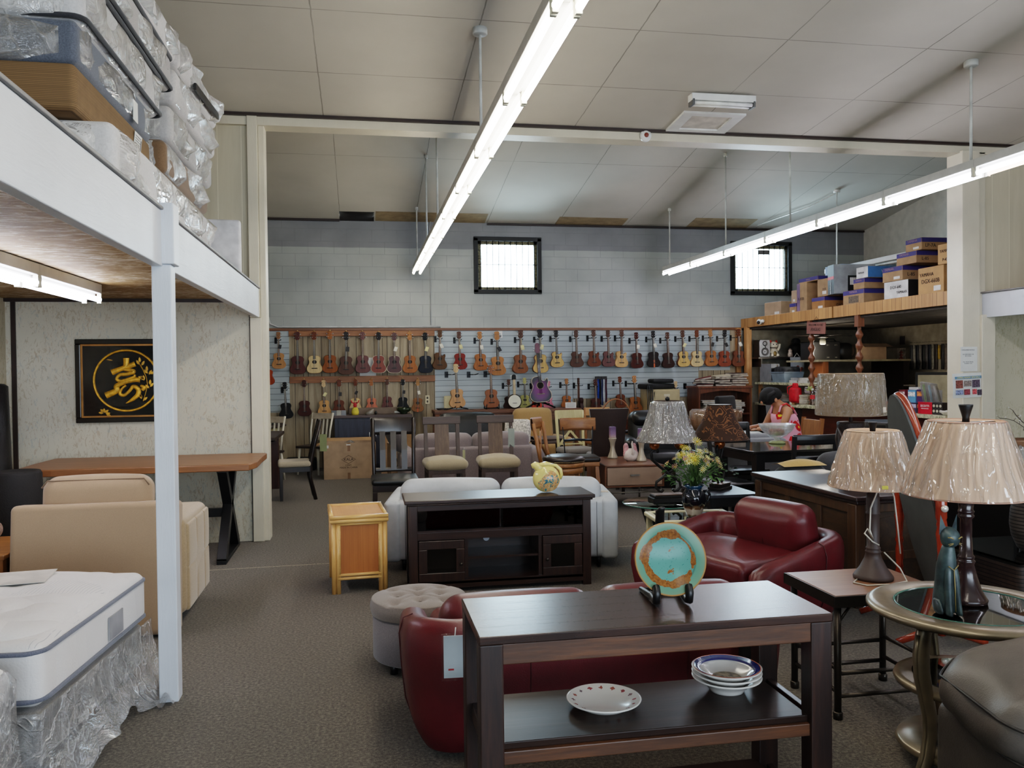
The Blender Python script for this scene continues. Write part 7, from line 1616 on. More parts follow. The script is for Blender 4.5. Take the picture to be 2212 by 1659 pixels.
# ---- right wicker corner
DWICK=m_grooves('dark brown wicker weave',(66,52,44),(38,29,25),.022,.006,'Z',(18,13,11),.6,False)
t=T('wicker_table','low dark wicker side table with glass top at the right edge','table',(3.82,4.25,0))
M().rbox((0,0,.23),(.62,.6,.46),.04,3,3).ob('woven_body',DWICK,t); M().box(-.33,-.32,.462,.33,.32,.474).ob('glass_top',glass('green table glass',(170,205,190),.2,.02),t)
t=T('table_lamp','lamp with grey woven wicker vase base and wrapped shade at the right edge','lamp',(3.78,4.15,.476))
M().lathe([(.06,0),(.085,.02),(.115,.09),(.125,.16),(.12,.24),(.1,.31),(.075,.35),(.02,.36),(.015,.4)],28).ob('woven_base',m_grooves('grey wicker weave',(86,78,72),(52,46,42),.02,.006,'Z',(24,20,18),.6,False),t)
shade(t,.2,.34,.155,.62,fabric('taupe drum shade',(150,128,108),.9),FILM2,plain('brown fringe band',(112,80,58),.8))
M().lathe([(.158,.6),(.165,.605),(.165,.635),(.155,.64)],40,True,False).ob('top_band',plain('brown fringe band',(112,80,58),.8,0,.5,.6,40),t)
t=T('wicker_armchair','dark brown braided wicker armchair arm at the right edge','armchair',(3.85,3.6,0),8)
M().rbox((.15,0,.34),(.7,.5,.26),.08,4,4).ob('woven_arm',DWICK,t); 
m=M()
for k in range(9): m.tube([(-.2+.7*(j/24),-.2+.05*k+.014*math.sin(j*1.9+k*PI),.475+.012*math.cos(j*1.9+k*PI)) for j in range(25)],.02,5)
o=m.ob('braided_cane',plain('dark braided cane',(72,54,44),.5,0,.3),t); o['kind']='stuff'
M().rbox((.2,0,.12),(.62,.46,.22),.04).ob('woven_base',DWICK,t)
t=T('throw_cushion','tan cushion on the dark wicker seat at the right edge','cushion',(4.15,4.3,.476),-20); M().at(0,0,.18,70,0,0).rbox((0,0,0),(.4,.36,.14),.06,4,3,(0,0,.03)).ob('pad',fabric('tan cushion',(126,100,78),.9),t)
t=T('display_dresser','dark dresser half hidden at the right edge behind the lamps','dresser',(4.75,5.3,0)); M().box(-.4,-.35,.08,.4,.35,.92).ob('carcass',BPNT,t); M().box(-.43,-.38,.92,.43,.38,.95).ob('top',DESKT,t,.006); M().box(-.38,-.33,0,.38,.33,.08).ob('plinth',BPNT,t)
for k in range(3):
    d=M().box(-.37,-.365,.12+.26*k,.37,-.35,.35+.26*k).ob('drawer',BPNT,t,.004); M().ball((0,-.375,.235+.26*k),.015,8,6).ob('knob',CHROME,d)
t=T('branch_vase','dark twig arrangement with white berries in a small blue pot at the right edge','plant',(4.58,5.05,.95))
M().lathe([(.03,0),(.045,.03),(.04,.07),(.045,.075),(0,.07)],16).ob('pot',plain('blue glaze pot',(36,70,96),.2),t)
tw=M(); be=M(); rr=random.Random(9)
for k in range(16):
    a=rr.uniform(0,2*PI); p=Vector((0,0,.07)); d=Vector((math.cos(a)*rr.uniform(.3,.8),math.sin(a)*rr.uniform(.3,.8),1)).normalized(); P_=[p.copy()]
    for j in range(6):
        d=(d+Vector((rr.uniform(-.6,.6),rr.uniform(-.6,.6),rr.uniform(-.3,.3)))).normalized(); p=p+d*.045; P_.append(p.copy())
        if j>1:
            q=p+Vector((rr.uniform(-1,1),rr.uniform(-1,1),rr.uniform(0,1))).normalized()*.03; tw.tube([p,q],.0016,4); be.ball(q,.0055,6,4)
    tw.tube(P_,.0028,4)
tw.ob('twigs',plain('dark twig',(66,54,46),.7),t)['kind']='stuff'; be.ob('berries',plain('white berry',(206,200,190),.5),t)['kind']='stuff'
# ---------------------------------------------------------------- writing table, person
t=T('writing_table','small black writing table the woman leans over, strewn with papers','table',(4.56,9.62,0))
M().box(-.38,-.38,.71,.3,.38,.735).ob('tabletop',BPNT,t,.004)
for sx in (-.34,.26):
    for sy in (-.34,.34): M().box(sx-.02,sy-.02,0,sx+.02,sy+.02,.71).ob('leg',BPNT,t)
for i,(x,y,a,l) in enumerate(((4.52,9.4,12,'open white papers in front of the woman on the writing table'),(4.7,9.62,-18,'loose white sheet at the far side of the writing table'))):
    tag(M().at(x,y,.737,0,0,a).box(-.15,-.11,0,.15,.11,.008+.01*(1-i)).ob('paper_sheets',plain('white paper',(216,216,210),.7,0,.04)),l,'papers')
t=T('spray_bottle','black bottle with white cap standing on the writing table','bottle',(4.42,9.8,.735)); M().lathe([(.035,0),(.037,.01),(.037,.13),(.015,.16),(.013,.18)],16).ob('bottle_body',BLACK,t); M().lathe([(.018,.175),(.02,.18),(.02,.215),(0,.22)],14).ob('cap',WHITE,t)
SKIN=plain('tan skin',(172,118,86),.5,0,.06); HAIR=plain('black hair',(16,13,13),.85,0,.3,.4,30)
def m_floral():
    g=N('red pink yellow floral print'); v=g.coord(); vo=g.n('ShaderNodeTexVoronoi'); vo.inputs['Scale'].default_value=9; n=g.noise(v,6,2); mx=g.n('ShaderNodeVectorMath',operation='ADD'); s_=g.n('ShaderNodeVectorMath',operation='SCALE'); s_.inputs['Scale'].default_value=.12; g.l(n.outputs['Color'],s_.inputs[0]); g.l(v,mx.inputs[0]); g.l(s_.outputs[0],mx.inputs[1]); g.l(mx.outputs[0],vo.inputs['Vector'])
    col=g.ramp(vo.outputs['Distance'],[(.0,lin((232,206,60))),(.17,lin((232,206,60))),(.2,lin((198,40,40))),(.46,lin((198,44,44))),(.49,lin((226,160,176))),(1,lin((228,170,186)))]); col.node.color_ramp.interpolation='CONSTANT'
    g.bsdf(col,.8,0,None,.2); return g.m
t=T('person','person with black hair in a red, pink and yellow floral sleeveless dress, bent over papers','person',(5.06,9.4,.045))
J={'pel':(.06,0,.52,.14),'ab':(.05,0,.7,.125),'ch':(0,0,.9,.13),'nk':(-.08,0,1.06,.055),'hd0':(-.13,0,1.1,.075),'hd1':(-.2,0,1.13,.095),'hd2':(-.24,0,1.09,.07)}
for s,nm in ((-1,'l'),(1,'r')):
    J['sh'+nm]=(-.03,s*.17,.99,.058); J['el'+nm]=(-.13,s*.22,.77,.042); J['wr'+nm]=(-.34,s*.13,.765,.028); J['ha'+nm]=(-.41,s*.11,.757,.026)
    J['hip'+nm]=(.0,s*.1,.52,.1); J['kn'+nm]=(-.4,s*.13,.5,.065); J['an'+nm]=(-.38,s*.13,.06,.042); J['to'+nm]=(-.52,s*.13,-.005,.035)
E_=[('pel','ab'),('ab','ch'),('ch','nk'),('nk','hd0'),('hd0','hd1'),('hd1','hd2')]
for nm in 'lr': E_+=[('ch','sh'+nm),('sh'+nm,'el'+nm),('el'+nm,'wr'+nm),('wr'+nm,'ha'+nm),('pel','hip'+nm),('hip'+nm,'kn'+nm),('kn'+nm,'an'+nm),('an'+nm,'to'+nm)]
def skinned(name,J,E_,root,mat,par,sub=2):
    ks=list(J); me=bpy.data.meshes.new(name); me.from_pydata([J[k][:3] for k in ks],[(ks.index(a),ks.index(b)) for a,b in E_],[]); me.materials.append(mat)
    o=bpy.data.objects.new(name,me); COL.objects.link(o); o.parent=par; mo=o.modifiers.new('k','SKIN'); mo.use_smooth_shade=True
    if not me.skin_vertices: 
        bpy.context.view_layer.update()
    for i,k in enumerate(ks): sv=me.skin_vertices[0].data[i]; sv.radius=(J[k][3],J[k][3]); sv.use_root=(k==root)
    q=o.modifiers.new('s','SUBSURF'); q.levels=sub; q.render_levels=sub
    return o
body=skinned('body',J,E_,'pel',SKIN,t)
for s in (-1,1):
    m=M()
    for f in range(4):
        y=s*.11+(f-1.5)*.016; L_=(.05,.062,.066,.056)[f]; m.tube([(-.41,y,.757),(-.41-L_*.6,y*1.0,.757),(-.41-L_,y,.745)],[.009,.008,.006],6)
    m.tube([(-.385,s*.11-s*.028,.755),(-.42,s*.11-s*.045,.752),(-.44,s*.11-s*.046,.745)],[.010,.009,.007],6); m.ob('fingers',SKIN,t)
h=M(); h.at(-.19,0,1.15,0,-32,0).ball((0,0,0),(.118,.1,.108),18,12); h.T=Matrix(); h.at(-.13,0,1.17).ball((0,0,0),(.10,.1,.085),14,9); h.T=Matrix()
rr=random.Random(2)
for k in range(26): a=rr.uniform(-1,1); h.tube([(-.16,.09*a,1.2),(-.24,.11*a,1.15+.02*rr.random()),(-.265,.1*a,1.06+.04*rr.random())],[.025,.02,.008],5)
h.ob('hair',HAIR,t)
M().ball((-.285,0,1.075),(.016,.013,.02),8,6).ob('nose',SKIN,t)
for s in (-1,1): M().ball((-.15,s*.098,1.1),(.02,.01,.028),8,6).ob('ear',SKIN,t); M().ball((-.275,s*.035,1.1),(.01,.012,.008),8,5).ob('eye',BLACK,t)
M().tube([(-.272,-.02,1.045),(-.278,0,1.043),(-.272,.02,1.045)],.005,5).ob('mouth',plain('lip',(150,80,70),.5),t)
m=M(); ell(m,[(.02,0,.44,.22,.22),(.04,0,.5,.2,.2),(.06,0,.6,.17,.175),(.055,0,.7,.16,.17),(.03,0,.8,.16,.17),(.01,0,.88,.155,.17),(-.005,0,.93,.14,.16)],26); m.ob('dress',m_floral(),t)
for s in (-1,1): M().tube([(-.12,s*.1,.93),(-.09,s*.1,1.03),(-.02,s*.1,1.06),(.07,s*.1,1.0),(.12,s*.09,.92)],.022,6,flat=.4).ob('dress_strap',m_floral.__call__() if False else bpy.data.materials['red pink yellow floral print'],t)
t=T('dining_chair','tan wood chair with solid back panel the woman sits on','chair',(5.18,9.4,0),-90,'chairs by the counter')
OAKP=wood('tan oak panel',(170,122,70),(130,88,48),.5,'z',1,.06)
M().box(-.22,-.22,.4,.22,.2,.44).ob('seat',HONX,t,.004); M().at(0,.24,.66,-6).box(-.22,-.015,-.2,.22,.015,.24).ob('back_panel',OAKP,t,.006)
for sx in (-1,1):
    for y in (-.18,.2): M().box(sx*.19-.02,y-.02,0,sx*.19+.02,y+.02,.4).ob('leg',HON,t)
for s in (-1,1): M().bar((s*.21,.21,.4),(s*.21,.27,.92),.04,.04,(0,1,0)).ob('back_post',HON,t)
t=T('dining_chair','grey painted chair with light curved seat pattern before the counter','chair',(5.75,8.3,0),-20,'chairs by the counter')
M().rbox((0,0,.45),(.42,.42,.05),.02).ob('seat',fabric('ring pattern fabric',(150,120,88),.9,40,.5),t)
for s in (-1,1): M().box(s*.18-.018,-.19,0,s*.18+.018,-.154,.43).ob('leg',BPNT,t); M().bar((s*.185,.22,0),(s*.195,.25,.94),.04,.034,(0,1,0)).ob('leg',plain('slate painted wood',(52,54,58),.45),t)
for z in (.9,.74): M().at(0,.245,z).box(-.19,-.012,-.04,.19,.012,.04).ob('back_rail',plain('slate painted wood',(52,54,58),.45),t)
M().at(0,.25,.82).box(-.17,-.004,-.05,.17,.004,.05).ob('back_inset',plain('tan inset',(176,138,98),.6),t)
t=T('office_chair','black office chair with rounded mesh back beside the counter','chair',(5.55,11.6,0),30)
M().at(0,.25,.86,-6).rbox((0,0,0),(.46,.08,.52),.039,4,4,(0,.02,0)).ob('backrest',fabric('black mesh',(28,28,30),.9),t); M().rbox((0,0,.48),(.48,.46,.09),.04,3,3).ob('seat',fabric('black mesh',(28,28,30),.9),t); M().cyl((0,0,.1),(0,0,.44),.03,n=10).ob('gas_post',BLACK,t); M().bar((0,.22,.5),(0,.28,.7),.06,.02,(0,1,0)).ob('back_bracket',BLACK,t)
m=M()
for k in range(5): m.bar((0,0,.1),(.28*math.cos(rad(72*k)),.28*math.sin(rad(72*k)),.06),.04,.03)
m.ob('star_base',BLACK,t)
for k in range(5): M().ball((.28*math.cos(rad(72*k)),.28*math.sin(rad(72*k)),.03),.03,8,6).ob('caster',BLACK,t)
t=T('office_chair','second black office chair behind the woman, closer to the counter','chair',(5.7,10.3,0),80)
M().at(0,.25,.78,-6).rbox((0,0,0),(.5,.08,.6),.039,4,4,(0,.02,0)).ob('backrest',fabric('black mesh',(28,28,30),.9),t); M().rbox((0,0,.46),(.48,.46,.09),.04,3,3).ob('seat',fabric('black mesh',(28,28,30),.9),t); M().cyl((0,0,.05),(0,0,.44),.03,n=10).ob('gas_post',BLACK,t)
m=M()
for k in range(5): m.bar((0,0,.07),(.28*math.cos(rad(72*k)),.28*math.sin(rad(72*k)),.04),.04,.03)
m.ob('star_base',BLACK,t); M().bar((0,.22,.48),(0,.28,.6),.06,.02,(0,1,0)).ob('back_bracket',BLACK,t)
# ---------------------------------------------------------------- filing cabinet, bookshelf
BEIG=plain('beige enamel steel',(172,156,120),.45,0,.05)
t=T('filing_cabinet','beige steel filing cabinet before the slatwall','cabinet',(4.92,13.3,0))
M().box(-.23,-.32,0,.23,.32,1.2).ob('carcass',BEIG,t,.006)
for k in range(4):
    d=M().box(-.205,-.336,.06+.283*k,.205,-.32,.325+.283*k).ob('drawer',BEIG,t,.004); M().tube([(-.06,-.338,.17+.283*k),(-.05,-.358,.17+.283*k),(.05,-.358,.17+.283*k),(.06,-.338,.17+.283*k)],.008,6).ob('handle',CHROME,d); M().box(-.05,-.339,.235+.283*k,.05,-.336,.275+.283*k).ob('label_holder',plain('label card',(206,196,168),.5),d)
for i,(x,z,w,h,l) in enumerate(((4.82,1.205,.52,.085,'lower folded black gig bag on the filing cabinet'),(4.9,1.3,.36,.07,'upper folded black gig bag on the filing cabinet'))):
    t=T('gig_bag',l,'bag',(x,13.2,z),8-14*i,'black gig bags'); M().rbox((0,0,h/2),(w,.36,h),.03,3,5,(0,0,.004)).ob('bag_body',plain('black nylon',(20,20,22),.7,0,.2,.5,14),t)
    if i==0:
        for k in range(4): M().tube([(-.16-.03*k,-.19,.06),(-.2-.03*k,-.25,-.02),(-.2-.03*k,-.26,-.24-.04*k),(-.17-.03*k,-.255,-.05)],.008,5).ob('strap',BLACK,t)
MAHB=wood('mahogany bookcase',(116,66,40),(72,40,26),.4,'z',1,.08)
t=T('bookcase','brown wooden bookcase stuffed with folders beside the counter','bookcase',(6.0,13.35,0))
[M().box(x,-.25,0,x+.03,.25,1.2).ob('side_panel',MAHB,t,.003) for x in (-.47,.44)]; M().box(-.49,-.27,1.2,.49,.27,1.235).ob('top',MAHB,t,.004); M().box(-.44,.23,.05,.44,.25,1.2).ob('back_panel',MAHB,t); M().prism([(-.44,1.2),(-.44,1.11)]+[(-.44+.88*k/10,1.11+.05*math.sin(PI*k/10)) for k in range(1,10)]+[(.44,1.11),(.44,1.2)],-.25,-.23,'xz').ob('arched_rail',MAHB,t)
for z in (.06,.45,.78): M().box(-.44,-.24,z-.025,.44,.23,z).ob('shelf',MAHB,t)
rr=random.Random(21)
PCOL=[('white',(206,206,202)),('grey',(150,152,154)),('navy',(44,52,84)),('pale blue',(140,160,180)),('cream',(206,196,170)),('dark',(50,46,48)),('brown',(104,76,62)),('maroon',(110,36,44)),('plum',(78,58,62)),('tan',(150,122,100))]
def pmat(i): return plain('paper stack '+PCOL[i][0],PCOL[i][1],.7,0,.1)
def folder(label,x,y,z,w,d,h,ci,rz,grp,tilt=(0,0),cat='folder',name='paper_folder'):
    t=T(name,label,cat,(x,y,z),0,grp); t.rotation_euler=(rad(tilt[0]),rad(tilt[1]),rad(rz))
    M().box(-w/2,-d/2,0,w/2,d/2,h*.12).box(-w/2,-d/2,h*.88,w/2,d/2,h).box(-w/2,d/2-.004,0,w/2,d/2,h).ob('cover',pmat(ci),t); M().box(-w/2+.006,-d/2+.006,h*.12,w/2-.006,d/2-.006,h*.88).ob('pages',plain('page edges',(168,160,148),.8,0,.2),t)
    return t
nm=['bottom','second','third','fourth','fifth','topmost']
for c,(x0,cs) in enumerate(((-.22,(1,0,4,0,3,0)),(.16,(0,2,1,0,1,4)))):
    for k in range(6): folder('%s folder, %s in the %s heap inside the bookcase'%(PCOL[cs[k]][0],nm[k],('left','right')[c]),6.0+x0+rr.uniform(-.03,.03),13.2,.782+k*.036,.32,.24,.034,cs[k],rr.uniform(-12,12),'folders inside the bookcase')
for c,(x0,n,ci) in enumerate(((-.28,4,(7,5,5,7)),(.02,5,(8,5,8,6,4)),(.32,6,(8,6,8,8,6,8)))):
    for k in range(n): folder('%s folder, %s in the %s pile on top of the bookcase'%(PCOL[ci[k]][0],nm[k] if k<n-1 else 'topmost',('left','middle','right')[c]),6.0+x0+rr.uniform(-.03,.03),13.3,1.237+k*.036,.27 if c<2 else .3,.24,.034,ci[k],rr.uniform(-25,25),'folders on top of the bookcase',(rr.uniform(-4,4),rr.uniform(-22,22) if k==n-1 and c<2 else rr.uniform(-3,3)))
# ---------------------------------------------------------------- counter and mezzanine
FAC=m_grooves('yellow pine shingle fascia',(196,146,92),(160,112,64),.19,.006,'Y',(84,54,30),.5,True); PINE=wood('yellow pine post',(194,142,88),(150,102,58),.45,'z',1,.08); CHERP=wood('turned cherry post',(134,84,56),(92,54,36),.4,'z',1,.06,.1)
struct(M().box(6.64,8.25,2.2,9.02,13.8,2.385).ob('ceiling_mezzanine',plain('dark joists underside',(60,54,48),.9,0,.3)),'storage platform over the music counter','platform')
struct(M().box(6.6,8.25,2.235,6.64,10.83,2.395).box(6.6,10.87,2.235,6.64,13.75,2.395).ob('trim_13',FAC,None,.003),'yellow pine plank fascia along the storage platform edge','fascia')
struct(M().box(6.6,8.22,0,6.7,8.33,2.25).ob('pillar_pine',PINE,None,.004),'yellow pine post at the near end of the counter','post')
struct(M().box(6.58,13.5,0,6.68,13.6,2.25).box(6.5,13.7,0,6.58,13.78,2.24).ob('pillar_pine_far',PINE,None,.004),'yellow pine post at the far end of the counter','post')
def turned(name,y,z0):
    pr=[(.045,z0),(.045,z0+.02)]; z=z0+.02
    while z<2.02: pr+=[(.024,z+.02),(.028,z+.03),(.05,z+.075),(.05,z+.09),(.028,z+.135),(.024,z+.145)]; z+=.15
    pr+=[(.024,2.08),(.04,2.1)]
    m=M().at(6.65,y,0).lathe(pr,16); m.T=Matrix(); m.box(6.605,y-.045,2.08,6.695,y+.045,2.24)
    return struct(m.ob(name,CHERP),'turned beaded wood post on the counter, %s one'%('far' if y>11 else 'near'),'post')
turned('pillar_turned_far',11.5,.97); turned('pillar_turned_near',10.28,.97)
def m_counter():
    g=N('green cream marbled laminate'); v=g.coord(); n=g.noise(v,16,5,.7,1.6); col=g.ramp(n.outputs['Fac'],[(.42,lin((122,122,92))),(.5,lin((196,192,160))),(.6,lin((208,204,176)))]); g.bsdf(col,.35); return g.m
LAM=m_counter(); MAHC=wood('red mahogany counter front',(86,40,28),(52,24,18),.35,'y',1,.06,.1)
t=T('shop_counter','long mahogany shop counter with green marbled top along the office','counter',(0,0,0))
M().box(6.46,8.35,.93,6.98,11.62,.975).ob('countertop',LAM,t,.004); M().box(6.55,8.4,0,6.9,11.6,.93).ob('counter_front',MAHC,t)
t=T('shop_counter','far part of the shop counter with raised marbled shelf behind the woman','counter',(0,0,0))
M().box(6.7,11.65,.9,7.3,13.45,.94).ob('countertop',LAM,t,.003); M().box(6.75,11.7,0,7.25,13.4,.9).ob('counter_front',plain('dark counter front',(36,26,24),.6),t)
t=T('wall_shelf','pale marbled shelf board spanning behind the far turned post','shelf',(0,0,0)); M().box(6.75,11.56,1.25,7.2,13.55,1.29).ob('shelf_board',LAM,t,.003); M().box(6.8,12.28,.945,6.84,12.36,1.25).ob('bracket',PINE,t); M().box(6.8,13.42,.945,6.84,13.5,1.25).ob('bracket',PINE,t)
t=T('wall_shelf','dark wood shelf high on the office back wall','shelf',(0,0,0)); M().box(6.68,13.25,1.69,7.62,13.8,1.715).ob('shelf_board',BLKW,t); 
for x in (6.76,7.5): M().box(x-.012,13.3,1.55,x+.012,13.8,1.69).ob('bracket',BLKW,t)
t=T('divider_panel','orange stained wood divider panel behind the far turned post','divider',(0,0,0)); M().box(7.1,11.95,.975,7.2,12.3,1.62).ob('board',wood('orange stained panel',(176,104,50),(130,72,34),.4,'z'),t,.004); M().box(7.0,11.9,1.62,8.6,12.9,1.65).ob('upper_shelf',plain('cream shelf edge',(170,160,130),.5),t); M().box(8.5,11.95,0,8.6,12.8,1.62).ob('side_board',plain('dark counter front',(36,26,24),.6),t)
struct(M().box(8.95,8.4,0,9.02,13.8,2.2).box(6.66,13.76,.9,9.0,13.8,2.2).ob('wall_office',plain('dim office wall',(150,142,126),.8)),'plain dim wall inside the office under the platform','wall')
# on the shelf
def spk(label,x,y,z):
    t=T('bookshelf_speaker',label,'speaker',(x,y,z),6); M().box(-.1,-.09,0,.1,.09,.3).ob('cabinet',BLACK,t,.004)
    M().prism([(-.085,.01),(-.1,.04),(-.1,.26),(-.085,.295),(.085,.295),(.1,.26),(.1,.04),(.085,.01)],-.1,-.088,'xz').ob('front_baffle',plain('silver baffle',(196,198,204),.3,.3),t)
    for z_,r in ((.095,.07),(.235,.045)): M().at(0,-.1,z_,90).lathe([(r,0),(r,.012),(r*.85,.014),(r*.4,-.006),(0,.004)],24,True,False).ob('driver_cone',plain('grey cone',(70,70,72),.4),t)
    M().ball((.0,-.1,.175),(.022,.008,.022),10,6).ob('tweeter',CHROME,t); return t
spk('silver and black speaker at the left end of the office shelf',6.81,13.4,1.715)
t=T('lucky_cat','white beckoning cat figurine with red ears on the office shelf','figurine',(7.03,13.4,1.715),-6)
PORC=plain('white gold porcelain',(216,206,186),.25)
c=M(); ell(c,[(0,0,0,.085,.075),(0,0,.05,.09,.08),(0,.005,.1,.08,.072),(0,.005,.15,.06,.056),(0,.0,.165,.05,.05)],18); c.at(0,-.01,.21).ball((0,0,0),(.075,.065,.062),16,10); c.T=Matrix(); c.tube([(.07,0,.12),(.1,-.01,.17),(.1,-.02,.23)],[.026,.022,.026],8); c.tube([(-.06,-.04,.12),(-.075,-.07,.07)],[.026,.022],8).tube([(-.045,-.06,.06),(-.05,-.09,.015)],[.028,.025],8).tube([(.045,-.06,.06),(.05,-.09,.015)],[.028,.025],8).ob('body',PORC,t)
for s in (-1,1): M().lathe([(.026,0),(.014,.03),(0,.05)],10).ob('ear',plain('red ear',(176,52,40),.4),t).location=(s*.05,-.005,.255)
for s in (-1,1): M().ball((s*.028,-.072,.22),(.01,.005,.012),8,5).ob('eye',BLACK,t)
M().ball((0,-.075,.06),(.035,.015,.045),10,7).ob('gold_coin',plain('dull gold',(120,96,48),.35,.5),t); M().tube([(.05*math.cos(a),.05*math.sin(a)-.003,.16) for a in [2*PI*k/16 for k in range(16)]],.008,6,closed=True).ob('collar',plain('dark collar',(60,28,26),.5),t)
t=T('figurine','small white and red figurine on the office shelf','figurine',(7.32,13.35,1.715)); ell(M(),[(0,0,0,.04,.035),(0,0,.05,.045,.04),(0,0,.09,.03,.028),(0,0,.12,.036,.034),(0,0,.15,.01,.01)],12).ob('body',plain('white red porcelain',(206,186,170),.3,0,.3,0,30),t)
t=T('gig_bag','black instrument bag slumped on the office shelf','bag',(7.48,13.45,1.715)); M().rbox((0,0,.12),(.22,.22,.24),.09,4,4).rbox((.0,0,.27),(.14,.14,.12),.055,4,3).ob('bag_body',plain('black nylon',(20,20,22),.7,0,.2,.5,14),t)
t=T('carrier_bag','pale printed shopping bag hanging below the office shelf','bag',(7.36,13.2,1.42)); M().grid(lambda u,v:(-.13+.26*u,.012*math.sin(u*7)-.02*math.sin(PI*v),.29*v),8,10).ob('bag_panel',plain('pale grey bag',(176,182,186),.5,0,.08),t); M().tube([(-.06,0,.28),(0,0,.36),(.06,0,.28)],.006,5).ob('handle',WHITE,t)
m=M()
for k,(x,z) in enumerate(((-.07,.1),(.0,.12),(.07,.09),(-.03,.06),(.04,.05))): m.ball((x,-.03,z),(.03,.004,.03),8,5)
m.ob('printed_motif',plain('rust motif print',(150,90,80),.6),t)
t=T('computer_tower','grey computer tower with front openings on the marbled shelf','computer',(6.83,13.15,1.29)); M().box(-.08,-.2,0,.08,.2,.31).ob('case',plain('grey case',(120,124,130),.4),t,.004); M().box(-.075,-.204,.16,-.01,-.2,.24).box(-.075,-.204,.03,.0,-.2,.12).ob('front_bay',BLACK,t); M().box(.015,-.206,.02,.04,-.2,.3).ob('chrome_strip',CHROME,t)
t=T('storage_tub','frosted blue grey plastic tub on the marbled shelf','tub',(6.93,12.75,1.29)); M().add([(-.15,-.2,0),(.15,-.2,0),(.15,.2,0),(-.15,.2,0),(-.18,-.23,.17),(.18,-.23,.17),(.18,.23,.17),(-.18,.23,.17)],[(3,2,1,0),(0,1,5,4),(1,2,6,5),(2,3,7,6),(3,0,4,7)]).ob('tub_body',plain('frosted blue plastic',(122,138,150),.35),t); M().box(-.19,-.24,.16,.19,-.225,.175).box(-.19,.225,.16,.19,.24,.175).box(-.19,-.24,.16,-.175,.24,.175).box(.175,-.24,.16,.19,.24,.175).ob('rim',plain('frosted blue plastic',(122,138,150),.35),t)
M().rbox((0,0,.19),(.3,.38,.14),.05,3,3).ob('dark_contents',plain('dark clutter',(40,42,46),.8,0,.6,.5,20),t)
for k,(y,ci) in enumerate(((12.35,0),(12.3,1),(12.05,0),(12.0,0))): folder('%s ring binder, number %s of those lying on the marbled shelf'%(('pale','grey','wide white','white')[k],('one','two','three','four')[k]) if False else ('pale binder lowest on the marbled shelf beside the tub','grey binder stacked on the pale one on the marbled shelf','wide white binder nearest the far turned post','white binder on top of the wide one nearest the far turned post')[k],6.95,y,1.29+(.04 if k in(1,3) else 0),.3,.26,.04,ci,80+rr.uniform(-9,9),'binders on the marbled shelf')
t=T('drawstring_bag','bright red drawstring bag hanging on the counter edge behind the woman','bag',(6.74,12.14,.98)); M().rbox((0,0,.12),(.1,.26,.25),.045,4,4,(.02,0,0)).ob('bag_body',plain('bright red nylon',(206,30,44),.5,0,.15,.4,14),t); M().rbox((0,0,.27),(.05,.14,.08),.024,3,2).ob('gathered_neck',plain('bright red nylon',(206,30,44),.5,0,.15,.4,14),t); M().tube([(-.02,.08,.27),(-.05,.16,.24),(-.05,.15,.14),(-.02,.12,.12)],.008,5).ob('drawstring',plain('bright red nylon',(206,30,44),.5,0,.15,.4,14),t)
t=T('striped_bag','black and white striped bag above the stacked books on the counter','bag',(6.85,11.85,1.12)); M().rbox((0,0,.06),(.16,.22,.13),.05,4,3).ob('bag_body',m_grooves('black white stripes',(206,200,200),(196,190,190),.028,.013,'Z',(50,30,36),.6,False),t)
nms=['bottom','second','third','fourth','top']
for k in range(5): folder('%s book of the stack beside the far turned post on the counter'%nms[k],6.74,11.72,.977+k*.028,.24,.18,.026,(4,0,4,9,4)[k],rr.uniform(-6,6)+4,'stacked books beside the far turned post',(0,0),'book','book')
for k in range(4): folder('%s book of the white stack right of the divider panel'%(nms[k] if k<3 else 'top'),6.78,11.1,.977+k*.045,.3,.24,.043,0,rr.uniform(-5,5),'white books right of the divider',(0,0),'book','book')
for k in range(5): folder('%s dark folder in the pile under the divider shelf'%nms[k],7.0,11.25,.977+k*.035,.3,.3,.033,5,rr.uniform(-9,9),'dark folders under the divider shelf')
t=T('soda_bottle','clear plastic soda bottle with red label on the counter','bottle',(6.55,11.3,.977)); M().lathe([(.032,0),(.036,.01),(.034,.06),(.036,.1),(.036,.15),(.03,.18),(.013,.21),(.013,.23)],16).ob('bottle_body',glass('bottle plastic',(220,214,210),.15),t); M().lathe([(.0365,.09),(.0365,.15)],16,True,False).ob('label',plain('red label',(196,40,46),.5),t); M().lathe([(.015,.225),(.015,.245),(0,.247)],12).ob('cap',WHITE,t)
t=T('desktop_computer','black computer tower with small green lights on the far counter','computer',(6.83,13.2,.94)); M().box(-.06,-.15,0,.06,.15,.24).ob('case',BLACK,t,.004)
for z in (.09,.2): M().box(.0,-.153,z,.012,-.15,z+.03).ob('green_light',emit('green indicator',(60,255,150),3),t)
for k in range(6): folder('%s magazine in the pile left of the green lit computer'%(nms[k] if k<4 else ('fifth','topmost')[k-4]),6.9,13.55-.02*k if False else 12.95,.942+k*.03,.22,.3,.028,(5,3,5,7,1,2)[k],rr.uniform(-10,10),'magazines on the far counter',(0,0),'magazine','magazine')
t=T('disc_player','small white disc player on the far counter','player',(6.95,12.45,.942)); M().box(-.1,-.08,0,.1,.08,.12).ob('case',WHITE,t,.006); M().disc((.0,-.082,.06),.03,t=.006).ob('dial',BLACK,t)
t=T('instrument_case','black hard instrument case with metal corners on the divider shelf','case',(7.42,12.5,1.65)); M().box(-.28,-.2,0,.2,.2,.3).ob('case_body',BLACK,t,.015); M().rbox((.36,0,.14),(.34,.3,.28),.12,5,3).ob('rounded_end',BLACK,t)
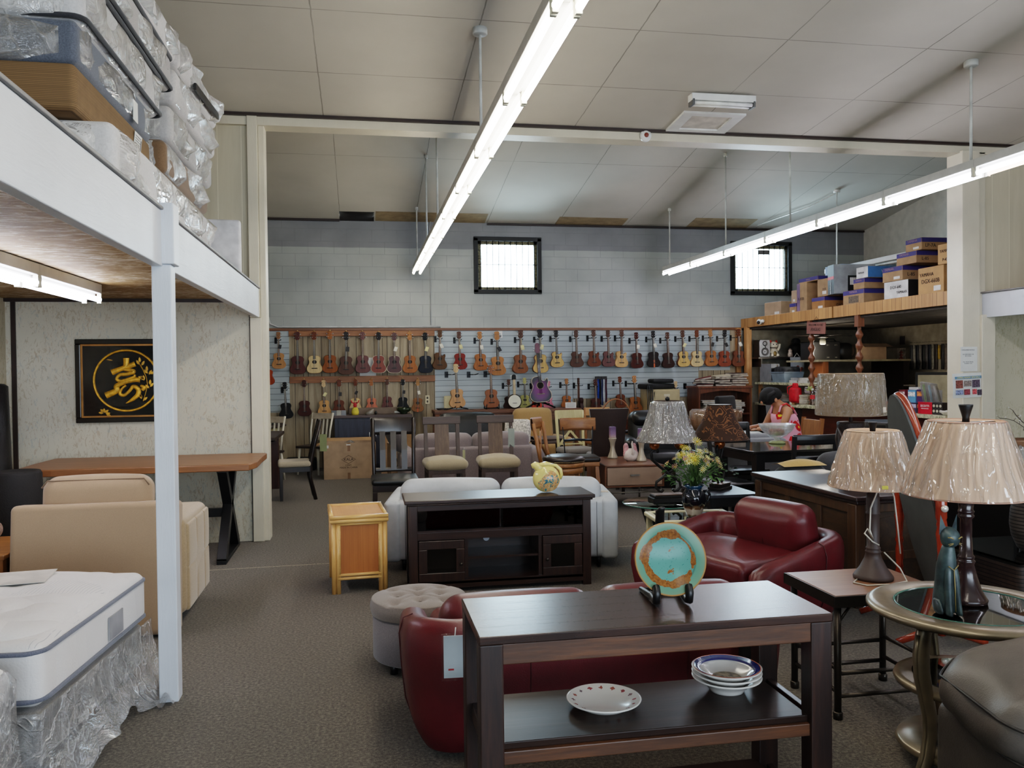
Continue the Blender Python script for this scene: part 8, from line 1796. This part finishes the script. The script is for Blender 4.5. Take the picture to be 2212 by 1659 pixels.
for x in (-.02,.12):
    for z in (.04,.24): M().box(x-.02,-.205,z-.01,x+.02,-.2,z+.01).ob('latch',CHROME,t)
M().tube([(-.02,-.1,.3),(.02,-.1,.34),(.14,-.1,.34),(.18,-.1,.3)],.012,6).ob('handle',BLACK,t)
t=T('moving_box','open brown carton beside the black case on the divider shelf','box',(8.2,12.45,1.65)); M().box(-.22,-.18,0,.22,.18,.26).ob('carton',CARD,t); M().add([(-.22,-.18,.26),(.22,-.18,.26),(.26,-.32,.2),(-.26,-.32,.2)],[(0,1,2,3)]).ob('flap',CARD,t)
t=T('ceiling_fan','dark ceiling fan with small white light under the platform','fan',(7.13,12.0,2.04)); M().lathe([(.02,.16),(.03,.02),(.09,0),(.1,-.03),(.06,-.05),(0,-.05)],20).ob('motor',plain('dark fan bronze',(40,34,30),.4,.4),t); M().cyl((0,0,.0),(0,0,.17),.015,n=8).ob('down_rod',plain('dark fan bronze',(40,34,30),.4,.4),t); M().lathe([(.03,-.05),(.045,-.08),(.045,-.14),(.03,-.15),(0,-.15)],16).ob('light_shade',plain('cream glass shade',(214,206,176),.3),t)
for k in range(4): M().at(0,0,-.01,4,0,90*k+8).box(.09,-.055,-.004,.52,.055,.004).ob('fan_blade',BLKW,t,.003)
d_=bpy.data.lights.new('office_fill_at_fan','POINT'); d_.energy=OFFICE; d_.color=(1,.9,.76); d_.shadow_soft_size=.1; o_=bpy.data.objects.new('office_fill_at_fan',d_); COL.objects.link(o_); o_.location=(7.13,12,1.82)  # added fill light below the fan to brighten the dark office
d_=bpy.data.lights.new('office_fill_near','POINT'); d_.energy=OFFICE*.7; d_.color=(1,.9,.76); d_.shadow_soft_size=.15; o_=bpy.data.objects.new('office_fill_near',d_); COL.objects.link(o_); o_.location=(7.9,9.4,1.9)  # second added fill light for the office, no lamp stands here
t=T('hanging_sign','small rose brown wooden WELCOME TO THE sign hanging from the platform fascia','sign',(6.585,11.26,2.03),-90)
t.rotation_euler=(0,rad(3),rad(-90)); M().box(-.25,-.01,-.005,.25,.008,.165).ob('board',plain('rose brown board',(128,84,74),.7,0,.1),t,.003); text('WELCOME TO THE',.045,PRT,t,(0,-.012,.125)); text('ROCKERS',.075,PRT,t,(0,-.012,.06)) if False else text('ANGEAS',.07,PRT,t,(0,-.012,.06)); M().tube([(-.1,0,.165),(0,0,.25),(.1,0,.165)],.003,4).ob('hanging_wire',BLACK,t)
t=T('security_camera','white ball security camera on the platform fascia corner','camera',(6.595,12.95,2.3)); M().ball((-.05,0,0),.045,14,9).ob('camera_ball',WHITE,t); M().at(-.02,-.06,.01).ball((0,0,0),.03,12,8).ob('mount_ball',WHITE,t); M().ball((-.075,-.02,-.01),.03,10,7).ob('lens',BLACK,t)
t=T('ribbon_bow','pale green ribbon tied on the far turned post','ribbon',(6.6,11.46,1.2)); 
for k in range(4): M().at(0,0,0,60*k,0,30).ball((0,.035,0),(.012,.03,.018),8,5).ob('loop',plain('pale green ribbon',(150,158,96),.6),t)
# counter front items
def cbox(label,x,y,z,w,d,h,c,c2,grp='boxed strings on the counter'):
    t=T('product_box',label,'box',(x,y,z),-90+rr.uniform(-8,8),grp); M().box(-w/2,-d/2,0,w/2,d/2,h).ob('carton',plain('product box '+str(c),c,.45,0,.06),t,.003); M().box(-w/2+.008,-d/2-.0015,h*.5,w/2-.008,-d/2,h*.85).ob('panel_print',plain('product print '+str(c2),c2,.5,0,.3,0,40),t); return t
cbox('maroon product box, upper left on the counter display',6.6,9.22,1.1,.14,.12,.15,(112,28,40),(200,190,190)); cbox('blue and white product box, upper middle on the counter display',6.6,9.04,1.1,.15,.12,.15,(90,150,190),(220,226,230)); cbox('purple product box, upper right on the counter display',6.6,8.9,1.1,.1,.12,.16,(70,40,90),(200,120,60))
cbox('black product box, lower left on the counter display',6.6,9.2,.977,.14,.12,.122,(36,30,34),(190,186,186)); cbox('lilac and black product box, lower middle on the counter display',6.6,9.04,.977,.15,.12,.122,(60,50,80),(190,180,206)); cbox('dark product box, lower right on the counter display',6.6,8.9,.977,.1,.12,.122,(40,34,44),(160,90,60))
cbox('white product box standing at the back of the counter display',6.78,9.25,.977,.2,.12,.3,(206,206,204),(170,170,176)); cbox('second white product box at the back of the counter display',6.8,9.0,.977,.16,.12,.27,(196,198,204),(150,120,120))
t=T('display_rack','red acrylic display holder printed acorn with instrument leaflets on the counter','display',(6.56,8.76,.977),-80); M().box(-.1,-.06,0,.1,-.05,.14).box(-.1,-.05,0,.1,.04,.01).ob('red_holder',plain('red acrylic',(196,30,50),.3),t,.002); text('acorn',.055,plain('white ink',(226,226,226),.6),t,(0,-.0615,.1)); text('instruments',.022,plain('white ink',(226,226,226),.6),t,(0,-.0615,.065))
for i,(c,y) in enumerate((((140,190,90),'green'),((150,200,220),'pale blue'),((210,206,196),'white'))):
    q=T('packaged_recorder',y+' packaged recorder leaning in the red acrylic holder','instrument',(6.6+.03*i,8.78-.08*i+.06,1.0),0,'packaged recorders'); q.rotation_euler=(rad(18+4*i),rad(8),rad(-80)); M().cyl((0,0,0),(0,0,.34),.013,n=8).ob('recorder_tube',plain('recorder '+y,c,.4),q); M().box(-.035,-.016,0,.035,.016,.37).ob('blister_pack',film('blister',.12,(235,238,240),20),q)
t=T('kettle','small round red tin on the counter left of the boxed goods','tin',(6.58,9.62,.977)); M().lathe([(.06,0),(.075,.02),(.078,.07),(.07,.1),(.03,.115),(0,.118)],20).ob('tin_body',plain('glossy red tin',(150,22,26),.25),t); M().lathe([(.012,.117),(.015,.13),(0,.135)],10).ob('lid_knob',BLACK,t)
t=T('small_parts_box','dark boxes of picks with white dots at the near end of the counter','box',(6.58,8.58,.977),-85); M().box(-.08,-.05,0,.08,.05,.14).ob('carton',plain('product box dark',(46,40,40),.5),t,.003)
for k in range(6): M().disc((-.05+.05*(k%3),-.052,.04+.06*(k//3)),.016,t=.003,n=12).ob('pick',plain('ivory pick',(206,200,176),.4),t)
t=T('bowl','small white bowl at the near end of the counter','bowl',(6.55,8.45,.977)); M().lathe([(.03,0),(.06,.03),(.07,.055),(.066,.055),(0,.02)],18,True,False).ob('bowl_body',POR,t)
# hanging goods in the office
HC=[(70,70,74),(150,146,140),(36,38,46),(120,116,112),(26,26,30),(96,92,96),(40,44,56),(140,136,128),(60,52,48),(180,150,60),(50,48,50),(110,100,92),(34,34,40),(128,122,118)]
for k,c in enumerate(HC):
    t=T('packaged_cable','%s packaged accessory, hook %s from the left on the office right wall'%(('grey','silver','navy','pale grey','black','mauve grey','dark blue','cream','brown','yellow','charcoal','taupe','inky','stone')[k],('one','two','three','four','five','six','seven','eight','nine','ten','eleven','twelve','thirteen','fourteen')[k]),'accessory',(8.93,12.35-.075*k,1.5),-90,'packaged accessories hanging in the office')
    M().rbox((0,0,.18 if k!=9 else .25),(.055,.02,.4 if k!=9 else .22),.008,2,1).ob('pack',plain('pack %d'%k,c,.35,0,.3,0,20),t); M().cyl((0,.02,.42),(0,-.02,.42),.004,n=5).ob('hook',CHROME,t)
for k,(y,z,w,h,c,l) in enumerate(((12.6,1.97,.12,.14,(60,50,54),'small dark framed picture high on the office right wall'),(12.62,1.72,.2,.24,(190,180,170),'white paper scroll with red figure on the office right wall'),(12.9,1.52,.16,.18,(60,60,70),'dark photo print low on the office right wall'),(12.62,1.52,.14,.2,(130,60,60),'reddish photo print on the office right wall'),(13.2,1.52,.14,.16,(70,60,56),'brown photo print near the office back corner'))):
    t=T('wall_picture',l,'picture',(8.945,y,z),-90,'pictures on the office wall'); M().box(-w/2,-.008,-h/2,w/2,0,h/2).ob('print',plain('print %d'%k,c,.6,0,.4,0,20),t)
    if k==1:
        m=M()
        for (a,b,c_,d) in ((-.05,.05,.05,.05),(0,.08,0,-.08),(-.04,0,.04,0),(-.05,-.06,0,-.02),(.05,-.06,0,-.02)): m.tube([(a,-.011,b),(c_,-.011,d)],.008,5)
        m.ob('red_character',plain('dull red ink',(150,60,54),.7),t)
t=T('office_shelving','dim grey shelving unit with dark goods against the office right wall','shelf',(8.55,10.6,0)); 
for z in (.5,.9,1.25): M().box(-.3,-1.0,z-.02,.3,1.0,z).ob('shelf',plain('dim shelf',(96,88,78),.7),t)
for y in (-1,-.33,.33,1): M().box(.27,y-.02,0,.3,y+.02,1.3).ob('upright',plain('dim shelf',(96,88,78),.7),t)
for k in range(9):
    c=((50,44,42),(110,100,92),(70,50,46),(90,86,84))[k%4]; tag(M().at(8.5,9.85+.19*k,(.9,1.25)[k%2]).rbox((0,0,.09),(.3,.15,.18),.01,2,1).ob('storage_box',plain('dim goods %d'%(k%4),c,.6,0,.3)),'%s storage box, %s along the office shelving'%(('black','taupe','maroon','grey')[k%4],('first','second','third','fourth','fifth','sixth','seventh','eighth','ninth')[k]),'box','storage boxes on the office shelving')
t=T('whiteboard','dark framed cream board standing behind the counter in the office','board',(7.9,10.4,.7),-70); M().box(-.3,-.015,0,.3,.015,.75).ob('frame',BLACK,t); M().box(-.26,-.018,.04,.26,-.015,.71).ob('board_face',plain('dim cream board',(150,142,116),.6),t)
M().box(-.28,.0,-.7,-.24,.03,0).ob('leg',BLACK,t); M().box(.24,.0,-.7,.28,.03,0).ob('leg',BLACK,t)
t=T('tool_case','black case of yellow handled tools standing on the counter behind the divider','case',(7.25,11.6,1.0)); M().box(-.05,-.2,0,.3,.2,.34).ob('case_body',BLACK,t,.004)
m=M(); 
for k in range(12): m.box(-.056,-.17+.09*(k%4),.05+.1*(k//4),-.05,-.12+.09*(k%4),.085+.1*(k//4)-.02*(k%2))
m.ob('yellow_print',plain('yellow print',(196,160,40),.6),t)['kind']='stuff'
# notices on the column
t=T('notice_sheet','white typed notice sheet taped to the cream column','notice',(6.35,7.855,1.48)); M().box(-.09,-.002,0,.11,0,.26).ob('paper',plain('white paper',(216,216,210),.7,0,.04),t)
for z,s_ in ((.225,'CUSTOMER NOTICE'),(.17,'NO REFUNDS OR\nRETURNS'),(.09,'ALL SALES FINAL\nTHANK YOU')): text(s_,.017,plain('grey print',(110,110,112),.7),t,(.0,-.003,z))
t=T('sale_flyer','colour printed furniture sale flyer headed LIVING ROOM SPECIALS on the cream column','flyer',(6.335,7.85,1.2)); t.rotation_euler=(0,rad(-2),0)
M().grid(lambda u,v:(-.175+.35*u,-.004-.01*(1-u)*math.sin(v*3),.26*v),8,6).ob('paper',plain('white paper',(216,216,210),.7,0,.04),t); M().box(-.15,-.0165,.2,.165,-.0145,.228).ob('blue_banner',plain('sky blue ink',(96,140,176),.6),t); text('LIVING ROOM SPECIALS',.026,plain('lemon ink',(226,214,120),.6),t,(.01,-.018,.213))
for k,(x,z,w,h,c) in enumerate(((-.1,.145,.085,.085,(120,70,60)),(0,.15,.09,.06,(130,116,110)),(.1,.145,.09,.08,(84,72,84)),(-.1,.06,.09,.05,(120,130,160)),(-.01,.06,.07,.06,(130,60,66)),(.08,.06,.05,.055,(190,80,84)),(.14,.05,.05,.06,(70,60,70)))): M().box(x-w/2,-.0165,z-h/2,x+w/2,-.0145,z+h/2).ob('photo_print',plain('flyer photo %d'%k,c,.6,0,.6,0,60),t)
# ---------------------------------------------------------------- boxes on the platform
INDG=plain('indigo print band',(52,46,112),.6,0,.05); STK=plain('white barcode sticker',(216,214,208),.6)
def pbox(label,y0,y1,z0,z1,x0=6.68,dx=1.1,mat=CARD2,band=None,txt=(),stick=1,rz=0,front=None,extra=None,grp='instrument cartons on the platform'):
    # near end y0, far end y1: the end facing the shop is the x0 side; the long side facing us is y0
    cy=(y0+y1)/2; w=y1-y0; h=z1-z0
    t=T('keyboard_carton',label,'box',(x0,cy,z0),rz,grp); M().box(0,-w/2,0,dx,w/2,h).ob('carton',mat,t,.004)
    if front: M().box(.002,-w/2-.002,0.002,dx-.002,-w/2,h-.002).ob('printed_side',front,t)
    if band:
        M().box(-.002,-w/2+.003,h*(1-band),0,w/2-.003,h-.003).ob('print_band',INDG,t); M().box(.003,-w/2-.0022,h*(1-band),dx-.003,-w/2,h-.003).ob('print_band',INDG,t)
    for (s_,size,yy,zz,side,m_) in txt:
        if side=='end': text(s_,size,m_,t,(-.0035,yy,zz),(90,0,-90))
        else: text(s_,size,m_,t,(yy,-w/2-.0035,zz),(90,0,0))
    if stick: M().box(-.0028,-w/2+.05,h*.12,0,-w/2+.05+min(.12,w*.35),h*.3).ob('sticker',STK,t)
    if extra: extra(t,w,h)
    return t
WI=plain('white ink',(226,226,226),.6); IK=plain('indigo ink',(70,62,120),.6); GLDI=plain('tan ink on indigo',(150,120,130),.6)
Bt=2.386
pbox('flat carton with pale top lying at the far end of the platform',12.6,13.05,Bt,2.62,6.72,.8,CARD,None,(),1,8,None,lambda t,w,h:M().box(.01,-w/2+.01,h,.78,w/2-.01,h+.003).ob('pale_lid',plain('pale blue lid',(196,202,216),.5),t))
pbox('small brown carton under the tilted label box at the far end of the platform',12.0,12.2,Bt,2.54,6.68,.5,CARD2,.35,(),1)
pbox('small carton with grey label second from the far end of the platform',11.98,12.14,2.542,2.74,6.68,.4,CARD,None,(),1)
pbox('tall upright brown carton with indigo edge printed P-155B on the platform',11.68,11.97,Bt,2.83,6.68,.5,CARD2,None,(('P-155B',.06,.02,.2,'end',PRT),),0,0,None,lambda t,w,h:M().box(-.002,w/2-.09,.003,0,w/2-.003,h-.003).ob('indigo_edge',plain('mauve indigo print',(110,90,120),.6),t))
pbox('carton with indigo band lying on the tall upright carton',11.4,11.95,2.832,2.9,6.7,.9,CARD2,.8,(('YAMAHA',.03,0,.035,'end',GLDI),),0)
pbox('brown carton with two barcode stickers printed P-95 on the platform',11.09,11.38,2.575,2.83,6.68,.9,CARD2,None,(('P-95',.05,-.05,.1,'end',PRT),),1)
pbox('orange brown carton printed digital piano low in the middle of the platform',11.19,11.54,Bt,2.572,6.68,1.1,plain('orange brown cardboard',(152,104,58),.8,0,.1,.1),.3,(('DIGITAL PIANO',.06,.4,.06,'side',PRT),),1)
KEYB=plain('black print panel',(22,22,26),.4)
def keyx(t,w,h):
    M().box(-.003,-w/2+.004,.004,0,w/2-.004,h-.004).ob('black_end',KEYB,t); M().box(-.005,-w/2+.006,h*.5,-.003,w/2-.006,h*.6).ob('red_stripe',plain('red stripe',(206,40,44),.5),t); text('YAMAHA',.05,WI,t,(-.005,-.02,h*.26),(0,-90,90)) if False else text('YAMAHA',.05,WI,t,(-.006,0,h*.25),(90,90,-90))
    M().box(.2,-w/2-.004,.04,.57,-w/2-.001,h*.62).ob('keyboard_picture',KEYB,t)
    m=M()
    for k in range(12): m.box(.23+.027*k,-w/2-.006,h*.3,.253+.027*k,-w/2-.004,h*.55)
    m.ob('white_keys_print',WI,t)
pbox('large tilted pale grey keyboard carton with black end and red stripe on the platform',10.88,11.09,2.58,3.0,6.66,.6,plain('pale grey carton',(150,154,158),.6),None,(),0,-8,None,keyx)
pbox('light blue carton behind the pale grey keyboard carton',11.2,11.62,2.835,3.05,6.95,.9,plain('light blue carton',(150,176,206),.6),None,(('YAMAHA',.07,0,.08,'end',IK),),0)
pbox('brown carton with speaker drawing printed L-85 in the middle of the platform',10.19,10.68,Bt,2.59,6.66,1.1,CARD2,.3,(('YAMAHA',.045,0,.175,'end',GLDI),),0,0,None,lambda t,w,h:M().box(-.0025,-w*.25,.03,0,w*.22,.12).ob('drawing_print',plain('grey drawing',(96,84,70),.7,0,.4,0,60),t))
pbox('shorter carton with indigo band stacked on the speaker drawing carton',10.18,10.43,2.592,2.73,6.66,1.0,CARD2,.4,(('YAMAHA',.035,0,.11,'end',GLDI),),0)
pbox('white and blue carton on top of the indigo banded pair',10.1,10.36,2.732,2.88,6.66,1.0,plain('white carton',(206,206,204),.6),None,(('YAMAHA',.035,.02,.07,'end',PRT),('YAMAHA',.05,.3,.08,'side',WI)),0,0,plain('bright blue print',(60,112,170),.6))
pbox('white carton with black side printed upside down near the near end of the platform',9.27,9.75,Bt,2.615,6.66,1.1,plain('white carton',(206,206,204),.6),None,(('DGX-640',.055,0,.15,'end',PRT),('YAMAHA',.05,-.12,.08,'end',PRT)),0,0,KEYB)
pbox('brown indigo banded carton printed L-85 on the white carton',9.38,9.78,2.618,2.8,6.66,1.2,CARD2,.32,(('YAMAHA',.045,.06,.155,'end',GLDI),('L-85',.06,.12,.07,'side',PRT)),1)
pbox('brown indigo banded carton printed L-85, third up in the near stack',9.14,9.52,2.803,2.95,6.68,1.2,CARD2,.38,(('YAMAHA',.045,.04,.122,'end',GLDI),('L-85',.055,.12,.05,'side',PRT)),0)
pbox('topmost indigo banded carton printed LP-7A in the near stack',9.07,9.37,2.953,3.1,6.7,.56,CARD2,.38,(('YAMAHA',.045,.02,.122,'end',GLDI),('LP-7A',.06,.12,.05,'side',PRT)),1)
pbox('large brown carton printed DGX-660B at the near end of the platform',8.63,9.08,Bt,2.715,6.66,1.2,plain('light brown cardboard',(176,134,88),.75,0,.06,.1),None,(('YAMAHA',.06,.07,.24,'end',PRT),('DGX-660B',.07,.0,.16,'end',PRT),('YAMAHA',.1,.35,.22,'side',PRT),('DGX-660B',.085,.35,.1,'side',PRT)),1)
pbox('brown carton printed P-45B on the DGX-660B carton',8.41,8.73,2.718,2.95,6.66,.9,plain('light brown cardboard',(176,134,88),.75,0,.06,.1),None,(('YAMAHA',.05,.02,.15,'end',PRT),('P-45B',.05,.02,.05,'end',PRT)),1)
t=T('keyboard_carton','long brown open topped carton behind the stacks under the unlit light','box',(8.15,10.2,Bt),0); M().box(-.2,-1.1,0,.25,1.1,.62).ob('carton',CARD2,t,.004); M().add([(-.2,-.9,.62),(.25,-.9,.62),(.2,-.3,.75),(-.25,-.3,.73)],[(0,1,2,3)]).ob('flap',CARD2,t); text('YAMAHA',.12,PRT,t,(-.203,.3,.42),(90,0,-90))
